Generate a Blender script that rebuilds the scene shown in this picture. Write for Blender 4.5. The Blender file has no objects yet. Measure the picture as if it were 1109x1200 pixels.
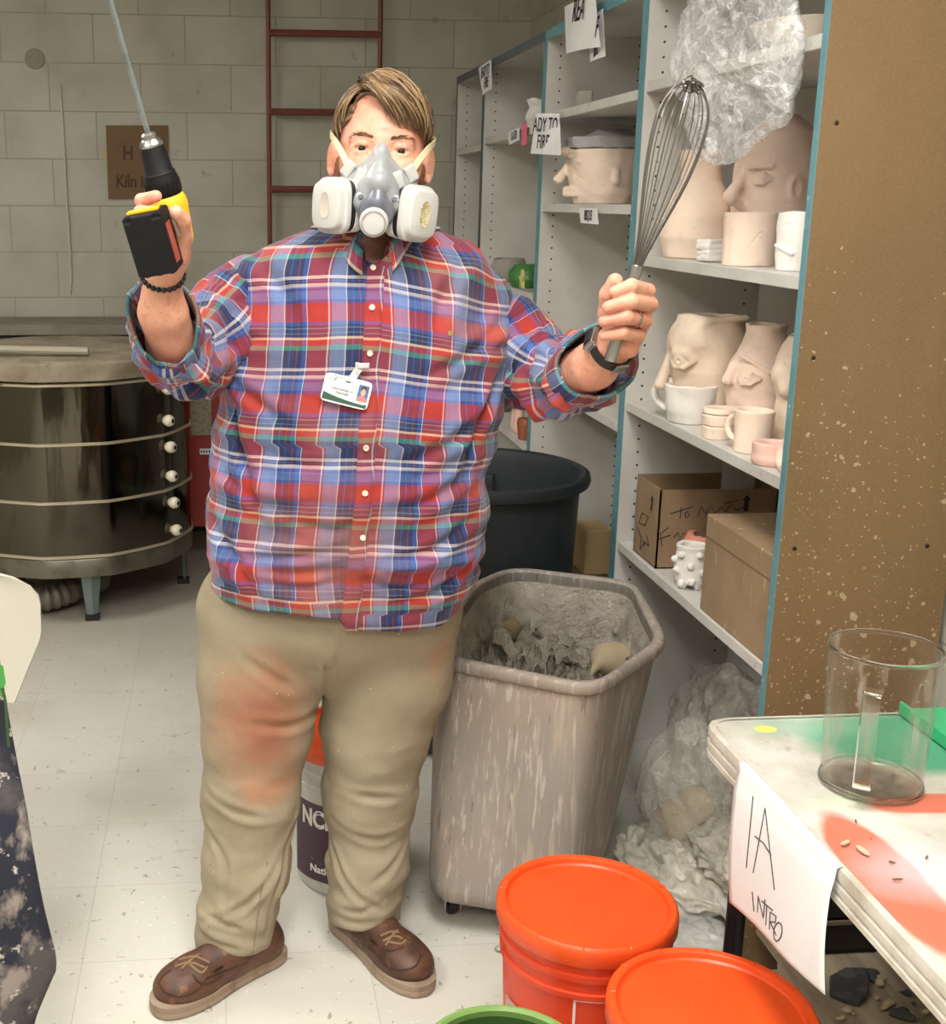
import bpy, math, random
import numpy as np
from mathutils import Vector, Matrix, noise as mnoise
from mathutils.bvhtree import BVHTree
random.seed(7); rng = np.random.default_rng(7)
scene = bpy.context.scene
COL = scene.collection
pi = math.pi
# ------------------------------------------------------------------ camera
F, CX, CY, HC = 1455., 390., 600., 1.58
ROLL = 0.005; PITCH = math.atan(364.3/F); YAW = math.atan((256-CX)/F*math.cos(PITCH))
def _axes():
    a = -YAW
    fh = np.array([math.sin(a), math.cos(a), 0]); r = np.array([math.cos(a), -math.sin(a), 0])
    f = fh*math.cos(PITCH)+np.array([0, 0, -math.sin(PITCH)]); d = np.cross(f, r)
    return f, r*math.cos(ROLL)-d*math.sin(ROLL), d*math.cos(ROLL)+r*math.sin(ROLL)
FW, RT, DN = _axes(); C0 = np.array([0, 0, HC])
def ray(x, y): return FW+RT*(x-CX)/F+DN*(y-CY)/F
def proj(p):
    q = np.array(p)-C0; d = q@FW; return (CX+F*(q@RT)/d, CY+F*(q@DN)/d)
def atY(x, y, Y): r = ray(x, y); return C0+r*Y/r[1]
def atX(x, y, X): r = ray(x, y); return C0+r*X/r[0]
def atZ(x, y, Z): r = ray(x, y); return C0+r*(Z-HC)/r[2]
cam = bpy.data.cameras.new('camera'); co = bpy.data.objects.new('camera', cam); COL.objects.link(co)
cam.sensor_fit = 'AUTO'; cam.sensor_width = 36; cam.lens = F/1200*36
cam.shift_x = (554.5-CX)/1200; cam.shift_y = 0; cam.clip_start = 0.05
co.matrix_world = Matrix(((RT[0], -DN[0], -FW[0], 0), (RT[1], -DN[1], -FW[1], 0), (RT[2], -DN[2], -FW[2], HC), (0, 0, 0, 1)))
scene.camera = co

# ------------------------------------------------------------------ object helpers
WL = {}
def mesh_np(name, V, Fc, smooth=True, sharp=None, uv=None):
    V = np.asarray(V, float)
    me = bpy.data.meshes.new(name)
    if isinstance(Fc, np.ndarray):
        nf, k = Fc.shape; me.vertices.add(len(V)); me.vertices.foreach_set('co', V.ravel().astype(np.float32))
        me.loops.add(nf*k); me.loops.foreach_set('vertex_index', Fc.ravel().astype(np.int32))
        me.polygons.add(nf); me.polygons.foreach_set('loop_start', np.arange(0, nf*k, k, dtype=np.int32))
        me.polygons.foreach_set('loop_total', np.full(nf, k, dtype=np.int32)); me.update(calc_edges=True)
    else:
        me.from_pydata([tuple(v) for v in V], [], [tuple(f) for f in Fc])
    if uv is not None:
        l = me.uv_layers.new(name='UVMap'); n = len(me.loops)
        vi = np.zeros(n, dtype=np.int32); me.loops.foreach_get('vertex_index', vi)
        l.data.foreach_set('uv', np.asarray(uv, np.float32)[vi].ravel())
    me.validate()
    if smooth:
        me.shade_smooth()
        if sharp is not None: me.set_sharp_from_angle(angle=math.radians(sharp))
    return me
def props(o, label=None, cat=None, group=None, kind=None):
    if label: o['label'] = label
    if cat: o['category'] = cat
    if group: o['group'] = group
    if kind: o['kind'] = kind
    return o
def thing(name, label, cat, loc=(0, 0, 0), group=None):
    o = bpy.data.objects.new(name, None); o.empty_display_size = .05; COL.objects.link(o); o.location = loc
    WL[o.name] = np.array(loc, float); return props(o, label, cat, group)
def link(name, me, mat, parent=None, label=None, cat=None, group=None, kind=None):
    """verts are in world space; origin goes to the parent's place or to the base of the mesh"""
    o = bpy.data.objects.new(name, me); COL.objects.link(o)
    if mat is not None:
        for m in (mat if isinstance(mat, (list, tuple)) else [mat]): me.materials.append(m)
    n = len(me.vertices); v = np.zeros(n*3, np.float32); me.vertices.foreach_get('co', v); v = v.reshape(-1, 3)
    if parent is not None:
        base = WL[parent.name]; o.parent = parent; WL[o.name] = base
    else:
        lo, hi = v.min(0), v.max(0); base = np.array([(lo[0]+hi[0])/2, (lo[1]+hi[1])/2, lo[2]], float)
        o.location = base; WL[o.name] = base
    v = v-base; me.vertices.foreach_set('co', v.ravel().astype(np.float32)); me.update()
    return props(o, label, cat, group, kind)
def bev(o, w=.003, seg=2):
    m = o.modifiers.new('bevel', 'BEVEL'); m.width = w; m.segments = seg; m.limit_method = 'ANGLE'; m.angle_limit = math.radians(40)
    return o
def copy_thing(o, loc, rotz=None, label=None):
    c = o.copy(); COL.objects.link(c); c.location = loc
    if rotz is not None: c.rotation_euler = (0, 0, rotz)
    if label: c['label'] = label
    for ch in list(o.children):
        d = ch.copy(); COL.objects.link(d); d.parent = c
        for g in list(ch.children):
            e = g.copy(); COL.objects.link(e); e.parent = d
    return c
def basis(ax):
    ax = np.asarray(ax, float); ax = ax/np.linalg.norm(ax)
    t = np.array([0, 0, 1.]) if abs(ax[2]) < .9 else np.array([1., 0, 0])
    u = np.cross(t, ax); u /= np.linalg.norm(u); return u, np.cross(ax, u), ax
class MB:
    def __init__(s): s.v = []; s.f = []; s.mi = []
    def add(s, V, Fc, mi=0):
        n = len(s.v); s.v += [tuple(map(float, p)) for p in V]; s.f += [tuple(int(i)+n for i in f) for f in Fc]; s.mi += [mi]*len(Fc); return s
    def box(s, c, d, R=None, mi=0):
        c = np.array(c, float); h = np.array(d, float)/2
        P = np.array([[x, y, z] for z in (-1, 1) for y in (-1, 1) for x in (-1, 1)], float)*h
        if R is not None: P = P@np.array(R).T
        return s.add(P+c, [(0, 2, 3, 1), (4, 5, 7, 6), (0, 1, 5, 4), (2, 6, 7, 3), (0, 4, 6, 2), (1, 3, 7, 5)], mi)
    def bx(s, x0, x1, y0, y1, z0, z1, mi=0): return s.box(((x0+x1)/2, (y0+y1)/2, (z0+z1)/2), (abs(x1-x0), abs(y1-y0), abs(z1-z0)), None, mi)
    def tube(s, pts, r, n=12, caps=True, mi=0, flat=None):
        pts = [np.array(p, float) for p in pts]; m = len(pts); rs = r if hasattr(r, '__len__') else [r]*m
        V = []; u = None
        for i, p in enumerate(pts):
            t = pts[min(i+1, m-1)]-pts[max(i-1, 0)]; t /= (np.linalg.norm(t)+1e-12)
            if u is None: u = basis(t)[0]
            u = u-t*(u@t); u /= np.linalg.norm(u); w = np.cross(t, u)
            for k in range(n):
                a = 2*pi*k/n; V.append(p+rs[i]*(u*math.cos(a)+w*math.sin(a)*(flat or 1)))
        Fc = [(i*n+k, i*n+(k+1) % n, (i+1)*n+(k+1) % n, (i+1)*n+k) for i in range(m-1) for k in range(n)]
        if caps: Fc += [tuple(range(n-1, -1, -1)), tuple((m-1)*n+k for k in range(n))]
        return s.add(V, Fc, mi)
    def lathe(s, prof, c=(0, 0, 0), ax=(0, 0, 1), n=48, mi=0, squash=None, closed=False):
        u, w, a = basis(ax); c = np.array(c, float); V = []
        if tuple(ax) == (0, 0, 1): u, w, a = np.array([1., 0, 0]), np.array([0, 1., 0]), np.array([0, 0, 1.])
        for (r, z) in prof:
            for k in range(n):
                t = 2*pi*k/n; V.append(c+a*z+max(r, 1e-5)*(u*math.cos(t)+w*math.sin(t)*(squash or 1)))
        m = len(prof); Fc = [(i*n+k, i*n+(k+1) % n, (i+1)*n+(k+1) % n, (i+1)*n+k) for i in range(m-1) for k in range(n)]
        if closed: Fc += [((m-1)*n+k, (m-1)*n+(k+1) % n, (k+1) % n, k) for k in range(n)]
        return s.add(V, Fc, mi)
    def prism(s, poly, z0, z1, mi=0, M=None):
        n = len(poly); V = [(p[0], p[1], z0) for p in poly]+[(p[0], p[1], z1) for p in poly]
        if M is not None: V = [M(p) for p in V]
        Fc = [tuple(range(n-1, -1, -1)), tuple(range(n, 2*n))]+[(i, (i+1) % n, n+(i+1) % n, n+i) for i in range(n)]
        return s.add(V, Fc, mi)
    def grid(s, P, mi=0, close_u=False):
        P = np.asarray(P, float); a, b = P.shape[:2]
        Fc = [(i*b+j, i*b+(j+1) % b, (i+1)*b+(j+1) % b, (i+1)*b+j) for i in range(a-1) for j in range(b if close_u else b-1)]
        return s.add(P.reshape(-1, 3), Fc, mi)
    def sheet(s, P, t, mi=0):
        """grid with thickness t along its normals"""
        P = np.asarray(P, float); du = np.gradient(P, axis=0); dv = np.gradient(P, axis=1)
        N = np.cross(du, dv); N /= (np.linalg.norm(N, axis=2, keepdims=True)+1e-9)
        a, b = P.shape[:2]; Q = P+N*t; V = list(P.reshape(-1, 3))+list(Q.reshape(-1, 3)); o = a*b
        Fc = []
        for i in range(a-1):
            for j in range(b-1):
                q = (i*b+j, i*b+j+1, (i+1)*b+j+1, (i+1)*b+j); Fc.append(q[::-1]); Fc.append(tuple(k+o for k in q))
        ring = [j for j in range(b)]+[i*b+b-1 for i in range(1, a)]+[(a-1)*b+j for j in range(b-2, -1, -1)]+[i*b for i in range(a-2, 0, -1)]
        for k in range(len(ring)):
            p, q = ring[k], ring[(k+1) % len(ring)]; Fc.append((p, q, q+o, p+o))
        return s.add(V, Fc, mi)
    def obj(s, name, mat, parent=None, smooth=True, sharp=35, **kw):
        me = mesh_np(name, s.v, s.f, smooth, sharp)
        if any(s.mi): me.polygons.foreach_set('material_index', s.mi)
        return link(name, me, mat, parent, **kw)
def Rz(a): return np.array([[math.cos(a), -math.sin(a), 0], [math.sin(a), math.cos(a), 0], [0, 0, 1.]])
def Rx(a): return np.array([[1., 0, 0], [0, math.cos(a), -math.sin(a)], [0, math.sin(a), math.cos(a)]])
def Ry(a): return np.array([[math.cos(a), 0, math.sin(a)], [0, 1., 0], [-math.sin(a), 0, math.cos(a)]])
def fbm(P, sc, oct=3, seed=0.):
    P = np.asarray(P, float); out = np.zeros(len(P))
    for i, p in enumerate(P):
        out[i] = mnoise.fractal(Vector((p[0]*sc+seed, p[1]*sc-seed*.7, p[2]*sc+seed*1.3)), 1.0, 2.0, oct)
    return out
def catmull(P, n=8):
    P = [np.array(p, float) for p in P]; Q = [2*P[0]-P[1]]+P+[2*P[-1]-P[-2]]; out = []
    for i in range(1, len(Q)-2):
        for k in range(n):
            t = k/n; a, b, c, d = Q[i-1], Q[i], Q[i+1], Q[i+2]
            out.append(.5*((2*b)+(-a+c)*t+(2*a-5*b+4*c-d)*t*t+(-a+3*b-3*c+d)*t**3))
    return out+[P[-1]]

# ------------------------------------------------------------------ implicit surfaces
class SDF:
    def __init__(s, xs, ys, zs):
        s.x, s.y, s.z = [np.asarray(a, np.float32) for a in (xs, ys, zs)]
        s.f = np.full((len(xs), len(ys), len(zs)), .08, np.float32)
    @staticmethod
    def box(lo, hi, h): return SDF(*[np.arange(lo[i], hi[i]+h, h) for i in range(3)])
    def _sub(s, lo, hi):
        sl = []
        for a, l, h in zip((s.x, s.y, s.z), lo, hi):
            i = max(int(np.searchsorted(a, l))-1, 0); j = min(int(np.searchsorted(a, h))+1, len(a)); sl.append(slice(i, max(j, i)))
        return tuple(sl)
    def _apply(s, lo, hi, fn, k, op='add'):
        m = max(k, .004)+.012
        sl = s._sub(np.asarray(lo)-m, np.asarray(hi)+m)
        if any(q.stop <= q.start for q in sl): return s
        X, Y, Z = s.x[sl[0]][:, None, None], s.y[sl[1]][None, :, None], s.z[sl[2]][None, None, :]
        d = fn(X, Y, Z).astype(np.float32); a = s.f[sl]
        if op == 'cut': d = -d; a = -a; d = -d  # noqa
        if op == 'add':
            if k <= 0: r = np.minimum(a, d)
            else:
                h = np.maximum(k-np.abs(a-d), 0)/k; r = np.minimum(a, d)-h*h*k*.25
        else:
            dd = -d; aa = s.f[sl]
            if k <= 0: r = np.maximum(aa, dd)
            else:
                h = np.maximum(k-np.abs(aa-dd), 0)/k; r = np.maximum(aa, dd)+h*h*k*.25
        s.f[sl] = r; return s
    def cap(s, a, b, ra, rb=None, k=.01, op='add'):
        a, b = np.asarray(a, float), np.asarray(b, float); rb = ra if rb is None else rb; ba = b-a; L = max(ba@ba, 1e-9); m = max(ra, rb)
        def fn(X, Y, Z):
            px, py, pz = X-a[0], Y-a[1], Z-a[2]; t = np.clip((px*ba[0]+py*ba[1]+pz*ba[2])/L, 0, 1)
            return np.sqrt((px-t*ba[0])**2+(py-t*ba[1])**2+(pz-t*ba[2])**2)-(ra+(rb-ra)*t)
        return s._apply(np.minimum(a, b)-m, np.maximum(a, b)+m, fn, k, op)
    def chain(s, pts, rs, k=.006, op='add'):
        for i in range(len(pts)-1): s.cap(pts[i], pts[i+1], rs[i], rs[i+1], k, op)
        return s
    def ell(s, c, r, R=None, k=.01, op='add'):
        c = np.asarray(c, float); r = np.asarray(r, float)*np.ones(3); m = r.max(); RT_ = np.eye(3) if R is None else np.asarray(R).T
        def fn(X, Y, Z):
            px, py, pz = X-c[0], Y-c[1], Z-c[2]
            q = [RT_[i, 0]*px+RT_[i, 1]*py+RT_[i, 2]*pz for i in range(3)]
            k0 = np.sqrt((q[0]/r[0])**2+(q[1]/r[1])**2+(q[2]/r[2])**2)
            k1 = np.sqrt((q[0]/r[0]**2)**2+(q[1]/r[1]**2)**2+(q[2]/r[2]**2)**2)
            return k0*(k0-1)/np.maximum(k1, 1e-6)
        return s._apply(c-m, c+m, fn, k, op)
    def rbox(s, c, h, rad=.003, R=None, k=.004, op='add'):
        c = np.asarray(c, float); h = np.asarray(h, float); m = np.linalg.norm(h); RT_ = np.eye(3) if R is None else np.asarray(R).T
        def fn(X, Y, Z):
            px, py, pz = X-c[0], Y-c[1], Z-c[2]
            q = [np.abs(RT_[i, 0]*px+RT_[i, 1]*py+RT_[i, 2]*pz)-(h[i]-rad) for i in range(3)]
            o = np.sqrt(sum(np.maximum(t, 0)**2 for t in q)); return o+np.minimum(np.maximum(q[0], np.maximum(q[1], q[2])), 0)-rad
        return s._apply(c-m, c+m, fn, k, op)
    def fun(s, lo, hi, fn, k=.01, op='add'): return s._apply(lo, hi, fn, k, op)
    def rev(s, prof, c, k=.004, op='add', sq=(1, 1), R=None):
        """solid of revolution about z through c; prof = [(z, r)]"""
        c = np.asarray(c, float); zz = np.array([p[0] for p in prof]); rr = np.array([p[1] for p in prof]); m = rr.max()
        def fn(X, Y, Z):
            Zl = Z-c[2]; r = np.interp(Zl, zz, rr); d = (np.sqrt(((X-c[0])/sq[0])**2+((Y-c[1])/sq[1])**2)-r)*min(sq)*.9
            return np.maximum(d, np.maximum(zz[0]-Zl, Zl-zz[-1]))
        return s._apply((c[0]-m*sq[0], c[1]-m*sq[1], c[2]+zz[0]), (c[0]+m*sq[0], c[1]+m*sq[1], c[2]+zz[-1]), fn, k, op)
    def noise(s, amp, sc, seed=0):
        """add a smooth lumpy displacement (sum of sines)"""
        r = np.random.default_rng(seed); X, Y, Z = s.x[:, None, None], s.y[None, :, None], s.z[None, None, :]
        for i in range(6):
            w = r.normal(size=3)*sc; p = r.uniform(0, 6.28)
            s.f += (amp/3*np.sin(w[0]*X+w[1]*Y+w[2]*Z+p)).astype(np.float32)
        return s
    def mesh(s):
        f = s.f; nx, ny, nz = f.shape
        f = f.copy(); f[0] = f[-1] = .01; f[:, 0] = f[:, -1] = .01; f[:, :, 0] = f[:, :, -1] = .01
        ins = f < 0
        c = [ins[i:nx-1+i, j:ny-1+j, k:nz-1+k] for i in (0, 1) for j in (0, 1) for k in (0, 1)]
        tot = sum(a.astype(np.int8) for a in c); act = (tot > 0) & (tot < 8)
        I, J, K = np.nonzero(act); n = len(I); pos = np.zeros((n, 3)); cnt = np.zeros(n)
        A = (s.x, s.y, s.z)
        cr = [(0, 0, 0), (1, 0, 0), (0, 1, 0), (1, 1, 0), (0, 0, 1), (1, 0, 1), (0, 1, 1), (1, 1, 1)]
        for a in range(8):
            for b in range(a+1, 8):
                da = np.abs(np.array(cr[a])-np.array(cr[b]))
                if da.sum() != 1: continue
                fa = f[I+cr[a][0], J+cr[a][1], K+cr[a][2]]; fb = f[I+cr[b][0], J+cr[b][1], K+cr[b][2]]
                m = (fa < 0) != (fb < 0); t = np.where(m, fa/(fa-fb+1e-20), 0)
                pa = np.stack([A[0][I+cr[a][0]], A[1][J+cr[a][1]], A[2][K+cr[a][2]]], 1)
                pb = np.stack([A[0][I+cr[b][0]], A[1][J+cr[b][1]], A[2][K+cr[b][2]]], 1)
                pos += np.where(m[:, None], pa+(pb-pa)*t[:, None], 0); cnt += m
        pos /= cnt[:, None]
        idx = np.full(act.shape, -1, np.int32); idx[I, J, K] = np.arange(n); quads = []
        for ax in range(3):
            sh = [slice(1, -1)]*3; sh[ax] = slice(0, -1); sh2 = list(sh); sh2[ax] = slice(1, None)
            a = ins[tuple(sh)]; b = ins[tuple(sh2)]; e = a != b; P = np.nonzero(e); off = [1, 1, 1]; off[ax] = 0
            g = [P[q]+off[q] for q in range(3)]; u, v = (ax+1) % 3, (ax+2) % 3
            def id_(du, dv):
                h = [g[0].copy(), g[1].copy(), g[2].copy()]; h[u] -= du; h[v] -= dv; return idx[h[0], h[1], h[2]]
            q = np.stack([id_(0, 0), id_(1, 0), id_(1, 1), id_(0, 1)], 1); inside = a[P]
            q[~inside] = q[~inside][:, ::-1]; quads.append(q)
        q = np.concatenate(quads); q = q[(q >= 0).all(1)]
        return pos, q
    def obj(s, name, mat, parent=None, M=None, uvf=None, smooth_it=0, **kw):
        V, Q = s.mesh()
        if smooth_it:
            E = np.concatenate([Q[:, [i, (i+1) % 4]] for i in range(4)])
            deg = np.bincount(E.ravel(), minlength=len(V)).astype(float)
            for _ in range(smooth_it):
                S = np.zeros_like(V)
                for i in range(3): S[:, i] = np.bincount(E[:, 0], V[E[:, 1], i], len(V))+np.bincount(E[:, 1], V[E[:, 0], i], len(V))
                V = V*.5+.5*S/deg[:, None]
        uv = uvf(V) if uvf else None
        if M is not None: V = M(V)
        return link(name, mesh_np(name, V, Q, True, None, uv), mat, parent, **kw)

# ------------------------------------------------------------------ materials
def hexc(r, g, b):  # sRGB 0-255 to linear
    return tuple((c/255/12.92 if c/255 <= .04045 else ((c/255+.055)/1.055)**2.4) for c in (r, g, b))+(1,)
class NB:
    def __init__(s, name):
        s.m = bpy.data.materials.new(name); s.m.use_nodes = True; s.t = s.m.node_tree; s.n = s.t.nodes; s.l = s.t.links
        s.p = s.n['Principled BSDF']
    def node(s, ty, **kw):
        o = s.n.new(ty)
        for k, v in kw.items():
            if k.startswith('i_'): s.set(o.inputs[k[2:].replace('_', ' ')], v)
            else: setattr(o, k, v)
        return o
    def set(s, inp, v):
        if isinstance(v, bpy.types.NodeSocket): s.l.new(v, inp)
        else: inp.default_value = v
    def coord(s, kind='Object', scale=(1, 1, 1), loc=(0, 0, 0), rot=(0, 0, 0)):
        tc = s.node('ShaderNodeTexCoord'); mp = s.node('ShaderNodeMapping'); s.l.new(tc.outputs[kind], mp.inputs[0])
        mp.inputs['Scale'].default_value = scale; mp.inputs['Location'].default_value = loc; mp.inputs['Rotation'].default_value = rot
        return mp.outputs[0]
    def noise(s, vec, scale=5, detail=4, rough=.55, dist=0):
        o = s.node('ShaderNodeTexNoise'); s.l.new(vec, o.inputs['Vector']); o.inputs['Scale'].default_value = scale
        o.inputs['Detail'].default_value = detail; o.inputs['Roughness'].default_value = rough; o.inputs['Distortion'].default_value = dist; return o.outputs['Fac']
    def voro(s, vec, scale, feature='F1', out='Distance', rand=1.):
        o = s.node('ShaderNodeTexVoronoi'); o.feature = feature; s.l.new(vec, o.inputs['Vector']); o.inputs['Scale'].default_value = scale
        o.inputs['Randomness'].default_value = rand; return o.outputs[out]
    def ramp(s, fac, lo, hi, a=0., b=1.):
        o = s.node('ShaderNodeMapRange'); s.l.new(fac, o.inputs[0]); o.inputs[1].default_value = lo; o.inputs[2].default_value = hi
        o.inputs[3].default_value = a; o.inputs[4].default_value = b; return o.outputs[0]
    def math(s, op, a, b=0.):
        o = s.node('ShaderNodeMath', operation=op); s.set(o.inputs[0], a); s.set(o.inputs[1], b); return o.outputs[0]
    def mix(s, fac, a, b, mode='MIX'):
        o = s.node('ShaderNodeMix', data_type='RGBA', blend_type=mode); s.set(o.inputs[0], fac); s.set(o.inputs[6], a); s.set(o.inputs[7], b); return o.outputs[2]
    def bump(s, h, strength=.3, dist=.002):
        o = s.node('ShaderNodeBump'); o.inputs['Strength'].default_value = strength; o.inputs['Distance'].default_value = dist
        s.l.new(h, o.inputs['Height'])
        if s.p.inputs['Normal'].links: s.l.new(s.p.inputs['Normal'].links[0].from_socket, o.inputs['Normal'])
        s.l.new(o.outputs[0], s.p.inputs['Normal'])
def mat(name, col, rough=.6, metal=0., layers=(), bumps=(), spec=.5, **kw):
    """layers: (scale, xyz stretch, lo, hi, colour[, kind]); bumps: (scale, stretch, strength, dist)"""
    b = NB(name); c = col if len(col) == 4 else hexc(*col); cur = None
    for L in layers:
        v = b.coord(scale=L[1]); fac = b.noise(v, L[0], 5, .6) if len(L) < 6 else b.voro(v, L[0])
        cc = L[4] if len(L[4]) == 4 else hexc(*L[4]); cur = b.mix(b.ramp(fac, L[2], L[3]), cur if cur is not None else c, cc)
    b.set(b.p.inputs['Base Color'], cur if cur is not None else c)
    b.p.inputs['Roughness'].default_value = rough; b.p.inputs['Metallic'].default_value = metal
    b.p.inputs['Specular IOR Level'].default_value = spec
    for B in bumps: b.bump(b.noise(b.coord(scale=B[1]), B[0], 4, .6), B[2], B[3])
    for k, v in kw.items(): b.p.inputs[k.replace('_', ' ')].default_value = v
    return b.m
ONE = (1, 1, 1)
# ---- text and strokes as thin meshes
def text_mesh(s, size, bold=0., extrude=.0003, align='CENTER', shear=0.):
    cu = bpy.data.curves.new('t', 'FONT'); cu.body = s; cu.size = size; cu.offset = bold; cu.extrude = extrude; cu.align_x = align; cu.shear = shear
    cu.resolution_u = 3; o = bpy.data.objects.new('t', cu); COL.objects.link(o)
    dg = bpy.context.evaluated_depsgraph_get(); me = bpy.data.meshes.new_from_object(o.evaluated_get(dg))
    V = np.array([v.co[:] for v in me.vertices]); Fc = [tuple(p.vertices) for p in me.polygons]
    bpy.data.objects.remove(o); bpy.data.curves.remove(cu); bpy.data.meshes.remove(me); return V, Fc
def put_text(name, s, size, org, ux, uy, m, parent, bold=.0, sx=1., **kw):
    V, Fc = text_mesh(s, size, bold, **kw); ux = np.array(ux, float); uy = np.array(uy, float); ux /= np.linalg.norm(ux); uy = uy-ux*(uy@ux); uy /= np.linalg.norm(uy); n = np.cross(ux, uy)
    W = np.array(org)+V[:, :1]*sx*ux+V[:, 1:2]*uy+V[:, 2:3]*n
    return MB().add(W, Fc).obj(name, m, parent, smooth=False)

def normals(V, Q):
    n = np.cross(V[Q[:, 2]]-V[Q[:, 0]], V[Q[:, 3]]-V[Q[:, 1]]); N = np.zeros_like(V)
    for k in range(4):
        for i in range(3): N[:, i] += np.bincount(Q[:, k], n[:, i], len(V))
    return N/(np.linalg.norm(N, axis=1, keepdims=True)+1e-9)
def crease(V, bvh, lines):
    """cloth folds: a valley with raised lips along each polyline traced on the cloth; returns the displacement along the normal"""
    d = np.zeros(len(V))
    for pts, amp, w in lines:
        H = [hit(bvh, *p)[0] for p in pts]; H = [np.array(h) for h in H if h is not None]
        if len(H) < 2: continue
        P = np.array(catmull(H, 5)); best = np.full(len(V), 9.); tt = np.zeros(len(V)); lo, hi = P.min(0)-.09, P.max(0)+.09; m = ((V > lo) & (V < hi)).all(1); U = V[m]; b = best[m]; t_ = tt[m]
        for i in range(len(P)-1):
            a, c = P[i], P[i+1]; e = c-a; t = np.clip((U-a)@e/(e@e+1e-12), 0, 1); dd = np.linalg.norm(U-a-t[:, None]*e, axis=1); s_ = dd < b; b = np.where(s_, dd, b); t_ = np.where(s_, (i+t)/(len(P)-1), t_)
        env = np.sin(np.clip(t_, .04, .96)*pi)**.6; d[m] += amp*env*(-np.exp(-(b/w)**2)+.75*np.exp(-((b-1.9*w)/(1.1*w))**2))
    return d
LS = (23, 18, 30, 17); EXPO = 0.35
# ================================================================== materials
WHITE = mat('white_laminate', (205, 202, 196), .45, layers=[(6, (1, 1, .6), .45, .75, (192, 187, 178)), (45, ONE, .62, .75, (165, 158, 146))])
def panel_mat():
    b = NB('drilled_white_panel'); v = b.coord(); s = b.node('ShaderNodeSeparateXYZ'); b.l.new(v, s.inputs[0])
    n = b.noise(v, 5); col = b.mix(b.ramp(n, .4, .8), hexc(208, 205, 199), hexc(190, 186, 178))
    zz = b.math('SUBTRACT', b.math('MODULO', b.math('ADD', s.outputs[2], 1.), .036), .018)
    ax = b.math('SUBTRACT', b.math('ABSOLUTE', s.outputs[0]), .131)
    r = b.math('SQRT', b.math('ADD', b.math('MULTIPLY', zz, zz), b.math('MULTIPLY', ax, ax)))
    col = b.mix(b.math('LESS_THAN', r, .0032), col, hexc(35, 30, 28)); b.set(b.p.inputs['Base Color'], col); b.p.inputs['Roughness'].default_value = .45
    return b.m
PANEL = panel_mat()
BLUE = mat('teal_edge_tape', (96, 142, 150), .6, layers=[(25, (1, 1, .4), .5, .8, (80, 122, 135)), (60, ONE, .66, .72, (200, 195, 182))])
GREYEDGE = mat('grey_edge_tape', (88, 96, 98), .6)
def brown_mat():
    b = NB('splattered_brown_board'); v = b.coord(); s = b.node('ShaderNodeSeparateXYZ'); b.l.new(v, s.inputs[0])
    col = b.mix(b.ramp(b.noise(b.coord(scale=(1, 1, .4)), 4), .35, .7), hexc(126, 101, 69), hexc(114, 90, 60))
    col = b.mix(b.ramp(b.noise(v, 260, 2), .5, .75), col, hexc(136, 110, 77))
    wv = b.coord(scale=(1, 1, 1)); nz = b.node('ShaderNodeTexNoise'); b.l.new(wv, nz.inputs[0]); nz.inputs['Scale'].default_value = 30
    wob = b.node('ShaderNodeVectorMath', operation='SCALE'); b.l.new(nz.outputs['Color'], wob.inputs[0]); wob.inputs[3].default_value = .024
    ad = b.node('ShaderNodeVectorMath', operation='ADD'); b.l.new(wv, ad.inputs[0]); b.l.new(wob.outputs[0], ad.inputs[1])
    for sc, th, zt in ((38, .10, 1.30), (70, .12, 1.38), (130, .13, 1.55), (16, .12, .98)):
        vo = b.node('ShaderNodeTexVoronoi'); b.l.new(ad.outputs[0], vo.inputs[0]); vo.inputs['Scale'].default_value = sc
        sz = b.node('ShaderNodeSeparateXYZ'); b.l.new(vo.outputs['Position'], sz.inputs[0])
        amt = b.ramp(b.noise(v, 5), .35, .7, .3, 1.)
        hgt = b.math('MULTIPLY', b.ramp(s.outputs[2], .75, zt, 1., 0.), amt)
        rnd = b.node('ShaderNodeSeparateColor'); b.l.new(vo.outputs['Color'], rnd.inputs[0])
        keep = b.math('LESS_THAN', rnd.outputs[0], b.math('MULTIPLY', hgt, .42 if sc > 20 else .32))
        sp = b.math('LESS_THAN', vo.outputs['Distance'], b.math('MULTIPLY', b.math('ADD', rnd.outputs[1], .5), th*1.9))
        col = b.mix(b.math('MULTIPLY', b.math('MULTIPLY', sp, keep), .75), col, hexc(188, 168, 138))
    b.set(b.p.inputs['Base Color'], col); b.p.inputs['Roughness'].default_value = .55; return b.m
BROWN = brown_mat()
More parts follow.
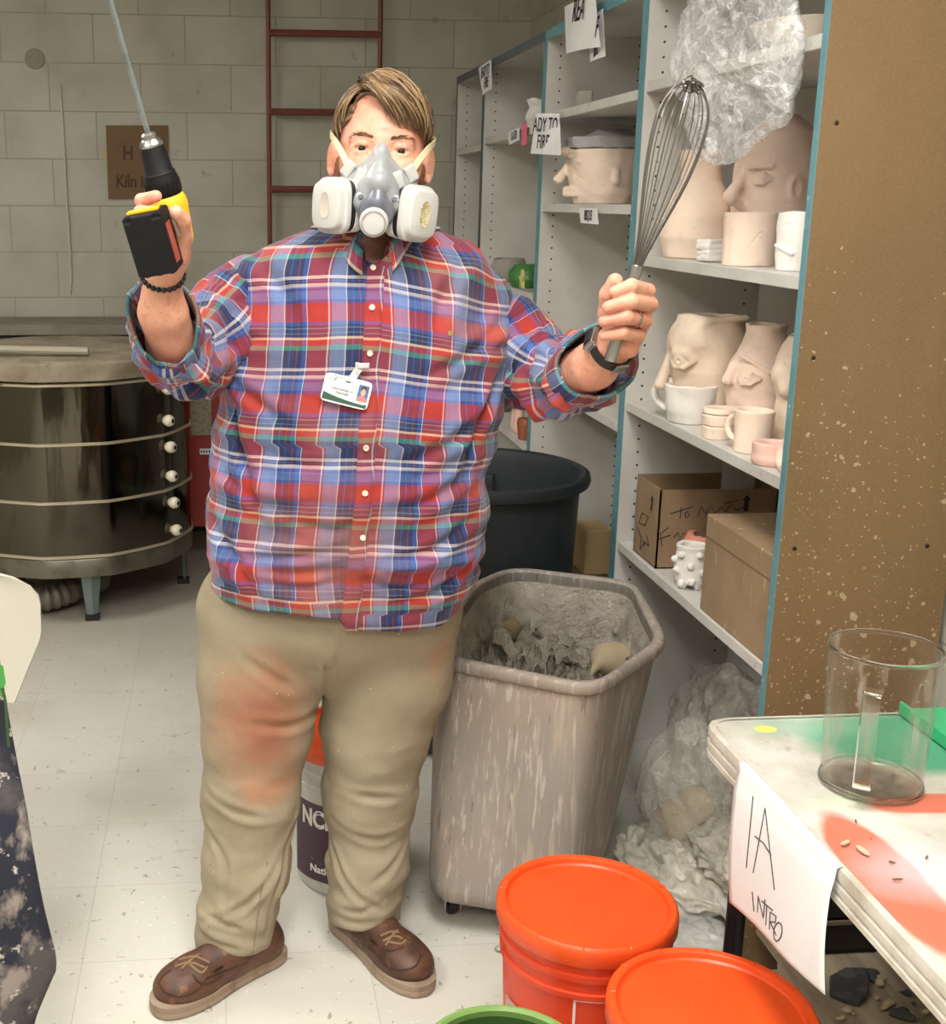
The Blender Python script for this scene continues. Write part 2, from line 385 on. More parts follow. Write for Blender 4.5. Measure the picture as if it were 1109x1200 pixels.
def wall_mat():
    b = NB('painted_block_wall'); tc = b.node('ShaderNodeTexCoord'); s = b.node('ShaderNodeSeparateXYZ'); b.l.new(tc.outputs['Object'], s.inputs[0])
    c = b.node('ShaderNodeCombineXYZ'); b.l.new(b.math('ADD', s.outputs[0], s.outputs[1]), c.inputs[0]); b.l.new(s.outputs[2], c.inputs[1])
    m = b.node('ShaderNodeMapping'); b.l.new(c.outputs[0], m.inputs[0]); m.inputs['Location'].default_value = (WX, -.104+.207*6, 0)
    br = b.node('ShaderNodeTexBrick'); b.l.new(m.outputs[0], br.inputs[0]); br.inputs['Scale'].default_value = 1; br.inputs['Brick Width'].default_value = .407
    br.inputs['Row Height'].default_value = .207; br.inputs['Mortar Size'].default_value = .0028; br.inputs['Mortar Smooth'].default_value = .3; br.offset = .5
    br.inputs['Color1'].default_value = hexc(178, 176, 163); br.inputs['Color2'].default_value = hexc(172, 170, 156); br.inputs['Mortar'].default_value = hexc(140, 135, 120)
    col = b.mix(b.ramp(b.noise(tc.outputs['Object'], 3), .4, .75), br.outputs[0], hexc(155, 150, 134))
    col = b.mix(b.ramp(b.noise(tc.outputs['Object'], 9, 3), .70, .8), col, hexc(128, 121, 106))
    b.set(b.p.inputs['Base Color'], col); b.p.inputs['Roughness'].default_value = .7
    b.bump(b.noise(tc.outputs['Object'], 160, 3), .35, .003); b.bump(b.math('SUBTRACT', 1., br.outputs[1]), .5, .004); return b.m
WX = .197-.407*.25
WALL = wall_mat()
def floor_mat():
    b = NB('speckled_vinyl_tile'); tc = b.node('ShaderNodeTexCoord'); v = tc.outputs['Object']
    m = b.node('ShaderNodeMapping'); b.l.new(v, m.inputs[0]); m.inputs['Location'].default_value = (.015, -2.375+.305*8, 0)
    br = b.node('ShaderNodeTexBrick'); b.l.new(m.outputs[0], br.inputs[0]); br.inputs['Scale'].default_value = 1; br.inputs['Brick Width'].default_value = .305
    br.inputs['Row Height'].default_value = .305; br.inputs['Mortar Size'].default_value = .0008; br.offset = 0; br.inputs['Mortar Smooth'].default_value = .2
    br.inputs['Color1'].default_value = hexc(214, 211, 201); br.inputs['Color2'].default_value = hexc(209, 206, 196); br.inputs['Mortar'].default_value = hexc(178, 173, 160)
    col = br.outputs[0]
    for sc, st, c2, seed in ((55, (1, .45, 1), (150, 145, 132), 0), (55, (.5, 1, 1), (160, 155, 145), 3), (90, (1, .6, 1), (236, 233, 224), 7)):
        n = b.noise(b.coord(scale=st, loc=(seed, seed, 0)), sc, 2, .5); col = b.mix(b.ramp(n, .69, .72, 0, .8), col, hexc(*c2))
    col = b.mix(b.ramp(b.noise(v, 2.2, 5), .5, .8, 0, .55), col, hexc(176, 168, 150))
    col = b.mix(b.ramp(b.noise(b.coord(loc=(4, 2, 0)), 14, 4), .66, .75, 0, .5), col, hexc(150, 138, 118))
    # tile colour turns darker and browner towards the back wall
    sp = b.node('ShaderNodeSeparateXYZ'); b.l.new(v, sp.inputs[0])
    col = b.mix(b.ramp(b.math('ADD', sp.outputs[1], b.noise(v, 3)), 3.9, 5.4, 0, .7), col, hexc(140, 131, 114))
    b.set(b.p.inputs['Base Color'], col); b.p.inputs['Roughness'].default_value = .38; b.bump(b.noise(v, 8, 3), .15, .003); return b.m
FLOOR = floor_mat()
CEIL = mat('ceiling_tile', (215, 213, 205), .8)
PAINTW = mat('painted_side_wall', (176, 172, 158), .7)
BLACKP = mat('black_plastic', (22, 22, 23), .45)
DARKM = mat('dark_metal', (40, 38, 36), .5, .6)
CHROME = mat('brushed_steel', (170, 170, 168), .3, 1.)
SCREW = mat('screw_steel', (60, 55, 50), .4, .8)
def struct(name, mb, m): return mb.obj(name, m, smooth=False, kind='structure')
# ================================================================== room shell
XL, YB, ZC, XR, YW = -3.2, -2.6, 2.95, 1.432, 5.95
o = struct('floor', MB().bx(XL, XR, YB, YW, -.05, 0), FLOOR); 
def world_origin(o):
    v = np.zeros(len(o.data.vertices)*3, np.float32); o.data.vertices.foreach_get('co', v); v = v.reshape(-1, 3)+np.array(o.location, np.float32)
    o.data.vertices.foreach_set('co', v.ravel()); o.location = (0, 0, 0); o.data.update(); WL[o.name] = np.zeros(3)
world_origin(o)
o = struct('wall_back', MB().bx(XL-.1, XR+.1, YW, YW+.1, 0, ZC), WALL); world_origin(o)
struct('wall_right', MB().bx(XR, XR+.1, YB, YW, 0, ZC), WALL)
struct('wall_left', MB().bx(XL-.1, XL, YB, YW, 0, ZC), PAINTW)
struct('wall_front', MB().bx(XL-.1, XR+.1, YB-.1, YB, 0, ZC), PAINTW)
struct('ceiling', MB().bx(XL-.1, XR+.1, YB-.1, YW+.1, ZC, ZC+.05), CEIL)
struct('baseboard_back', MB().bx(XL, XR, YW-.008, YW, 0, .1), BLACKP)
# marks on the block wall: plaster drip and round patch
PLAST = mat('plaster_drip', (214, 210, 196), .8)
pts = [atY(x, y, YW-.002) for x, y in ((71, 98), (73, 130), (75, 160), (77, 200), (79, 236), (81, 265), (83, 300), (84, 325), (83, 345))]
MB().tube(pts, [.008, .014, .010, .016, .012, .016, .012, .017, .007], 6, flat=.35).obj('plaster_drip', PLAST, label='thin white plaster drip running down the grey block wall', cat='drip')
c = atY(41, 69, YW-.003)
MB().lathe([(0, .004), (.03, .004), (.042, .002), (.044, 0)], c, (0, -1, 0), 24).obj('conduit_patch', mat('patch_grey', (134, 130, 116), .8, bumps=[(40, ONE, .6, .004)]), label='round patched hole low relief on the block wall at upper left', cat='patch')
# ---- lamps
EM = bpy.data.materials.new('lamp_diffuser'); EM.use_nodes = True
def emis(name, col, st):
    m = bpy.data.materials.new(name); m.use_nodes = True; t = m.node_tree; t.nodes.clear(); e = t.nodes.new('ShaderNodeEmission'); e.inputs[0].default_value = col; e.inputs[1].default_value = st
    u = t.nodes.new('ShaderNodeOutputMaterial'); t.links.new(e.outputs[0], u.inputs[0]); return m
LAMPCOL = (1., .965, .91, 1)
def troffer(x, y, w, d, st, lab):
    t = thing('ceiling_light', lab, 'ceiling light', (x, y, ZC-.06), 'fluorescent ceiling lights')
    MB().bx(x-w/2-.02, x-w/2, y-d/2, y+d/2, ZC-.06, ZC).bx(x+w/2, x+w/2+.02, y-d/2, y+d/2, ZC-.06, ZC).bx(x-w/2, x+w/2, y-d/2-.02, y-d/2, ZC-.06, ZC).bx(x-w/2, x+w/2, y+d/2, y+d/2+.02, ZC-.06, ZC).obj('frame', WHITE, t, smooth=False)
    MB().bx(x-w/2, x+w/2, y-d/2, y+d/2, ZC-.045, ZC-.04).obj('diffuser', emis('lamp_diffuser', LAMPCOL, st), t, smooth=False)
troffer(.30, 1.05, .6, 1.2, LS[0], 'lit fluorescent ceiling light in front of the shelving')
troffer(-1.5, 1.0, .6, 1.2, LS[1], 'added fill light panel left of the standing person')  # unseen extra panel, added as fill from the left
troffer(-.5, -1.2, .6, 1.2, LS[2], 'added fill light panel nearest the front wall')  # added behind the camera as front fill, not a known fixture
troffer(-1.5, 3.4, .6, 1.2, LS[3], 'added fill light panel near the kiln')  # extra panel added to lift the dim back wall and kiln corner
# ================================================================== shelving
SX, SX2 = 1.07, 1.42; T = .022; ZT = 2.12
ys = [2.232, 3.232, 4.225, 5.2, 5.80]
names = ['tall white shelving unit with brown splattered end board, nearest the table', 'second tall white shelving unit, holding the lilac topped face pot', 'third tall white shelving unit, with the green pot on its middle shelf', 'narrow white shelving unit at the far end by the block wall']
levels = [[.679, 1.065, 1.449, 1.875], [.16, .995, 1.575, 1.862], [.16, .737, 1.272, 1.832], [.5, 1.27, 1.81]]
for i in range(4):
    y0, y1 = ys[i]+.0005, ys[i+1]-.0005; edge = BLUE if i < 2 else GREYEDGE
    t = thing('shelving_unit', names[i], 'shelving unit', ((SX+SX2)/2, (y0+y1)/2, 0), 'white shelving units along the right wall')
    for k, yy in enumerate((y0, y1-T)):
        o = MB().bx(SX, SX2, yy, yy+T, 0, ZT).obj('side_panel', BROWN if (i == 0 and k == 0) else PANEL, None, smooth=False)
        base = o.location.copy(); o.parent = t; o.location = base-Vector(t.location)
        if i == 0 and k == 0: o['label'] = 'brown end board with pale clay splatters'
        MB().bx(SX-.0015, SX, yy, yy+T, 0, ZT+.001).obj('edge_strip', BLUE if (i < 2 or k == 0 and i == 2) else GREYEDGE, t, smooth=False)
    MB().bx(SX2-.006, SX2, y0+T, y1-T, 0, ZT-.02).obj('back_panel', WHITE, t, smooth=False)
    MB().bx(SX, SX2, y0+T, y1-T, ZT-.02, ZT).obj('top_panel', WHITE, t, smooth=False)
    MB().bx(SX-.0025, SX-.0015, y0, y1, ZT-.03, ZT+.001).obj('top_trim', edge, t, smooth=False)
    for z in levels[i]:
        bev(MB().bx(SX+.004, SX2-.007, y0+T+.001, y1-T-.001, z-.026, z).obj('shelf', WHITE, t, smooth=False), .0015, 1)
    # shelf pin clips and screws
    if i == 0:
        for zz in (.56, .93, 1.3, 1.72):
            for xx in (SX+.03, SX2-.05): MB().lathe([(0, .0015), (.0025, .0015), (.0045, .0003)], (xx, y0, zz), (0, -1, 0), 12).obj('screw', SCREW, t)
        bev(MB().bx(SX+.004, SX2-.007, y0+T+.001, y1-T-.001, .06, .086).obj('bottom_shelf', WHITE, t, smooth=False), .0015, 1)
def clip(x, y, X):
    c = atX(x, y, X); 
for (px, py, Y) in ((577, 250, 5.2), (644, 352, 4.225)):
    c = atY(px, py, Y)
    o = MB().bx(c[0]-.012, c[0]+.012, Y-.003, Y-.0005, c[2]-.03, c[2]+.03).bx(c[0]-.015, c[0]+.015, Y-.02, Y-.0005, c[2]-.038, c[2]-.028).obj('shelf_bracket', mat('clip_white', (222, 220, 212), .4), smooth=False,
        label='small white shelf clip on the panel '+('above the green pot' if px == 577 else 'below the lilac topped pot'), cat='shelf clip')
# signs
PAPER = mat('white_paper', (228, 228, 228), .7, layers=[(5, ONE, .5, .8, (212, 210, 208))])
INK = mat('black_ink', (18, 18, 20), .6)
def sign(name, corners, Y=None, lines=(), label='', m=PAPER, curl=.0, bold=.012, cat='sign'):
    """corners: tl, tr, br, bl in space"""
    tl, tr, br, bl = [np.array(c, float) for c in corners]; n = 10
    P = np.array([[(tl*(1-u)+tr*u)*(1-v)+(bl*(1-u)+br*u)*v for u in np.linspace(0, 1, n)] for v in np.linspace(0, 1, n)])
    N = np.cross(tr-tl, bl-tl); N /= np.linalg.norm(N)
    uu = np.linspace(0, 1, n)[None, :]*np.ones((n, 1)); P = P-N*(curl*np.sin(uu*pi))[:, :, None]
    t = thing(name, label, cat, tuple((bl+br)/2)); MB().sheet(P, .0006).obj('paper', m, t)
    W = np.linalg.norm(tr-tl); Hh = np.linalg.norm(bl-tl); ux = (tr-tl)/W; uy = (tl-bl)/Hh
    for (s, u, v, size, sx) in lines:
        p = (tl*(1-u)+tr*u)*(1-v)+(bl*(1-u)+br*u)*v; nn = np.cross(ux, uy); nn /= np.linalg.norm(nn)
        put_text('lettering', s, size*1.35*Hh, p+nn*(curl*math.sin(pi*u)*1.15+.0012), ux, uy, INK, t, bold=bold*Hh*size*.8, sx=sx*1.15)
    return t
Xf = SX-.004
def q(pts, X=None, Y=None): return [atX(*p, X) if X else atY(*p, Y) for p in pts]
def qd(pts, Xs): return [atX(*p, X) for p, X in zip(pts, Xs)]
sign('shelf_sign', qd(((662, 8), (698, -4), (704, 55), (664, 63)), (Xf-.02, Xf-.02, Xf-.03, Xf-.03)), lines=[('REA', .52, .40, .42, .62), ('F', .93, .80, .36, .6)], label='white paper sign reading REA at the top of the second shelving unit', curl=.01)
sign('shelf_sign', qd(((690, 25), (707, 10), (710, 66), (692, 73)), (Xf-.006, Xf-.006, Xf-.012, Xf-.012)), lines=[('FI', .35, .38, .26, .5), ('BISC', .5, .92, .26, .42)], label='narrow white paper strip reading BISC hanging behind the REA sign', curl=.004)
sign('shelf_sign', qd(((629, 133), (656, 133), (658, 182), (622, 180)), (Xf-.05, Xf-.005, Xf-.03, Xf-.06)), lines=[('ADY TO', .5, .44, .36, .5), ('FIRE', .45, .86, .36, .5)], label='white paper sign reading ADY TO FIRE on the edge of the third shelving unit', curl=.006)
sign('shelf_sign', qd(((561, 80), (576, 70), (577, 104), (566, 112)), (Xf-.02, Xf-.005, Xf-.005, Xf-.02)), lines=[('READY TO', .5, .45, .3, .32), ('FIRE', .5, .85, .3, .45)], label='far white paper sign reading READY TO FIRE near the block wall', curl=.004)
sign('shelf_label', qd(((679, 244), (700, 244), (702, 263), (681, 261)), (Xf,)*4), lines=[('BISQUE', .5, .78, .62, .5)], label='small white label reading BISQUE under the lilac topped face pot', curl=.003, cat='label')
sign('shelf_label', qd(((596, 155), (609, 149), (609, 164), (597, 170)), (Xf,)*4), lines=[('GLAZED', .5, .75, .6, .5)], label='small white label reading GLAZED beside the pink note', curl=0, cat='label')
sign('sticky_note', qd(((612, 145), (618, 144), (617, 170), (611, 171)), (Xf-.002,)*4), lines=[], label='narrow pink paper note on the shelf edge beside the GLAZED label', m=mat('pink_note', (235, 110, 140), .6), cat='note')
# cardboard kiln sign on the wall
CARD = mat('cardboard', (144, 120, 91), .8, layers=[(9, ONE, .45, .75, (128, 104, 78))], bumps=[(30, (1, 1, .1), .15, .002)])
CARDD = mat('dark_cardboard', (112, 86, 60), .8, layers=[(9, ONE, .45, .75, (100, 76, 52))])
t = sign('cardboard_sign', q(((124, 147), (197, 147), (198, 232), (127, 233)), Y=YW-.012), lines=[], label='brown cardboard sign lettered Kiln taped to the block wall', m=CARDD)
DIMINK = mat('faded_marker', (70, 50, 34), .8)
for s, x, y, sz in (('H', 150, 187, .085), ('O', 172, 187, .08), ('Kiln is', 155, 219, .075)):
    put_text('lettering', s, sz, atY(x, y, YW-.0135), (1, 0, 0), (0, 0, 1), DIMINK, t, bold=.0022, sx=.8, shear=.05)
MB().add([atY(*p, YW-.004) for p in ((118, 176), (124, 174), (126, 186), (121, 187))], [(0, 1, 2, 3)]).obj('tape', mat('masking_tape', (176, 160, 125), .7), t, smooth=False)
# red metal ladder on the wall
RED = mat('red_oxide_paint', (118, 62, 50), .45, .2, layers=[(20, ONE, .55, .8, (92, 44, 36))])
t = thing('wall_ladder', 'thin red metal ladder fixed to the block wall behind the person', 'ladder', (.478, 5.88, .35))
for x in (.227, .729): MB().tube([(x, 5.88, .35), (x, 5.88, 2.9)], .011, 8).obj('rail', RED, t)
for z in (2.306, 1.970, 1.632, 1.295, .96, .62): MB().tube([(.227, 5.88, z), (.729, 5.88, z)], .0155, 8).obj('rung', RED, t)
for x in (.227, .729):
    for z in (.6, 2.7): MB().bx(x-.008, x+.008, 5.88, YW, z-.015, z+.015).obj('wall_bracket', RED, t, smooth=False)
# ================================================================== kiln
KC = np.array((-.62, 5.03)); KR = .48
def kring(z, r, n=96, ns=12, ph=.12):
    out = []
    for k in range(n):
        a = 2*pi*k/n; s = 2*pi/ns; b = ((a+ph) % s)-s/2; poly = math.cos(s/2)/math.cos(b); rr = r*(.35+.65*poly/ math.cos(s/2)*.985)
        out.append((KC[0]+rr*math.cos(a), KC[1]+rr*math.sin(a), z))
    return out
def kloft(prof, name, m, par, sharp=40, **kw):
    P = [kring(z, r) for r, z in prof]; b = MB(); b.grid(P, close_u=True); n = 96
    b.f.append(tuple(range(n-1, -1, -1))); b.mi.append(0); b.f.append(tuple((len(P)-1)*n+k for k in range(n))); b.mi.append(0)
    return b.obj(name, m, par, sharp=sharp, **kw)
KST = mat('mirror_steel', (92, 86, 77), .10, 1., layers=[(16, (1, 1, .3), .55, .8, (76, 70, 62)), (90, ONE, .70, .74, (170, 160, 145))], bumps=[(3.5, (1, 1, .25), .25, .02)])
KSTD = mat('dull_galvanised_steel', (122, 118, 106), .4, .8, layers=[(12, ONE, .45, .7, (92, 86, 74))])
BAND = mat('pale_metal_band', (196, 184, 160), .35, .6)
KLID = mat('stained_firebrick_lid', (150, 140, 122), .75, .0, layers=[(7, ONE, .4, .65, (118, 104, 84)), (20, ONE, .6, .75, (90, 74, 56))])
t = thing('kiln', 'large round stainless steel pottery kiln on legs against the block wall', 'kiln', (KC[0], KC[1], 0))
kloft([(KR, .255), (KR, .93)], 'body', KST, t)
kloft([(KR-.03, .19), (KR+.002, .195), (KR+.002, .262), (KR, .265)], 'base_ring', KSTD, t)
for z in (.275, .485, .705, .925): kloft([(KR, z-.006), (KR+.007, z-.004), (KR+.007, z+.004), (KR, z+.006)], 'band', BAND, t)
lid = kloft([(KR-.005, .935), (KR+.012, .94), (KR+.012, 1.0), (KR, 1.008), (KR-.05, 1.01)], 'lid', KLID, t)
MB().tube([(-1.15, 4.78, 1.04), (-.50, 4.72, 1.03)], .016, 10).tube([(-1.05, 4.62, 1.0), (-1.05, 4.62, 1.05)], .012, 8).obj('handle', mat('pale_handle', (160, 152, 132), .5), t)
# lid hinge plate at the left
MB().prism([(-.93, .925), (-.80, .925), (-.86, 1.02), (-.93, 1.07)], 0, .01, M=lambda p: (p[0], 4.585-p[2], p[1])).obj('hinge_plate', KSTD, t, smooth=False)
LEGM = mat('painted_steel_leg', (126, 138, 138), .4, .5)
for (x, y) in ((-.516, 4.63), (-.17, 5.10), (-.99, 4.98), (-.66, 5.42)):
    d = np.array((x, y))-KC; d /= np.linalg.norm(d); p = np.array((-d[1], d[0])); m = MB()
    for s in (1, -1):
        V = []
        for z, w in ((.02, .022), (.215, .042)):
            for (u, vv) in ((0, 0), (-.0, 0)): pass
            b0 = np.array((x, y)); V += [np.r_[b0, z], np.r_[b0+s*p*w-d*w*.45, z], np.r_[b0+s*p*w-d*w*.45-d*.003, z], np.r_[b0-d*.004, z]]
        m.add(V, [(0, 1, 5, 4), (1, 2, 6, 5), (2, 3, 7, 6), (3, 0, 4, 7), (0, 3, 2, 1), (4, 5, 6, 7)])
    leg = m.obj('leg', LEGM, t, smooth=False)
    MB().bx(x-d[0]*.012-.026, x-d[0]*.012+.026, y-d[1]*.012-.022, y-d[1]*.012+.022, 0, .022).obj('foot', BLACKP, leg, smooth=False)
CERW = mat('white_ceramic', (225, 215, 195), .3)
def kp(px, py):
    best = None
    for k in range(212):
        a = -pi/2+k/400*pi; p = KC+(KR-.006)*np.array((math.cos(a), math.sin(a))); X = proj((p[0], p[1], .6))[0]
        if best is None or abs(X-px) < best[0]: best = (abs(X-px), p, a)
    p = best[1]; Y = p[1]; z = atY(px, py, Y)[2]; return p, best[2], z
for (px, py) in ((192, 455), (192, 492), (193, 523), (194, 557), (195, 588), (197, 620)):
    p, a, z = kp(px, py); d = (math.cos(a), math.sin(a), 0)
    pl = MB().lathe([(0, .05), (.010, .05), (.012, .048), (.018, .046), (.022, .038), (.023, .028), (.019, .018), (.014, .010), (.013, 0)], (p[0], p[1], z), d, 24).obj('peephole_plug', CERW, t)
    e = np.array((p[0], p[1], z))+np.array(d)*.0505
    MB().lathe([(0, .001), (.008, .001), (.009, 0)], e, d, 16).obj('plug_hole', BLACKP, pl)
# scratches of clay on the mirror
REDB = mat('kiln_red_enamel', (140, 38, 30), .4, layers=[(60, ONE, .70, .74, (196, 150, 130))])
t = thing('kiln_control_box', 'red metal control box with paper label fixed beside the kiln', 'control box', (-.03, 5.3, .19))
bev(MB().bx(-.175, .16, 5.30, 5.58, .19, .80).obj('housing', REDB, t, smooth=False), .006)
MB().bx(-.141, -.052, 5.296, 5.2995, .60, .77).obj('instruction_label', mat('aged_label', (150, 142, 118), .6, layers=[(60, (1, 1, 4), .5, .6, (110, 104, 86))]), t, smooth=False)
MB().bx(-.105, -.045, 5.296, 5.2995, .515, .54).obj('warning_label', PAPER, t, smooth=False)
for k in range(5): MB().bx(-.1+k*.011, -.094+k*.011, 5.2955, 5.296, .522, .533).obj('label_mark', INK, t, smooth=False)
for zz in np.linspace(.22, .78, 8): MB().lathe([(0, .003), (.004, .002), (.005, 0)], (-.168, 5.30, zz), (0, -1, 0), 8).obj('rivet', CHROME, t)
# ribbed duct under the kiln
P = [(-.82, 4.74, .10), (-.72, 4.70, .07), (-.62, 4.76, .08), (-.50, 4.90, .09)]
pp = catmull(P, 14); rs = [.048+.005*math.sin(i*1.6) for i in range(len(pp))]
MB().tube(pp, rs, 16).obj('flexible_duct', mat('duct_grey', (110, 104, 92), .5, .3), label='ribbed grey flexible duct under the kiln', cat='duct')
# flat counter behind the kiln
DUSTY = mat('dusty_slab', (128, 124, 110), .7, layers=[(5, ONE, .4, .7, (108, 102, 88))])
t = thing('counter', 'dusty grey counter standing against the wall behind the kiln', 'counter', (-1.3, 5.75, 0))
MB().bx(-2.4, -.23, 5.55, 5.94, 1.005, 1.05).obj('countertop', DUSTY, t, smooth=False)
MB().bx(-2.38, -.25, 5.60, 5.94, 0.0, 1.005).obj('cabinet_body', mat('dark_grey_cabinet', (60, 56, 50), .6), t, smooth=False)
# ================================================================== the person
def W(x, y, Y): return atY(x, y, Y)
SKIN = NB('skin'); _v = SKIN.coord()
_c = SKIN.mix(SKIN.ramp(SKIN.noise(_v, 14), .35, .7), hexc(222, 168, 142), hexc(205, 138, 115)); _c = SKIN.mix(SKIN.ramp(SKIN.noise(_v, 120, 2), .55, .75), _c, hexc(196, 130, 106))
SKIN.set(SKIN.p.inputs['Base Color'], _c); SKIN.p.inputs['Roughness'].default_value = .5; SKIN.p.inputs['Subsurface Weight'].default_value = .12; SKIN.p.inputs['Subsurface Radius'].default_value = (.01, .004, .002)
SKIN.bump(SKIN.noise(_v, 300, 2), .12, .001); SKIN = SKIN.m
# head frame
HO = W(447, 181, 2.38); HYAW = math.atan2(HO[0], HO[1]); HR = Ry(math.radians(4.0)); HR = Rz(-HYAW)@HR@Rx(math.radians(-3)); HS = 1.06
def hl(p): return HO+HR@(np.array(p, float)*HS)
def hM(V): return HO+(np.asarray(V)*HS)@HR.T
person = thing('person', 'bearded person in plaid shirt and stained khaki trousers, both hands raised, wearing a respirator', 'person', (.26, 2.40, 0))
def fine(lo, hi, ivs, hf, hc):
    x = lo; out = [x]
    while x < hi:
        f = any(a-hf <= x < b for a, b in ivs); x += hf if f else hc; out.append(x)
    return np.array(out)
B = SDF(fine(-.22, .80, [(-.17, -.02), (.19, .42), (.58, .74)], .0024, .006), fine(1.90, 2.66, [(1.92, 2.50)], .0026, .006), fine(.12, 1.86, [(1.33, 1.83)], .0024, .008))
# --- head
def e(c, r, k=.012, op='add', R=None): B.ell(hl(c), np.array(r)*HS, HR if R is None else HR@R, k, op)
def cp(a, b, ra, rb=None, k=.008, op='add'): B.cap(hl(a), hl(b), ra*HS, (ra if rb is None else rb)*HS, k, op)
e((0, .012, .043), (.074, .094, .076)); e((0, -.015, -.012), (.073, .078, .078), .02); e((0, -.035, -.062), (.058, .058, .062), .03)
cp((-.03, -.05, -.105), (.03, -.05, -.105), .022, k=.03); cp((-.045, -.068, -.03), (-.03, -.078, -.035), .024, k=.02); cp((.045, -.068, -.03), (.03, -.078, -.035), .024, k=.02)
cp((-.040, -.070, .018), (-.012, -.079, .018), .014, k=.015); cp((.040, -.070, .018), (.012, -.079, .018), .014, k=.015)
for s in (-1, 1):
    e((s*.033, -.104, -.001), (.019, .021, .012), .012, 'cut')
    for i, (za, zb, zc, r) in enumerate(((.0010, .0074, .0018, .0034), (-.0020, -.0070, -.0030, .0032))):
        cp((s*.049, -.078, za), (s*.040, -.0885, zb), r, k=.004); cp((s*.040, -.0885, zb), (s*.030, -.0905, zb), r, k=.004); cp((s*.030, -.0905, zb), (s*.019, -.083, zc), r, r*.8, k=.004)
    cp((s*.048, -.076, -.014), (s*.026, -.088, -.0155), .006, k=.008)
    e((s*.084, .012, -.010), (.010, .020, .031), .006, R=Rz(s*-.35)); e((s*.096, .004, -.006), (.006, .010, .019), .004, 'cut', R=Rz(s*-.35)); cp((s*.086, .016, -.03), (s*.084, .004, -.038), .007, k=.006)
cp((0, -.083, .010), (0, -.112, -.036), .008, .013, k=.012); e((-.012, -.100, -.040), (.009, .011, .008), .006); e((.012, -.100, -.040), (.009, .011, .008), .006)
cp((-.024, -.088, -.068), (.024, -.088, -.068), .006, k=.006); cp((-.022, -.090, -.074), (.022, -.090, -.074), .0065, k=.003)
B.chain([hl((0, .03, -.06)), W(441, 300, 2.44), W(440, 345, 2.46)], [.064, .070, .085], .03)
B.ell(W(438, 318, 2.37), (.075, .05, .05), None, .03)
# --- trunk and legs hidden under the clothes
B.chain([W(345, 330, 2.44), W(440, 318, 2.46), W(530, 335, 2.44)], [.07, .08, .07], .04)
B.ell(W(415, 420, 2.42), (.20, .12, .17), None, .05); B.ell(W(405, 560, 2.40), (.225, .155, .20), None, .05); B.ell(W(398, 690, 2.41), (.215, .14, .14), None, .04)
LL = [W(325, 755, 2.42), W(300, 900, 2.38), W(283, 1040, 2.39)]; LR_ = [W(462, 755, 2.43), W(437, 900, 2.42), W(428, 1030, 2.46)]
B.chain(LL, [.095, .065, .045], .03); B.chain(LR_, [.095, .065, .045], .03)
# --- arms
AL = [W(191, 365, 2.10), W(190, 345, 2.085), W(191, 322, 2.065)]; AR = [W(697, 428, 2.12), W(716, 408, 2.07), W(728, 396, 2.045)]
B.chain([W(320, 352, 2.43), W(280, 364, 2.40), W(246, 398, 2.33), W(216, 418, 2.24), W(202, 402, 2.17)]+AL, [.055, .052, .048, .044, .044, .040, .0315, .028], .012)
B.chain([W(545, 385, 2.43), W(592, 408, 2.41), W(632, 436, 2.34), W(660, 444, 2.25), W(681, 437, 2.18)]+AR, [.055, .052, .048, .045, .044, .041, .0325, .029], .012)
# --- hand holding the drill (palm behind the grip)
B.chain([AL[2], W(199, 298, 2.05), W(204, 270, 2.04)], [.028, .030, .026], .015); B.ell(W(196, 285, 2.065), (.031, .020, .042), None, .014); B.cap(W(188, 300, 2.05), W(186, 268, 2.07), .024, .022, .012)
B.chain([W(209, 300, 2.03), W(214, 276, 2.01), W(213, 258, 1.985), W(206, 249, 1.965)], [.019, .0145, .013, .0115], .006)
FL = [([W(190, 256, 2.075), W(170, 246, 2.045), W(166, 235, 2.005), W(183, 230, 1.985)], [.013, .0115, .0108, .0095]),
      ([W(184, 270, 2.08), W(162, 262, 2.03), W(165, 249, 1.985), W(190, 249, 1.97)], [.013, .0115, .011, .0098]),
      ([W(180, 284, 2.08), W(160, 279, 2.03), W(162, 268, 1.99), W(186, 268, 1.975)], [.0125, .011, .0105, .0095]),
      ([W(178, 297, 2.07), W(163, 294, 2.03), W(166, 286, 1.995), W(186, 285, 1.985)], [.0115, .010, .0095, .0085])]
for p, r in FL: B.chain(p, r, .0035)
# --- hand holding the whisk (palm to the right of the handle, fingers curled towards us)
B.ell(W(741, 380, 2.045), (.028, .022, .044), Ry(.22), .014); B.cap(W(730, 396, 2.04), W(743, 362, 2.045), .027, .022, .014); B.cap(W(737, 408, 2.02), W(728, 404, 2.02), .017, .019, .012)
FR = [([W(750, 350, 2.045), W(759, 341, 2.0), W(740, 335, 1.968), W(721, 342, 1.965)], [.0135, .0128, .0118, .0100]),
      ([W(754, 366, 2.05), W(762, 357, 2.0), W(740, 353, 1.962), W(713, 360, 1.962)], [.0135, .0130, .0120, .0103]),
      ([W(751, 383, 2.05), W(756, 376, 2.0), W(735, 372, 1.962), W(708, 377, 1.965)], [.0130, .0122, .0115, .0098]),
      ([W(744, 399, 2.045), W(748, 394, 2.0), W(730, 390, 1.968), W(708, 393, 1.972)], [.0125, .0115, .0108, .0092])]
for p, r in FR: B.chain(p, r, .0032)
B.chain([W(726, 396, 2.035), W(713, 366, 2.025), W(713, 345, 2.005), W(721, 329, 1.99)], [.022, .0160, .0135, .0125], .007)
body = B.obj('body', SKIN, person, smooth_it=2)
del B
# finger nails
NAIL = mat('finger_nail', (228, 180, 160), .3)
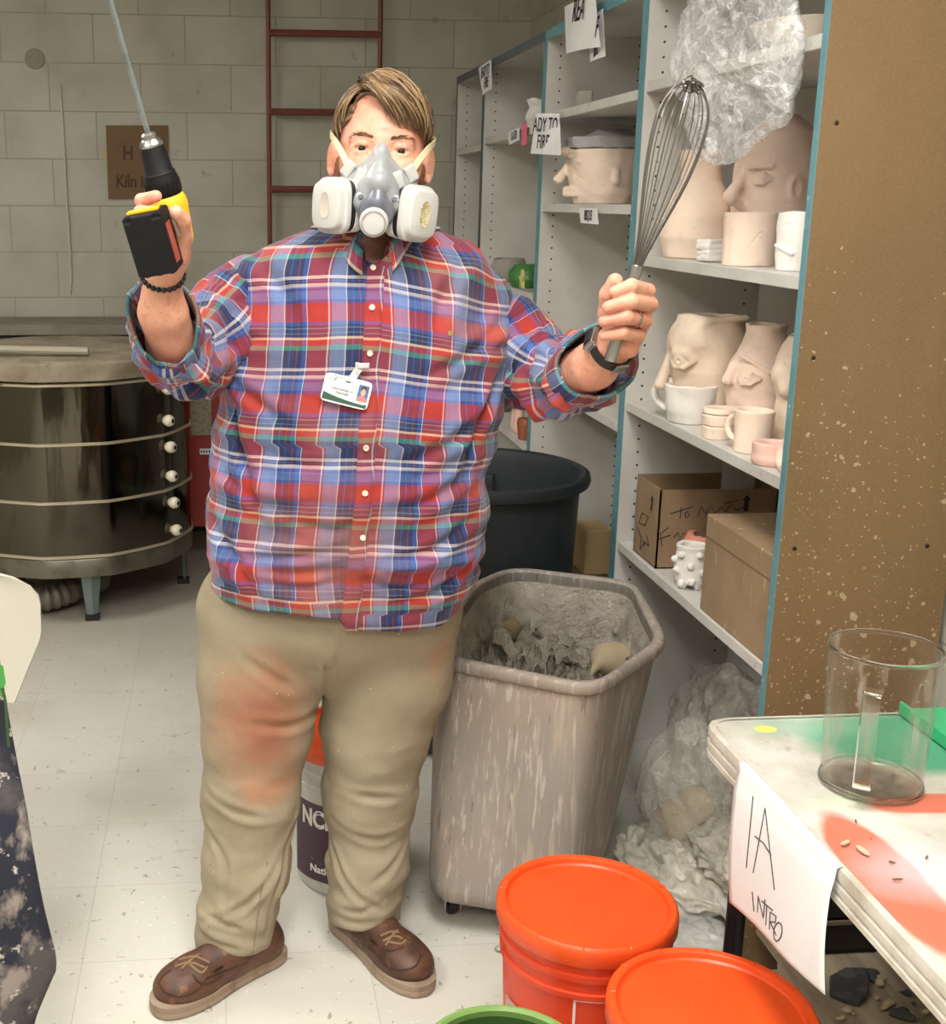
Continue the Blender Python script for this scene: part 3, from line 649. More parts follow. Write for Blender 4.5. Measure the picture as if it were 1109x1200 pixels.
# --- eyes and brows
EYEW = mat('eye_white', (214, 205, 196), .2); IRIS = mat('dark_iris', (40, 26, 20), .15)
for s in (-1, 1):
    m = MB(); m.lathe([(0, -.0125)]+[(.0125*math.sin(t), -.0125*math.cos(t)) for t in np.linspace(.15, pi-.15, 14)]+[(0, .0125)], (0, 0, 0), (0, -1, 0), 24)
    V = hM(np.array(m.v)*1.0+np.array((s*.0335, -.0765, .0))); me = MB().add(V, m.f).obj('eye', EYEW, person)
    m = MB(); m.lathe([(0, .0130), (.0035, .0129), (.0062, .0116), (.0064, .0108)], (0, 0, 0), (0, -1, 0), 24)
    ir = MB().add(hM(np.array(m.v)+np.array((s*.0335, -.0765, -.0002))), m.f).obj('iris', IRIS, me)
HAIRM = [mat('hair_%s' % n, c, .42, layers=[(60, (1, 1, .2), .4, .7, d)]) for n, c, d in (('light', (152, 124, 90), (120, 94, 64)), ('mid', (116, 90, 62), (92, 70, 48)), ('dark', (78, 60, 44), (60, 46, 34)))]
for s in (-1, 1):
    m = MB()
    for k in range(34):
        t = random.random(); x = s*(.014+.036*t); z = .0185+.006*math.sin(t*2.6)-.004*t+random.uniform(-.0025, .0025); y = -.094+.013*t*t+.004*t
        m.tube([hl((x, y, z)), hl((x+s*.004, y-.0012, z+.0020)), hl((x+s*.0085, y+.001, z+.0018))], [.0008, .0008, .0002], 4)
    m.obj('eyebrow', HAIRM[1], person)
# --- hair: clumps swept from a side part
def scalp(d, off=0.):
    d = np.array(d, float); d /= np.linalg.norm(d); c = np.array((0, .014, .044)); r = np.array((.077, .098, .077))
    t = 1/math.sqrt(((d/r)**2).sum()); return c+d*(t+off)
HLx = [-.12, -.086, -.072, -.054, -.046, -.033, -.008, .002, .027, .055, .072, .082, .12]
HLz = [-.01, .012, .032, .052, .082, .092, .082, .066, .044, .040, .036, .008, -.01]
HH = SDF.box((-.12, -.12, -.09), (.12, .15, .16), .0032)
HH.ell((0, .016, .045), (.080, .101, .083), None, 0)
HH.ell((0, .035, -.01), (.070, .078, .07), None, .03)
def facecut(X, Y, Z):
    h = np.interp(X, HLx, HLz)+np.maximum(Y+.04, 0)*0.0; return np.maximum(Y-.005, Z-h)*1.+0*X
HH.fun((-.12, -.12, -.09), (.12, .02, .12), facecut, .006, 'cut')
HH.fun((-.12, -.03, -.09), (.12, .06, .02), lambda X, Y, Z: np.maximum(np.maximum(Y-.035, Z+.008), .06-np.abs(X)), .006, 'cut')
hv, hq = HH.mesh(); n1 = fbm(hv*np.array((1, .4, 1)), 60, 2)
cc = hv-np.array((0, .016, .046)); hv = hv+cc/np.linalg.norm(cc, axis=1)[:, None]*(n1[:, None]*.006)
m = MB(); m.add(hM(hv), hq.tolist(), 1)
def strand(p0, p1, lift, r, mi, n=9, sw=0.):
    c = np.array((0, .014, .044)); a = np.array(p0)-c; b = np.array(p1)-c; P = []
    for i in range(n):
        t = i/(n-1); d = a*(1-t)+b*t; nd = d/np.linalg.norm(d); L0 = np.linalg.norm(a)*(1-t)+np.linalg.norm(b)*t
        s = scalp(nd); L = max(np.linalg.norm(s-c), min(L0, np.linalg.norm(s-c)+.004))
        P.append(c+nd*(L+.003+lift*.8*math.sin(pi*min(t*1.15, 1))**.8)+np.array((0, sw*math.sin(t*3.1), 0)))
    rr = [r*(.55+.45*math.sin(pi*min(t*1.3+.1, 1)))*(1-.75*max(t-.7, 0)/.3) for t in np.linspace(0, 1, n)]
    m.tube([hl(p) for p in P], rr, 5, mi=mi)
R_ = random.Random(5)
for k in range(620):
    u = R_.random()**.8; part = np.array((-.040+.02*u, -.066+.125*u, .115+.022*math.sin(u*2.2)))+np.array((R_.gauss(0, .004), R_.gauss(0, .006), 0)); q = R_.random()
    if q < .44:   # fringe swept to the right
        x = R_.uniform(-.015, .078); z = np.interp(x, HLx, HLz)+R_.uniform(-.006, .012); y = -.083+.9*max(x-.03, 0)+R_.uniform(-.004, .004)
        part = np.array((-.038+R_.gauss(0, .006), -.062+.07*R_.random(), .108+R_.random()*.014)); strand(part, (x, y, z+R_.gauss(0, .003)), R_.uniform(.008, .024), R_.uniform(.0012, .0030), R_.choice((0, 0, 0, 1, 1, 2)), 10, -.006)
    elif q < .74:   # over the crown to the right side
        y = R_.uniform(-.035, .07); strand(part, (.083+R_.gauss(0, .001), y, R_.uniform(.0, .04)+(.012 if y < -.01 else 0)), R_.uniform(.004, .010), R_.uniform(.0018, .0034), R_.choice((0, 1, 1, 2)), 10)
    elif q < .93:  # left side
        y = R_.uniform(-.045, .06); z = R_.uniform(.005, .05); strand(part+np.array((-.006, 0, -.004)), (-.082+R_.gauss(0, .001)+(.010 if y < -.03 else 0), y, z+(.0 if y > -.03 else .015)), R_.uniform(.003, .007), R_.uniform(.0016, .003), R_.choice((0, 1, 2, 2)), 9)
    else:
        strand(part, (R_.uniform(-.07, .07), .105, R_.uniform(-.04, .03)), .006, .003, R_.choice((1, 2)))
m.obj('hair', HAIRM, person, sharp=80)
# --- auburn beard round the jaw
BEARD = mat('auburn_beard', (120, 74, 48), .8, layers=[(160, (1, 1, .3), .45, .65, (86, 52, 34))], bumps=[(200, ONE, .8, .003)])
BB = SDF.box((-.1, -.12, -.16), (.1, .05, .02), .003)
BB.ell((0, -.035, -.064), (.066, .063, .066), None, 0); BB.cap((-.03, -.05, -.108), (.03, -.05, -.108), .027, None, .03)
for s in (-1, 1): BB.cap((s*.072, -.016, -.018), (s*.058, -.03, -.07), .007, .020, .01)
BB.ell((0, -.10, -.02), (.062, .06, .042), None, .01, 'cut'); BB.noise(.0012, 260, 3)
BB.obj('beard', BEARD, person, M=hM)
# ================================================================== shirt
def plaid_mat():
    b = NB('madras_plaid_cotton'); tc = b.node('ShaderNodeTexCoord'); nz = b.node('ShaderNodeTexNoise'); b.l.new(tc.outputs['UV'], nz.inputs[0]); nz.inputs['Scale'].default_value = 14; nz.inputs['Detail'].default_value = 2
    ad = b.node('ShaderNodeVectorMath', operation='MULTIPLY_ADD'); b.l.new(nz.outputs['Color'], ad.inputs[0]); ad.inputs[1].default_value = (.005, .005, 0); b.l.new(tc.outputs['UV'], ad.inputs[2])
    s = b.node('ShaderNodeSeparateXYZ'); b.l.new(ad.outputs[0], s.inputs[0])
    R, N, WH, K, G, CR, BL, LB, GY, TQ = [hexc(*c) for c in ((158, 38, 30), (22, 32, 72), (196, 190, 190), (26, 24, 32), (50, 132, 108), (214, 190, 150), (44, 72, 142), (78, 110, 168), (128, 134, 168), (80, 130, 150))]
    def stripes(sock, per, off, st):
        f = b.math('FRACT', b.math('ADD', b.math('DIVIDE', sock, per), off)); rp = b.node('ShaderNodeValToRGB'); b.l.new(f, rp.inputs[0]); cr = rp.color_ramp; cr.interpolation = 'CONSTANT'
        cr.elements.remove(cr.elements[1]); cr.elements[0].position = 0; cr.elements[0].color = st[0][1]
        for p, c in st[1:]:
            el = cr.elements.new(p); el.color = c
        return rp.outputs[0]
    weft = stripes(s.outputs[1], .162, VOFF, [(0, R), (.20, BL), (.235, LB), (.33, BL), (.36, GY), (.375, WH), (.41, K), (.425, BL), (.44, K), (.455, WH), (.49, N), (.68, G), (.735, R), (.80, CR), (.825, N), (.865, TQ), (.875, N), (.92, TQ), (.93, N), (.96, BL)][::1])
    PL = hexc(114, 130, 170)
    warp = stripes(s.outputs[0], .114, UOFF, [(0, R), (.31, WH), (.335, R), (.36, PL), (.45, GY), (.475, PL), (.59, WH), (.61, N), (.70, BL), (.72, N), (.82, R), (.83, N), (.90, BL), (.97, WH), (.985, N)])
    tw = b.math('GREATER_THAN', b.math('FRACT', b.math('MULTIPLY', b.math('ADD', s.outputs[0], s.outputs[1]), 420.)), .5)
    c = b.mix(b.ramp(tw, 0, 1, .42, .58), weft, warp)
    c = b.mix(b.ramp(b.noise(tc.outputs['UV'], 4), .5, .75, 0, .22), c, hexc(190, 150, 130))
    # clay dust stain on the lower front
    dd = b.node('ShaderNodeVectorMath', operation='SUBTRACT'); b.l.new(b.coord(), dd.inputs[0]); dd.inputs[1].default_value = tuple(SHIRTSTAIN)
    sc = b.node('ShaderNodeVectorMath', operation='MULTIPLY'); b.l.new(dd.outputs[0], sc.inputs[0]); sc.inputs[1].default_value = (8, 2, 7); ln = b.node('ShaderNodeVectorMath', operation='LENGTH'); b.l.new(sc.outputs[0], ln.inputs[0])
    fac = b.ramp(b.math('ADD', ln.outputs[1], b.math('MULTIPLY', b.noise(tc.outputs['UV'], 12), 1.1)), .7, 1.9, .42, 0.)
    c = b.mix(fac, c, hexc(150, 92, 66))
    b.set(b.p.inputs['Base Color'], c); b.p.inputs['Roughness'].default_value = .8; b.p.inputs['Sheen Weight'].default_value = .15
    b.bump(b.noise(b.coord(scale=(1, 1, 1)), 26, 3, .5), .35, .006); b.bump(b.noise(b.coord(scale=(.5, .5, 2.)), 55, 2), .25, .003); return b.m
YC = 2.405
TAB = [(262, 384, 496, .075, .075), (268, 366, 512, .085, .085), (276, 342, 530, .10, .10), (287, 312, 550, .115, .115), (302, 287, 572, .13, .13), (320, 272, 590, .14, .14), (345, 264, 601, .15, .15), (380, 261, 603, .165, .155),
       (420, 259, 597, .18, .16), (460, 256, 586, .195, .16), (500, 251, 579, .205, .165), (550, 246, 574, .215, .17), (600, 243, 567, .215, .175), (650, 241, 560, .21, .18), (690, 243, 556, .20, .18), (735, 247, 551, .19, .175)]
rows = []
for (py, L, R, bf, bb) in TAB:
    a, c = W(L, py, YC), W(R, py, YC); rows.append(((a[2]+c[2])/2, a[0], c[0], bf, bb))
rows = np.array(rows)
person_base = np.array((.26, 2.40, 0)); SHIRTSTAIN = W(385, 655, 2.2)-person_base
VOFF = .52; UOFF = .0
PLAID = plaid_mat()
def ringv(z):
    o = np.argsort(rows[:, 0]); return [np.interp(z, rows[o, 0], rows[o, i]) for i in range(1, 5)]
hemL = [(236, 650), (243, 664), (250, 688), (262, 701), (290, 713), (345, 718), (400, 723), (404, 738), (470, 741), (520, 735), (545, 716), (556, 690), (562, 680)]
hx = [W(x, y, 2.25)[0] for x, y in hemL]; hz = [W(x, y, 2.22)[2] for x, y in hemL]
def torso(th, z, zs=None):
    xl, xr, bf, bb = ringv(z); cx = (xl+xr)/2; a = (xr-xl)/2; c, s = math.cos(th), math.sin(th); n = 2.35
    x = cx+a*math.copysign(abs(c)**(2/n), c); y = YC-(bf if s > 0 else bb)*math.copysign(abs(s)**(2/n), s); return x, y
NT, NV = 220, 150
z0, z1 = rows[0, 0], rows[12, 0]
zt = rows[:, 0]
def build_torso():
    tv = np.interp(np.linspace(0, 1, NV), [0, .22, .62, 1], [0, 1, 2, 3]); P = np.zeros((NV, NT, 3)); UV = np.zeros((NV, NT, 2))
    th = np.linspace(0, 2*pi, NT, endpoint=False)
    for i in range(NV):
        t = tv[i]; zb = None
        if t <= 1: z = None
        elif t <= 2: z = zt[6]+(zt[12]-zt[6])*(t-1)
        for j, a in enumerate(th):
            if t <= 1:
                xn = torso(a, zt[3])[0]-W(438, 280, 2.3)[0]; dip = (zt[0]-zt[4]+.004)*math.exp(-(xn/.042)**2)*max(math.sin(a), 0)**.5 if math.sin(a) > 0 else 0
                zs_ = zt[0]-dip; z = zs_+(zt[6]-zs_)*t**.8
            if t > 2:
                x0_, y0_ = torso(a, zt[14]); front = math.sin(a) > -.15; pxx = proj((x0_, y0_, .86))[0]; he = atY(pxx, np.interp(pxx, [q_[0] for q_ in hemL], [q_[1] for q_ in hemL]) if front else np.interp(pxx, [241, 290, 520, 562], [655, 700, 705, 680]), y0_)[2]
                z = zt[12]+(he-zt[12])*(t-2)
            x, y = torso(a, z); P[i, j] = (x, y, z)
        d = np.linalg.norm(np.roll(P[i], -1, 0)-P[i], axis=1); cum = np.concatenate([[0], np.cumsum(d)[:-1]]); pl = np.interp(P[i, 0, 2]*0+P[i, NT//4, 2], [W(408, 735, 2.2)[2], W(437, 305, 2.3)[2]], [W(408, 735, 2.2)[0], W(437, 305, 2.3)[0]])
        fr = [j for j in range(NT//2)]; jc = min(fr, key=lambda j: abs(P[i, j, 0]-pl)); u = cum-cum[jc]; UV[i, :, 0] = -u
    UV[:, :, 1] = P[:, :, 2]
    return P, UV
TP, TUV = build_torso()
xc = (TP[..., 0].min()+TP[..., 0].max())/2
X, Z = TP[..., 0], TP[..., 2]
TUV[..., 1] = TUV[..., 1]+.22*np.maximum(X-W(440, 350, 2.2)[0], 0)*np.clip((Z-.9)/.5, .25, 1.2)+.06*np.maximum(W(400, 350, 2.2)[0]-X, 0)*np.clip((Z-1.1)/.3, 0, 1)
du = np.gradient(TP, axis=0); dv = np.roll(TP, -1, 1)-np.roll(TP, 1, 1); N = np.cross(du, dv); N /= np.linalg.norm(N, axis=2, keepdims=True)+1e-9
cen = np.array((xc, YC, 0)); sgn = np.sign(((TP-cen)[..., :2]*N[..., :2]).sum(-1)); N *= np.where(sgn == 0, 1, sgn)[..., None]
fl = TP.reshape(-1, 3)
fold = np.zeros(len(fl)); A1, A2 = W(262, 420, 2.35), W(598, 430, 2.35)
f1 = fbm(fl*np.array((1.2, 1, 5.)), 2.6, 3, 1.); f2 = fbm(np.stack([fl[:, 0]*2+fl[:, 2]*1.2, fl[:, 1], fl[:, 2]*2-fl[:, 0]*2.2], 1), 3., 2, 5.); f3 = fbm(np.stack([fl[:, 0]*2-fl[:, 2]*1.4, fl[:, 1], fl[:, 2]*2+fl[:, 0]*2.4], 1), 3., 2, 9.)
zz = fl[:, 2]; low = np.clip((1.30-zz)/.4, 0, 1)
wl = np.exp(-((fl[:, 0]-A1[0])/.13)**2); wr = np.exp(-((fl[:, 0]-A2[0])/.13)**2)
fold = .012*f1*low+.016*f2*wr+.016*f3*wl+.006*f1
fold += .006*np.sin((fl[:, 0]-A1[0])*60+fl[:, 2]*25)*wl*np.exp(-((zz-A1[2])/.25)**2)+.006*np.sin((fl[:, 0]-A2[0])*60-fl[:, 2]*25)*wr*np.exp(-((zz-A2[2])/.25)**2)
fold *= np.clip((zt[0]-zz)/.06, 0, 1)
qq = MB().grid(TP, close_u=True); SB0 = BVHTree.FromPolygons([Vector(v) for v in qq.v], [tuple(f) for f in qq.f])
def hit(bv, x, y):
    for k in range(20):
        r = ray(x, y-3*k); r = r/np.linalg.norm(r); h = bv.ray_cast(Vector(C0), Vector(r))
        if h[0] is not None: return np.array(h[0]), np.array(h[1])
    return None, None
CL = [([(266, 440), (275, 500), (292, 560), (300, 610)], .010, .011), ([(262, 420), (300, 470), (340, 500)], .008, .010), ([(256, 540), (300, 585), (350, 600)], .008, .011), ([(250, 600), (275, 650), (300, 695)], .008, .011), ([(248, 640), (320, 655), (400, 645)], .007, .010),
      ([(590, 430), (560, 500), (545, 560)], .011, .012), ([(575, 470), (525, 520), (470, 545)], .009, .011), ([(566, 540), (510, 585), (450, 600)], .009, .011), ([(560, 600), (510, 640), (455, 655)], .008, .010), ([(556, 650), (520, 690), (470, 705)], .007, .010), ([(595, 370), (545, 420), (500, 440)], .008, .010),
      ([(300, 300), (330, 340), (345, 380)], .006, .012), ([(545, 300), (520, 350), (510, 400)], .006, .012), ([(330, 610), (390, 622), (420, 612)], .006, .008), ([(290, 680), (350, 690), (395, 684)], .005, .008), ([(300, 520), (350, 545), (410, 540)], .005, .009), ([(262, 380), (285, 395), (310, 400)], .007, .009), ([(598, 400), (570, 410), (545, 405)], .007, .009), ([(420, 675), (470, 690), (520, 672)], .005, .008)]
fold += crease(fl, SB0, CL)
TP = TP+N*fold.reshape(NV, NT)[..., None]
b = MB(); b.grid(TP, close_u=True); me = mesh_np('shirt', b.v, b.f, True, None, TUV.reshape(-1, 2))
# fix the wrap column of the uv (last quad column)
l = me.uv_layers[0]
for p in me.polygons:
    us = [l.data[i].uv[0] for i in p.loop_indices]
    if max(us)-min(us) > .4:
        for i in p.loop_indices:
            if l.data[i].uv[0] < sum(us)/4: l.data[i].uv[0] += (max(us)-min(us))
shirt = link('shirt', me, PLAID, person); sm = shirt.modifiers.new('thick', 'SOLIDIFY'); sm.thickness = .0015; sm.offset = -1
from mathutils.bvhtree import BVHTree
def bvh_of(V, Fc): return BVHTree.FromPolygons([Vector(v) for v in V], [tuple(f) for f in Fc])
SB = bvh_of(b.v, b.f)
def hit(bv, x, y):
    for k in range(20):
        r = ray(x, y-3*k); r = r/np.linalg.norm(r); h = bv.ray_cast(Vector(C0), Vector(r))
        if h[0] is not None: return np.array(h[0]), np.array(h[1])
    return None, None
# placket strip
rowsP = []; uvP = []
for i, t in enumerate(np.linspace(0, 1, 90)):
    py = 312+(738-312)*t; px = np.interp(py, [305, 440, 580, 740], [441, 434, 427, 409]); r = []
    for k, w_ in enumerate((-10.5, -9.5, -4, 4, 9.5, 10.5)):
        p, n = hit(SB, px+w_, py)
        if n@(p-C0) > 0: n = -n
        off = .0005 if k in (0, 5) else .0032+.0012*math.sin(i*1.9)*(1 if k in (1, 4) else .2); r.append(p+n*off); uvP.append((.02+w_*.0015+.004*math.sin(i*.31), p[2]+.002))
    rowsP.append(r)
bp = MB().grid(np.array(rowsP)); link('placket', mesh_np('placket', bp.v, bp.f, True, None, uvP), PLAID, shirt)
BUT = mat('pearl_button', (214, 208, 190), .3)
for (px, py) in ((437, 314), (436, 361), (433.5, 414), (429, 524), (427.5, 578), (425, 630)):
    p, n = hit(SB, px, py); n = n if n@(p-C0) < 0 else -n
    MB().lathe([(0, .0042), (.0028, .0042), (.0042, .0052), (.0052, .005), (.0056, .003), (.0056, 0)], p+n*.002, n, 16).obj('button', BUT, shirt)
# small embroidered emblem on the chest
p, n = hit(SB, 528, 391); n = n if n@(p-C0) < 0 else -n
MB().lathe([(0, .002), (.004, .002), (.005, .001), (.0055, 0)], p, n, 10, squash=1).obj('embroidered_emblem', mat('emblem_thread', (150, 140, 90), .8), shirt)
# collar folded over the neckline
P = []; UVc = []; top = TP[0]; js = [j for j in range(NT)]; jc = min(range(NT//2), key=lambda j: abs(top[j, 0]-W(438, 290, 2.3)[0]))
for q_ in range(2, NT-1):
    j = (jc+q_) % NT; p0 = top[j]; pn = top[(j+1) % NT]-top[j-1]; nx_ = np.array((pn[1], -pn[0], 0)); nx_ /= np.linalg.norm(nx_)+1e-9
    o = p0-np.array((xc, YC+.0, p0[2])); nx_ = nx_ if nx_@o > 0 else -nx_; e_ = min(q_, NT-q_); tip = math.exp(-((e_-9)/9.)**2)
    dn = normals_dn = TP[6, j]-TP[0, j]; dn = dn/(np.linalg.norm(dn)+1e-9); r = []
    for (dr, dz, dd) in ((-.003, -.004, 0), (-.001, .010, 0), (.003, .017, 0), (.007, .014, 0), (.010, .004, .0), (.011, 0, .014+.007*tip), (.010, 0, .024+.014*tip)):
        r.append(p0+nx_*dr+np.array((0, 0, dz))+dn*dd)
    P.append(r); UVc += [(TUV[0, j, 0], k_*.008) for k_ in range(7)]
bc = MB().grid(np.array(P)); o = link('collar', mesh_np('collar', bc.v, bc.f, True, None, UVc), PLAID, shirt); sm = o.modifiers.new('thick', 'SOLIDIFY'); sm.thickness = .0012
# sleeves
def sleeve(path, rad, seed, cuff, twist=0., tilt=.04):
    pp = catmull(path, 14); m = len(pp); rr = np.interp(np.linspace(0, len(path)-1, m), range(len(path)), rad); n = 72
    P = np.zeros((m, n, 3)); UVs = np.zeros((m, n, 2)); u = None; L = 0
    for i, p in enumerate(pp):
        t = pp[min(i+1, m-1)]-pp[max(i-1, 0)]; t = t/np.linalg.norm(t)
        if i: L += np.linalg.norm(pp[i]-pp[i-1])
        if u is None: u = basis(t)[0]
        u = u-t*(u@t); u /= np.linalg.norm(u); w = np.cross(t, u)
        for k in range(n):
            a = 2*pi*k/n; P[i, k] = p+rr[i]*(u*math.cos(a)+w*math.sin(a)); UVs[i, k] = (L+twist, 2*pi*.075*k/n+seed*.1)
    f = P.reshape(-1, 3); cl = np.repeat(np.array(pp), n, 0); Nn = f-cl; Nn /= np.linalg.norm(Nn, axis=1)[:, None]
    s = np.repeat(np.linspace(0, 1, m), n); ang = np.tile(np.arange(n)/n*2*pi, m)
    d = .010*fbm(np.stack([s*3.2, np.cos(ang)*.6+s, np.sin(ang)*.6], 1), 2.6, 3, seed)*1.6+.006*np.sin(s*46+2.5*np.cos(ang+seed)+seed)*np.exp(-((s-.6)/.28)**2)+.005*(1-2*np.abs(np.sin(s*15+1.5*np.sin(ang+seed))))*np.exp(-((s-.55)/.25)**2)
    f = f+Nn*(d*np.clip(s*6, 0, 1)*np.clip((1-s)*8, .3, 1))[:, None]; P = f.reshape(m, n, 3)
    vdir = C0-pp[-1]; td_ = (pp[-1]-pp[-4])/np.linalg.norm(pp[-1]-pp[-4]); vdir = vdir-td_*(vdir@td_); vdir /= np.linalg.norm(vdir)
    sw_ = np.clip((np.linspace(0, 1, m)-.62)/.38, 0, 1)**2
    for i in range(m): P[i] += -td_*(tilt*sw_[i]*((P[i]-pp[i])@vdir)/max(rr[i], .01))[:, None]+(P[i]-pp[i])*(.16*sw_[i])
    # roll the end in
    last = P[-1]; c = pp[-1]; ins = c+(last-c)*.93-(pp[-1]-pp[-3])/np.linalg.norm(pp[-1]-pp[-3])*.03
    P = np.concatenate([P, (c+(last-c)*.985)[None]+(pp[-1]-pp[-2])*.1, ins[None]]); UVs = np.concatenate([UVs, UVs[-1:]+(.004, 0), UVs[-1:]+(.03, 0)])
    g = MB().grid(P, close_u=True); me = mesh_np('sleeve', g.v, g.f, True, None, UVs.reshape(-1, 2)); l = me.uv_layers[0]
    for pl in me.polygons:
        us = [l.data[i].uv[1] for i in pl.loop_indices]
        if max(us)-min(us) > .3:
            for i in pl.loop_indices:
                if l.data[i].uv[1] < sum(us)/4: l.data[i].uv[1] += 2*pi*.075
    o = link('sleeve', me, PLAID, shirt); sm = o.modifiers.new('thick', 'SOLIDIFY'); sm.thickness = .0015; sm.offset = -1
    # turned-back cuff
    a_, tdir = pp[-1], (pp[-1]-pp[-4])/np.linalg.norm(pp[-1]-pp[-4]); Q = []; UVq = []
    for j, (s_, r_) in enumerate(((-.048, 1.05), (-.046, 1.11), (-.03, 1.12), (-.012, 1.12), (.002, 1.11), (.006, 1.05), (.002, .99), (-.03, .96))):
        ringp = []
        for k in range(n):
            wob = 1+.03*math.sin(3*2*pi*k/n+seed+s_*30); q_ = a_+(last[k]-a_)*r_*wob*cuff+tdir*(s_+.006*math.sin(2*pi*k/n*2+seed)); ringp.append(q_); UVq.append((2*pi*.075*k/n, s_*1.+.345+seed*.0))
        Q.append(ringp)
    g = MB().grid(np.array(Q), close_u=True); me = mesh_np('rolled_cuff', g.v, g.f, True, None, UVq); l = me.uv_layers[0]
    for pl in me.polygons:
        us = [l.data[i].uv[0] for i in pl.loop_indices]
        if max(us)-min(us) > .3:
            for i in pl.loop_indices:
                if l.data[i].uv[0] < sum(us)/4: l.data[i].uv[0] += 2*pi*.075
    o = link('rolled_cuff', me, PLAID, shirt); sm = o.modifiers.new('thick', 'SOLIDIFY'); sm.thickness = .0015
sleeve([W(328, 345, 2.43), W(282, 362, 2.40), W(246, 400, 2.33), W(217, 420, 2.24), W(202, 405, 2.17), W(191, 378, 2.115)], [.082, .088, .082, .070, .062, .050], 1.3, .96, 0., .045)
sleeve([W(545, 385, 2.43), W(592, 408, 2.41), W(632, 436, 2.34), W(662, 444, 2.25), W(684, 436, 2.18), W(703, 423, 2.125)], [.105, .098, .080, .066, .060, .052], 4.1, .96, 0., .042)
# ================================================================== trousers
def trousers_mat():
    b = NB('khaki_cotton'); v = b.coord()
    c = b.mix(b.ramp(b.noise(v, 6), .4, .7), hexc(160, 149, 127), hexc(148, 136, 113)); c = b.mix(b.ramp(b.noise(v, 420, 1), .4, .6, 0, .35), c, hexc(146, 128, 100))
    for (ctr, sc, col, lo, hi, mx) in STAINS:
        dd = b.node('ShaderNodeVectorMath', operation='SUBTRACT'); b.l.new(v, dd.inputs[0]); dd.inputs[1].default_value = tuple(ctr)
        s = b.node('ShaderNodeVectorMath', operation='MULTIPLY'); b.l.new(dd.outputs[0], s.inputs[0]); s.inputs[1].default_value = sc; ln = b.node('ShaderNodeVectorMath', operation='LENGTH'); b.l.new(s.outputs[0], ln.inputs[0])
        f = b.ramp(b.math('ADD', ln.outputs[1], b.math('MULTIPLY', b.noise(v, 16, 4), .9)), lo, hi, mx, 0.); c = b.mix(f, c, hexc(*col))
    c = b.mix(b.ramp(b.noise(v, 130, 1), .79, .81), c, hexc(90, 66, 50)); c = b.mix(b.ramp(b.noise(b.coord(loc=(3, 3, 3)), 120, 1), .80, .81), c, hexc(226, 206, 180))
    b.set(b.p.inputs['Base Color'], c); b.p.inputs['Roughness'].default_value = .85; b.bump(b.noise(v, 30, 3), .3, .005); b.bump(b.noise(v, 700, 1), .2, .0006); return b.m
pb = person_base
STAINS = [(W(306, 850, 2.27)-pb, (8.2, 2.5, 5.2), (166, 116, 90), .85, 1.5, .7), (W(308, 850, 2.27)-pb, (12.5, 3, 7.5), (148, 94, 68), .7, 1.4, .8), (W(318, 925, 2.27)-pb, (12, 3, 16), (196, 138, 102), .6, 1.2, .55), (W(518, 775, 2.3)-pb, (22, 3, 11), (176, 120, 90), .6, 1.2, .4)]
KHAKI = trousers_mat()
S = SDF.box((-.10, 2.16, .035), (.62, 2.66, 1.02), .0062)
def leg(pts):
    P = [W(x, y, Y) for x, y, h, Y in pts]; R_ = [h*.00161 for x, y, h, Y in pts]; S.chain(P, R_, .03)
leg([(308, 720, 80, 2.42), (304, 790, 76, 2.40), (302, 850, 69, 2.385), (292, 930, 60, 2.37), (289, 1010, 55, 2.35), (278, 1075, 49, 2.335), (273, 1120, 47, 2.33), (273, 1140, 47, 2.33)])
leg([(466, 720, 80, 2.42), (456, 790, 78, 2.42), (441, 850, 70, 2.42), (434, 930, 60, 2.42), (430, 1010, 51, 2.405), (427, 1055, 47, 2.40), (427, 1090, 45, 2.40), (427, 1110, 45, 2.40)])
S.ell(W(388, 705, 2.41), (.262, .178, .15), None, .04)
S.ell(W(388, 740, 2.43), (.15, .13, .10), None, .04)
# open hems
for (x, y, Y, r) in ((273, 1150, 2.33, .064), (427, 1120, 2.40, .061)):
    a = W(x, y, Y); S.cap(a+np.array((0, 0, -.05)), a+np.array((0, 0, .05)), r, r, .004, 'cut')
def hemcut(X, Y, Z): return Z-np.where(X < .20, .082-.35*(Y-2.25), .084-.35*(Y-2.32))-.0*Y
S.fun((-.2, 2.1, 0), (.7, 2.7, .12), hemcut, .003, 'cut')
# fly seam, pocket slants, inseam creases
S.chain([W(384, 728, 2.26), W(384, 780, 2.27), W(383, 812, 2.30)], [.003]*3, .004, 'cut')
S.chain([W(546, 742, 2.36), W(528, 775, 2.31), W(508, 812, 2.30)], [.003]*3, .004, 'cut')
V, Q = S.mesh()
E_ = np.concatenate([Q[:, [i, (i+1) % 4]] for i in range(4)]); deg = np.bincount(E_.ravel(), minlength=len(V)).astype(float)
def relax(V, it):
    for _ in range(it):
        T_ = np.zeros_like(V)
        for i in range(3): T_[:, i] = np.bincount(E_[:, 0], V[E_[:, 1], i], len(V))+np.bincount(E_[:, 1], V[E_[:, 0], i], len(V))
        V = V*.5+.5*T_/deg[:, None]
    return V
V = relax(V, 3)
Nn = normals(V, Q); lc = np.where(V[:, 0] < .205, W(290, 1000, 2.37)[0], W(432, 1000, 2.43)[0]); x = V[:, 0]-lc; z = V[:, 2]; y = V[:, 1]-2.4; side = np.where(V[:, 0] < .205, 1., -1.)
d = .005*fbm(np.stack([x*1.5, y, z*3], 1), 5, 3, 2.)*np.clip((.85-z)/.4, .2, 1)
d += .0028*np.sin(z*95+side*x*45+2*np.sin(y*20))*np.exp(-((z-.13)/.085)**2)      # stacked folds above the hems
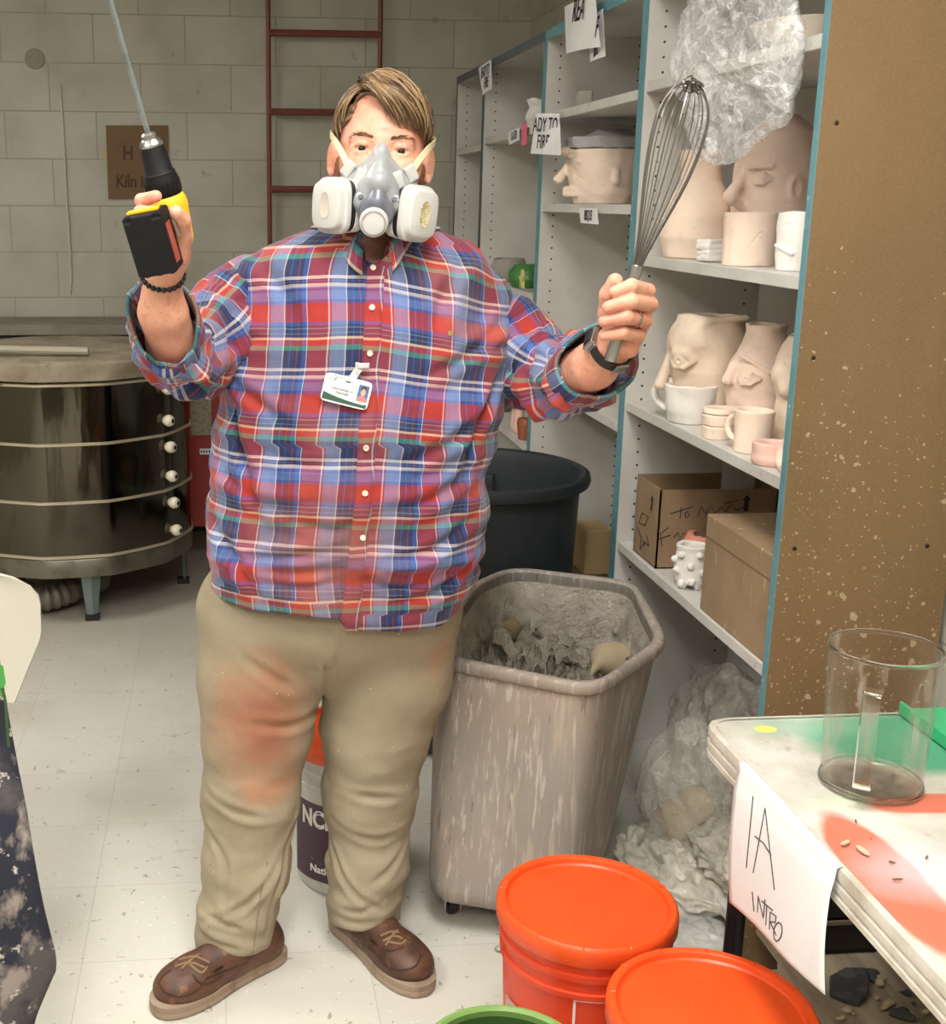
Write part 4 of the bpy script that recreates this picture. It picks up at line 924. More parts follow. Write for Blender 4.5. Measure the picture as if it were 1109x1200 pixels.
d += .0018*np.sin(z*48-side*x*34)*np.exp(-((z-.47)/.09)**2)*np.clip(-y*12, 0, 1)   # creases at the knees
d += .0035*np.sin((x*side+.03)*16+z*15)*np.exp(-((z-.30)/.14)**2)
d += .0015*np.sin(z*30+x*28*side)*np.exp(-((z-.74)/.10)**2)
PB0 = bvh_of(V, Q.tolist())
TL = [([(240, 925), (285, 955), (345, 950)], .009, .010), ([(345, 1005), (300, 1050), (238, 1080)], .009, .009), ([(232, 1086), (265, 1108), (310, 1116)], .008, .008), ([(236, 1062), (270, 1085), (320, 1088)], .007, .007), ([(350, 985), (325, 1040), (312, 1100)], .007, .009), ([(236, 970), (262, 1010), (262, 1060)], .006, .010), 
      ([(382, 822), (345, 850), (300, 850)], .008, .012), ([(380, 815), (330, 800), (285, 770)], .007, .012), ([(384, 750), (384, 790), (382, 825)], .007, .008),
      ([(490, 925), (440, 935), (385, 915)], .008, .010), ([(484, 960), (440, 985), (390, 960)], .007, .010), ([(383, 985), (405, 1035), (445, 1065)], .009, .009), ([(388, 1068), (425, 1082), (467, 1062)], .008, .008), ([(386, 1048), (420, 1068), (466, 1040)], .008, .007), ([(476, 985), (455, 1020), (430, 1040)], .006, .009), ([(545, 745), (528, 775), (508, 812)], .006, .005)]
d += .85*crease(V, PB0, [(a_, b_, c_*.75) for a_, b_, c_ in TL])
V = V+Nn*d[:, None]; V = relax(V, 1)
trousers = link('trousers', mesh_np('trousers', V, Q), KHAKI, person)
PB_ = bvh_of(V, Q.tolist())
m = MB()
for pts in (((313, 1010), (305, 1050), (300, 1090), (296, 1118)),):
    P = [hit(PB_, *p) for p in pts]; P = [p+(n if n@(p-C0) < 0 else -n)*.001 for p, n in P if p is not None]
    m.tube(P, .0012, 6)
m.obj('leg_seam', mat('seam_thread', (140, 122, 94), .8), trousers)
# ================================================================== shoes
LEATH = mat('scuffed_brown_leather', (96, 62, 44), .5, layers=[(14, ONE, .42, .6, (66, 43, 33)), (30, ONE, .60, .70, (140, 98, 70)), (150, ONE, .74, .76, (214, 190, 165))], bumps=[(90, ONE, .25, .001)])
SOLE = mat('crepe_sole', (158, 138, 118), .8, layers=[(20, (1, 1, .3), .5, .7, (122, 100, 82))]); LACE = mat('brown_lace', (140, 112, 84), .8)
def shoe(toe, heel, mirror, laces, seams):
    toe = np.array((toe[0], toe[1], 0)); heel = np.array((heel[0], heel[1], 0)); d = toe-heel; L = np.linalg.norm(d); d /= L; s = np.array((-d[1], d[0], 0))*mirror; sc = L/.31
    def M(V): V = np.asarray(V)*sc; return heel+V[:, :1]*d+V[:, 1:2]*s+V[:, 2:3]*np.array((0, 0, 1.))
    t = SDF.box((-.03, -.08, 0), (.34, .08, .19), .003)
    t.chain([(.045, 0, .055), (.13, .002, .058), (.20, .006, .045)], [.040, .043, .044], .03); t.ell((.245, .010, .042), (.062, .052, .036), None, .02); t.ell((.215, .006, .045), (.07, .050, .040), None, .02)
    t.chain([(.055, 0, .06), (.065, 0, .10)], [.044, .043], .03); t.cap((.10, 0, .082), (.175, .003, .070), .030, .024, .02)
    t.fun((-.1, -.1, -.1), (.4, .1, .03), lambda X, Y, Z: Z-.026+0*X+0*Y, .004, 'cut'); 
    # moccasin seam round the toe
    pts = [(.175, .040, .066), (.215, .046, .066), (.262, .036, .060), (.282, .010, .056), (.264, -.020, .060), (.215, -.032, .066), (.175, -.034, .068)]; t.chain(catmull(pts, 4), [.0028]*25, .003, 'cut')
    t.chain(catmull([(.165, .030, .077), (.16, .0, .088), (.165, -.026, .078)], 4), [.0024]*9, .003, 'cut')
    up = t.obj('shoe', LEATH, person, M=M, smooth_it=2)
    out = [(-.008, 0), (.0, .026), (.03, .040), (.09, .040), (.15, .046), (.21, .062), (.265, .060), (.305, .038), (.318, .008), (.305, -.024), (.26, -.044), (.20, -.046), (.14, -.038), (.08, -.036), (.03, -.037), (.0, -.026)]
    c = [np.array(p[:2]) for p in catmull([(a, b, 0) for a, b in out+out[:1]], 5)[:-1]]; P = []
    for (o, z) in ((-.006, 0.0), (-.001, .004), (0, .012), (-.0015, .016), (0, .019), (0, .029), (-.008, .031)):
        r = []
        for i, p in enumerate(c):
            n = c[(i+1) % len(c)]-c[i-1]; n = np.array((n[1], -n[0]))/np.linalg.norm(n); n = -n if n@(p-np.array((.15, 0))) < 0 else n; r.append((*(p+n*o), z))
        P.append(r)
    g = MB().grid(np.array(P), close_u=True); k = len(c); g.f.append(tuple(range(k-1, -1, -1))); g.mi.append(0); g.f.append(tuple(6*k+i for i in range(k))); g.mi.append(0)
    MB().add(M(g.v), g.f).obj('sole', SOLE, up)
    hm = up.data; vv = np.zeros(len(hm.vertices)*3, np.float32); hm.vertices.foreach_get('co', vv); vv = vv.reshape(-1, 3)+WL[up.name]; bv_ = bvh_of(vv, [tuple(p_.vertices) for p_ in hm.polygons])
    def draw(lines, r, nm, m_, lift):
        g = MB()
        for ln in lines:
            H = [hit(bv_, *p_) for p_ in ln]; H = [h+(C0-h)/np.linalg.norm(C0-h)*lift for h, n in H if h is not None]
            if len(H) > 1: g.tube(catmull(H, 5), r, 6)
        g.obj(nm, m_, up)
    draw(laces, .0026, 'laces', LACE, .0022); draw(seams, .0021, 'toe_seam', mat('dark_stitching', (60, 38, 28), .7) if 'dark_stitching' not in bpy.data.materials else bpy.data.materials['dark_stitching'], .0002)
a = atZ(205, 1170, .03); hh = atZ(312, 1120, .02); dv_ = (hh-a); dv_ /= np.linalg.norm(dv_); tipL = atZ(186, 1182, .02); shoe(tipL, tipL+dv_*.315, -1, [[(205, 1133), (222, 1128), (240, 1134)], [(210, 1125), (228, 1121), (246, 1128)], [(212, 1136), (225, 1124), (234, 1118)], [(222, 1130), (236, 1140), (243, 1133)]], [[(186, 1152), (194, 1163), (212, 1168), (230, 1161), (243, 1146)], [(201, 1137), (192, 1143), (186, 1152)], [(226, 1142), (233, 1151), (246, 1152), (262, 1142)], [(243, 1146), (262, 1138), (290, 1128)]])
tipR = atZ(495, 1158, .02); hR = atZ(408, 1078, .03); dv_ = (hR-tipR); dv_ /= np.linalg.norm(dv_); shoe(tipR, tipR+dv_*.315, 1, [[(449, 1103), (462, 1097), (472, 1100)], [(446, 1097), (458, 1092), (468, 1093)], [(452, 1108), (460, 1096), (466, 1090)], [(456, 1104), (470, 1106), (476, 1102)]], [[(444, 1120), (452, 1132), (468, 1137), (486, 1133), (494, 1120)], [(432, 1110), (444, 1120)], [(482, 1106), (494, 1120)], [(446, 1112), (460, 1114), (474, 1110)]])
# ================================================================== respirator
RG = mat('grey_silicone', (152, 155, 158), .35); RG2 = mat('grey_shield_plastic', (106, 109, 120), .3); RW = mat('milky_white_plastic', (192, 191, 187), .35, Subsurface_Weight=.1); STR = mat('cream_strap', (226, 214, 176), .6)
RB = mat('black_rubber', (28, 28, 30), .5); RPAD = mat('filter_pad', (196, 184, 150), .8, layers=[(200, ONE, .5, .6, (150, 136, 104))])
resp = thing('respirator', 'grey and white half face respirator covering the nose and mouth', 'respirator', tuple(hl((0, -.1, -.14))))
t = SDF.box((-.075, -.18, -.15), (.075, -.03, .02), .0022)
t.cap((0, -.098, .002), (0, -.138, -.058), .008, .012, .004); 
for s in (-1, 1):
    t.cap((0, -.100, -.006), (s*.048, -.080, -.056), .010, .010, .010); t.cap((0, -.136, -.055), (s*.046, -.085, -.058), .012, .012, .02); t.cap((0, -.118, -.03), (s*.040, -.088, -.045), .011, .012, .018)
    t.cap((s*.046, -.085, -.058), (s*.040, -.085, -.110), .014, .014, .02)
t.ell((0, -.098, -.088), (.048, .042, .048), None, .02)
for s_ in (-1, 1): t.cap((0, -.134, -.030), (s_*.030, -.124, -.090), .009, .012, .008)
t.fun((-.1, -.09, -.2), (.1, 0, .05), lambda X, Y, Z: -(Y+.070)+0*X+0*Z, .004, 'cut')
t.obj('face_piece', RG, resp, M=hM, smooth_it=1)
sh = [(0, -.148, -.034), (.024, -.138, -.082), (.020, -.140, -.105), (-.020, -.140, -.105), (-.024, -.138, -.082)]
t = SDF.box((-.05, -.19, -.15), (.05, -.09, -.02), .0022)
t.cap((0, -.132, -.034), (0, -.143, -.088), .003, .017, .003); t.cap((-.016, -.136, -.096), (.016, -.136, -.096), .013, .013, .010); t.cap((-.016, -.132, -.112), (.016, -.132, -.112), .013, .013, .012)
t.obj('front_shield', RG2, resp, M=hM, smooth_it=1)
m = MB().lathe([(0, .012), (.016, .012), (.019, .0115), (.0195, .009), (.0215, .0095), (.0235, .007), (.0245, -.002), (.022, -.014), (0, -.014)], (-.003, -.156, -.122), (0, -.98, -.2), 40)
MB().add(hM(m.v), m.f).obj('exhalation_valve', RW, resp, sharp=50)
m = MB().lathe([(.0185, .0125), (.0195, .0122), (.0195, .0128), (.0185, .013)], (-.003, -.156, -.122), (0, -.98, -.2), 40, closed=True); MB().add(hM(m.v), m.f).obj('valve_ring', RG2, resp)
def supel(w, h, n=40, e=4.):
    return [(w*math.copysign(abs(math.cos(a))**(2/e), math.cos(a)), h*math.copysign(abs(math.sin(a))**(2/e), math.sin(a))) for a in np.linspace(0, 2*pi, n, endpoint=False)]
for s in (-1, 1):
    nrm = np.array((s*.68, -.74, -.06)); nrm /= np.linalg.norm(nrm); tt = np.cross(nrm, (0, 0, 1.)); tt /= np.linalg.norm(tt); up = np.cross(tt, nrm); up = up if up[2] > 0 else -up
    c = np.array((s*.068-.003, -.112, -.098-(.003 if s > 0 else 0)))
    def L(u, v, w): return c+tt*u+up*v+nrm*w
    fc = None
    def shell(name, prof, m_, par, **kw):
        g = MB(); P = []
        for sc, w in prof: P.append([L(x*sc, y*sc, w) for x, y in supel(.037, .0455)])
        g.grid(np.array(P), close_u=True); k = 40; g.f += [tuple(range(k-1, -1, -1)), tuple((len(P)-1)*k+i for i in range(k))]; g.mi += [0, 0]
        return MB().add(hM(g.v), g.f).obj(name, m_, par, sharp=50, **kw)
    cart = shell('filter_cartridge', [(.82, -.036), (.95, -.034), (.98, -.017), (.95, -.0155)], RW, resp)
    shell('black_band', [(.90, -.0155), (.95, -.015), (.95, -.003), (.90, -.0025)], RB, cart)
    cov = shell('filter_cover', [(.98, -.003), (1.02, -.002), (1.02, .006), (1.00, .008), (.90, .009), (.875, .011), (.865, .019), (.83, .0225), (.78, .0235)], RW, resp)
    m = MB().lathe([(0, .0006), (.012, .0006), (.0125, 0)], L(s*0.006, 0, .0237), nrm, 32); m.v = [tuple(L(s*.004, 0, 0)+(np.array(p)-L(s*.004, 0, 0))) for p in m.v]
    m2 = MB(); P = [[L(x, y, w) for x, y in supel(a, b_, 32, 2.4)] for a, b_, w in ((.012, .022, .0236), (.011, .021, .0245), (.010, .020, .0240))]; m2.grid(np.array(P), close_u=True); m2.f.append(tuple(2*32+i for i in range(32))); m2.mi.append(0)
    MB().add(hM(m2.v), m2.f).obj('filter_pad', RPAD if s > 0 else mat('filter_pad_pale', (188, 180, 168), .8), cov)
    # spoke bars of the retainer
    # bracket from the face piece to the strap
    g = SDF.box((s*.05-.05, -.15, -.10), (s*.05+.05, -.05, 0), .002)
    g.rbox((s*.036, -.118, -.062), (.010, .004, .028), .003, Rz(s*.5)@Ry(s*-.42)); g.rbox((s*.053, -.101, -.036), (.0105, .004, .014), .002, Rz(s*.6)@Ry(s*-.6), .004)
    g.cap((s*.028, -.125, -.082), (s*.028, -.131, -.082), .011, .009, .003)
    g.obj('strap_bracket', RW, resp, M=hM)
    m = MB().lathe([(0, .003), (.003, .003), (.0045, .001), (.005, 0)], (s*.028, -.138, -.082), (0, -1, 0), 16); MB().add(hM(m.v), m.f).obj('rivet', RG2, resp)
    pts = catmull([(s*.052, -.105, -.036), (s*.064, -.093, -.014), (s*.080, -.060, .010), (s*.089, -.012, .022), (s*.092, .05, .035), (s*.06, .112, .05), (0, .13, .055)], 8); P = []
    for i, p in enumerate(pts):
        tg = pts[min(i+1, len(pts)-1)]-pts[max(i-1, 0)]; tg /= np.linalg.norm(tg); w_ = np.cross(tg, np.array((p[0], p[1], 0.))/np.linalg.norm(p[:2])); w_ /= np.linalg.norm(w_); P.append([hl(p-w_*.0055), hl(p), hl(p+w_*.0055)])
    MB().sheet(np.array(P), .0018).obj('head_strap', STR, resp)
# ================================================================== beads, watch, ring
def ring_frame(c, ax): u, w, a = basis(ax); return np.array(c, float), u, w, a
c, u, w_, a = ring_frame(W(191, 322, 2.064), AL[2]-AL[1]+np.array((0, -.012, .0)))
t = thing('beaded_bracelet', 'black round bead bracelet on the wrist below the drill battery', 'bracelet', tuple(c))
for k in range(24):
    th = 2*pi*k/24; p = c+.0335*(u*math.cos(th)+w_*math.sin(th)); g = MB().lathe([(.0047*math.sin(x), -.0047*math.cos(x)) for x in np.linspace(.05, pi-.05, 9)], p, (0, 0, 1), 12); g.obj('bead', BLACKP, t)
c, u, w_, a = ring_frame(W(717, 409, 2.068), AR[2]-AR[1]); vd = C0-c; vd /= np.linalg.norm(vd)
u = vd-a*(vd@a); u /= np.linalg.norm(u); w_ = np.cross(a, u)      # u towards the viewer, w across
if (RT@w_) < 0: w_ = -w_
t = thing('wristwatch', 'black strapped steel wristwatch worn below the hand with the whisk', 'watch', tuple(c))
P = []
for k in range(49):
    th = 2*pi*k/48; rr = .0355; P.append([c+rr*(u*math.cos(th)+w_*math.sin(th))+a*s for s in (-.0095, 0, .0095)])
MB().sheet(np.array(P), .0025).obj('strap', mat('black_leather_strap', (40, 38, 34), .5), t)
def wbox(th, size, rr, name, m_, par):
    rad = u*math.cos(th)+w_*math.sin(th); tan = -u*math.sin(th)+w_*math.cos(th); R = np.stack([tan, a, rad], 1)
    return bev(MB().box(c+rad*rr, size, R).obj(name, m_, par, smooth=False), .0015)
wc = wbox(-1.15, (.034, .030, .010), .041, 'watch_case', CHROME, t); wbox(-1.15, (.024, .022, .003), .0465, 'watch_face', RB, wc)
wbox(1.05, (.026, .020, .004), .0395, 'clasp', CHROME, t); wbox(-.75, (.010, .023, .006), .039, 'strap_lug', CHROME, t)
p0, p1 = np.array(FR[2][0][1]), np.array(FR[2][0][2]); rc = p0*.42+p1*.58
u2, w2, a2 = basis(p1-p0); P = []
for k in range(33):
    th = 2*pi*k/32; P.append([rc+.0128*(u2*math.cos(th)+w2*math.sin(th))+a2*s for s in (-.003, 0, .003)])
MB().sheet(np.array(P), .0012).obj('finger_ring', mat('silver_ring', (220, 216, 208), .15, 1.), label='silver ring on the ring finger of the hand with the whisk', cat='ring')
# ================================================================== badge
bc_, bn = hit(SB, 405, 456); bn = bn if bn@(bc_-C0) < 0 else -bn
tl, tr, br, bl = [hit(SB, *p)[0] for p in ((383, 436), (437, 449), (429, 482), (374, 468))]
bn = np.cross(tr-tl, bl-tl); bn /= np.linalg.norm(bn); bn = bn if bn@(bc_-C0) < 0 else -bn
tl, tr, br, bl = [p+bn*.012 for p in (tl, tr, br, bl)]; ctr = (tl+tr+br+bl)/4; ux = (tr-tl+br-bl); Wd = np.linalg.norm(ux)/2; ux /= np.linalg.norm(ux); uy = (tl-bl+tr-br); uy -= ux*(uy@ux); Hd = np.linalg.norm(uy)/2; uy /= np.linalg.norm(uy); bn = np.cross(ux, uy)
t = thing('id_badge', 'white clip-on identity badge with small portrait photo on the plaid shirt', 'badge', tuple(ctr))
def bpt(u, v, w=0): return ctr+ux*(u-.5)*Wd+uy*(v-.5)*Hd+bn*w
g = MB(); pl = [(x*.5+.5, y*.5+.5) for x, y in supel(1, 1, 40, 9.)]; g.add([bpt(u, v, 0) for u, v in pl]+[bpt(u, v, .0012) for u, v in pl], [tuple(range(39, -1, -1)), tuple(range(40, 80))]+[(i, (i+1) % 40, 40+(i+1) % 40, 40+i) for i in range(40)])
card = g.obj('card', PAPER, t, smooth=False)
def patch(poly, w, m_, name, par=card): MB().add([bpt(u, v, w) for u, v in poly], [tuple(range(len(poly)))]).obj(name, m_, par, smooth=False)
gr = [(.03, .06), (.97, .05), (.97, .20)]+[(x, .16+.18*(1-x)**2.2*1.0) for x in np.linspace(.9, .03, 12)]
patch(gr, .0016, mat('dark_green_print', (38, 78, 62), .5), 'green_band'); patch([(.735, .26), (.955, .26), (.955, .84), (.735, .84)], .0016, mat('portrait_blue', (70, 100, 150), .5), 'portrait_background')
patch([(.74, .262), (.95, .262), (.93, .40), (.88, .46), (.80, .46), (.75, .38)], .0018, mat('portrait_shirt', (190, 120, 110), .6), 'portrait_shirt'); patch([(.845+.052*math.cos(a_), .60+.14*math.sin(a_)) for a_ in np.linspace(0, 2*pi, 16, endpoint=False)], .0021, mat('portrait_face', (214, 160, 136), .6), 'portrait_face')
patch([(.79, .60), (.785, .72), (.82, .80), (.88, .80), (.91, .72), (.905, .62), (.88, .70), (.83, .71)], .0024, mat('portrait_hair', (70, 44, 30), .6), 'portrait_hair')
patch([(.44, .80), (.54, .79), (.54, .84), (.44, .85)], .0017, mat('slot_grey', (90, 86, 86), .6), 'slot')
put_text('lettering', 'TEACHER', .0042*1.35, bpt(.42, .34, .0017), ux, uy, mat('print_grey', (90, 90, 96), .6), card, bold=.0001); put_text('lettering', 'CHRIS DANIEL W', .0042*1.3, bpt(.40, .47, .0017), ux, uy, bpy.data.materials['print_grey'], card, bold=.0001)
put_text('lettering', 'F', .012, bpt(.20, .72, .0017), ux, uy, bpy.data.materials['print_grey'], card, shear=.4); MB().tube([bpt(.08, .76, .002), bpt(.2, .93, .002), bpt(.38, .90, .002)], .0004, 5).obj('logo_flourish', bpy.data.materials['print_grey'], card)
put_text('lettering', 'Fine Arts School', .0036, bpt(.40, .66, .0017), ux, uy, bpy.data.materials['print_grey'], card) if False else None
MB().sheet(np.array([[bpt(.45, .86, .003), bpt(.62, .84, .003)], [bpt(.50, 1.1, .004), bpt(.66, 1.1, .004)], [bpt(.55, 1.32, .006), bpt(.72, 1.34, .006)]]), .0008).obj('clip_strap', mat('clear_vinyl_strap', (226, 226, 226), .2), t)
cl = np.array(bpt(.76, 1.50, .008)); R = np.stack([ux*.98+uy*.25, uy*.98-ux*.25, bn], 1); bev(MB().box(bpt(.72, 1.48, .008), (.021, .009, .005), R).obj('metal_clip', CHROME, t, smooth=False), .001)
MB().box(bpt(.60, 1.36, .006), (.006, .020, .003), R).obj('clip_arm', CHROME, t, smooth=False)
# ================================================================== drill
YEL = mat('yellow_plastic', (236, 180, 30), .45); DB = mat('black_tool_plastic', (11, 11, 12), .6, spec=.3, bumps=[(200, ONE, .2, .0006)])
D0 = W(197, 238, 2.06); D1 = W(172.5, 152, 2.035); da = (D1-D0); DLn = np.linalg.norm(da); da /= DLn; Bb = W(177, 286, 1.948); hd = Bb-D0; hd -= da*(hd@da); hd /= np.linalg.norm(hd); ds = np.cross(da, hd)
if ds@RT < 0: ds = -ds
drill = thing('cordless_drill', 'yellow and black cordless drill held upright in the raised left-side hand', 'drill', tuple(D0))
def DP(a_, s_, h_): return D0+da*a_+ds*s_+hd*h_
DR = np.stack([ds, da, hd], 1)
m = MB().lathe([(0, .0), (.0255, .0), (.0275, .003), (.0275, .028), (.025, .033), (.025, .037), (.0225, .040), (.0195, .074), (.018, .078), (0, .079)], DP(.012, 0, 0), da, 40)
m.obj('chuck_sleeve', DB, drill); MB().lathe([(0, 0), (.0185, .0), (.0190, .004), (.0150, .010), (.0125, .012), (.0120, .018), (.0085, .021), (0, .021)], DP(.0915, 0, 0), da, 40).obj('chuck_nose', CHROME, drill)
m = MB()
for k in range(20):
    th = 2*pi*k/20; m.tube([DP(.018, .0270*math.cos(th), .0270*math.sin(th)), DP(.036, .0272*math.cos(th), .0272*math.sin(th))], .0016, 6)
m.obj('clutch_ridges', DB, drill)
sb_ = SDF.box((-.05, -.11, -.05), (.05, .02, .14), .0022)   # local: s, a, h
sb_.cap((0, -.004, 0), (0, -.055, 0), .0315, .026, .004); sb_.chain([(0, -.035, .01), (0, -.042, .06), (0, -.046, .085)], [.021, .018, .019], .012); sb_.rbox((0, -.042, .092), (.024, .030, .008), .006, None, .008)
sb_.rbox((0.0, -.03, .036), (.014, .02, .010), .006, None, .01, 'cut')
DM = lambda V: D0+np.asarray(V)@np.stack([ds, da, hd])
sb_.obj('housing', YEL, drill, M=DM, smooth_it=1)
g2 = SDF.box((-.05, -.11, -.05), (.05, .02, .14), .0025); g2.chain([(0, -.048, .012), (0, -.052, .05), (0, -.056, .08)], [.019, .016, .017], .01)
g2.obj('rubber_grip', DB, drill, M=DM, smooth_it=1)
bev(MB().box(DP(-.022, 0, .030), (.014, .022, .018), DR).obj('trigger', DB, drill, smooth=False), .004)
bev(MB().box(DP(-.012, 0, .032), (.064, .010, .004), DR).obj('direction_switch', DB, drill, smooth=False), .001)
bat = SDF.box((-.045, -.11, .10), (.045, .02, .17), .0018)
bc0 = Bb-D0; ba_, bs_, bh_ = bc0@da, bc0@ds, bc0@hd
bat = SDF.box((bs_-.045, ba_-.065, bh_-.045), (bs_+.045, ba_+.065, bh_+.03), .0018)
bat.rbox((bs_, ba_, bh_-.012), (.0315, .048, .024), .005, None, .002)
for k in range(9): bat.rbox((bs_-.021+k*.0052, ba_+.039, bh_+.0125), (.0011, .007, .0016), .0005, None, .001, 'cut')
bat.rbox((bs_, ba_+.012, bh_+.0125), (.022, .0012, .0014), .0005, None, .001, 'cut'); bat.rbox((bs_, ba_-.012, bh_+.013), (.024, .017, .0013), .0005, None, .001, 'cut')
for sx in (-.023, .023): bat.rbox((bs_+sx, ba_+.043, bh_+.009), (.006, .004, .004), .001, None, .002, 'cut')
for sx in (-.02, 0, .02): bat.rbox((bs_+sx, ba_-.048, bh_-.01), (.004, .003, .012), .001, None, .001)
bt = bat.obj('battery', DB, drill, M=DM)
bev(MB().box(DP(ba_+.050, bs_, bh_-.008), (.050, .004, .014), DR).obj('release_tab', YEL, drill, smooth=False), .001)
MB().box(DP(ba_-.004, bs_+.0318, bh_-.010), (.0012, .062, .022), DR).obj('battery_label', mat('red_foil_label', (168, 70, 50), .3, .3), bt, smooth=False)
bev(MB().box(DP(ba_+.01, bs_+.036, bh_-.030), (.003, .030, .010), DR).obj('belt_clip', CHROME, drill, smooth=False), .0008)
E1 = D1+da*.62
ROD = mat('mixing_rod_steel', (150, 158, 160), .35, .9, layers=[(20, (1, 1, 1), .5, .7, (110, 118, 122))])
rod = thing('mixing_rod', 'long grey steel mixing rod rising from the drill chuck', 'rod', tuple(D1))
MB().tube([D1-da*.012, E1], .0048, 6).obj('shaft', ROD, rod, sharp=20)
m = MB()
for k in range(2):
    P = [E1+da*(-.01-.09*t)+.035*(ds*math.cos(t*5+k*pi)+hd*math.sin(t*5+k*pi)) for t in np.linspace(0, 1, 16)]; m.tube(P, .004, 6)
    m.tube([E1-da*.01, P[0]], .004, 6); m.tube([E1-da*.10, P[-1]], .004, 6)
m.obj('mixing_paddle', ROD, rod)
# ================================================================== whisk
WSM = mat('whisk_wire', (128, 124, 119), .3, .9)
w0, w1, w2_ = W(711, 424, 1.995), W(745, 318, 1.992), W(810, 90, 1.985)
wa = w2_-w1; wL = np.linalg.norm(wa); wa /= wL; w0 = w1-wa*.150
wh = thing('balloon_whisk', 'large steel balloon whisk with tangled tip held up in the hand', 'whisk', tuple(w0))
MB().lathe([(0, 0), (.009, .001), (.0105, .006), (.0095, .03), (.0085, .09), (.0095, .125), (.0105, .145), (.0105, .158), (.009, .160), (0, .160)], w0, wa, 28).obj('handle', CHROME, wh)
uu, vv, _ = basis(wa); uu = RT-wa*(RT@wa); uu /= np.linalg.norm(uu); vv = np.cross(wa, uu)
for k in range(9):
    th = pi*k/9+.2; R = .043*(1+.06*math.sin(k*2.3)); bias = uu*.012*1; P = []
    for sd in (1, -1):
        H_ = list(np.linspace(0, .78, 26))+[.78+.22*math.sin(a_) for a_ in np.linspace(0, pi/2, 12)[1:]]
        for h_ in (H_ if sd == 1 else H_[::-1][1:]):
            rad = R*(.17+.83*math.sin(h_/.78*pi/2)**1.5) if h_ <= .78 else R*math.sqrt(max(1-((h_-.78)/.22)**2, 0))
            P.append(w1+wa*(.004+(wL-.010)*h_*(1-.012*(k % 3)))+(uu*math.cos(th)+vv*math.sin(th))*rad*sd+uu*.006*math.sin(h_*pi*.8))
    MB().tube(P, .00115, 6).obj('wire', WSM, wh)
m = MB(); rw = random.Random(3)
for k in range(7):
    c = w2_-wa*.012+uu*rw.uniform(-.01, .012)+vv*rw.uniform(-.01, .01); a1 = np.array([rw.gauss(0, 1) for _ in range(3)]); b1, b2, _ = basis(a1); r = rw.uniform(.007, .014)
    m.tube([c+r*(b1*math.cos(t)+b2*math.sin(t)) for t in np.linspace(0, 5.4, 20)], .0013, 6)
m.tube([w2_-wa*.02-uu*.02, w2_+wa*.018-uu*.012], .0012, 6); m.obj('wire_tangle', WSM, wh)
# ================================================================== rolling clay cart
def poly_round(P, rad=.05, n=5):
    P = [np.array(p, float) for p in P]; out = []; m = len(P)
    for i in range(m):
        a, b, c = P[i-1], P[i], P[(i+1) % m]; d1 = (a-b); d2 = (c-b); l1, l2 = np.linalg.norm(d1), np.linalg.norm(d2); r = min(rad, l1*.4, l2*.4); s = b+d1/l1*r; e = b+d2/l2*r
        for k in range(n+1):
            t = k/n; out.append((1-t)**2*s+2*t*(1-t)*b+t*t*e)
    return out
def resample(P, n):
    P = np.array(P+[P[0]]); d = np.concatenate([[0], np.cumsum(np.linalg.norm(np.diff(P, axis=0), axis=1))]); t = np.linspace(0, d[-1], n, endpoint=False)
    return np.stack([np.interp(t, d, P[:, i]) for i in range(2)], 1)
ZR = .625
rimp = [atZ(*p, ZR)[:2] for p in ((697, 803), (778, 748), (742, 681), (600, 664), (557, 682), (508, 745), (519, 768))]
rim = resample(poly_round(rimp, .07), 160)
botp = [atZ(*p, .075)[:2] for p in ((668, 1088), (712, 1005))]; b0 = atZ(500, 1045, .075)[:2]; b1 = atZ(513, 1062, .075)[:2]
sh_ = np.array((-.0, .0)); back = [np.array(rimp[3])*.8+np.array(rimp[0])*.2+sh_, np.array(rimp[4])*.82+np.array(rimp[0])*.18]
botp = [botp[0], botp[1], np.array((.93, 2.92)), back[0]+(-.02, -.06), back[1]+(-.02, -.06), b0, b1]
bot = resample(poly_round(botp, .06), 160)
# align the start points
k = np.argmin(np.linalg.norm(bot-bot.mean(0)-(rim[0]-rim.mean(0)), axis=1)); bot = np.roll(bot, -k, 0)
def cart_ring(t, off=0.):
    p = bot*(1-t)+rim*t; c = p.mean(0); d = p-c; return c+d*(1+off/np.linalg.norm(d, axis=1)[:, None])
prof = [(-.06, 0, .078), (-.02, 0, .078), (0, .02, .088)]
P = []
def R3(t, off, z): r = cart_ring(t, off); return np.column_stack([r, np.full(len(r), z)])
zb = .075
for (off, z) in ((-.05, zb), (-.02, zb+.002), (-.004, zb+.015), (0, zb+.04)): P.append(R3((z-zb)/(ZR-zb), off, z))
for z in np.linspace(zb+.06, ZR-.05, 22): P.append(R3((z-zb)/(ZR-zb), 0, z))
for (off, z) in ((.0, ZR-.030), (.008, ZR-.029), (.012, ZR-.024), (.013, ZR-.010), (.010, ZR-.003), (.004, ZR), (-.008, ZR-.001), (-.014, ZR-.006), (-.018, ZR-.03)): P.append(R3(1, off, z))
for z in np.linspace(ZR-.06, .40, 14): P.append(R3((z-zb)/(ZR-zb), -.02, z))
P = np.array(P); ny = P.shape[1]
inner = P[-14:].reshape(-1, 3); cI = np.repeat(P[-14:].mean(1), ny, 0); dI = cI-inner; dI[:, 2] = 0; dI /= np.linalg.norm(dI, axis=1)[:, None]
n1 = fbm(inner, 38, 3, 3.); n2 = fbm(inner, 16, 2, 8.); zf = np.clip((ZR-.05-inner[:, 2])/.05, 0, 1)
P[-14:] = (inner+dI*((np.clip(n1-.05, 0, 1)*.030+np.clip(n2, 0, 1)*.012)*zf)[:, None]).reshape(14, ny, 3)
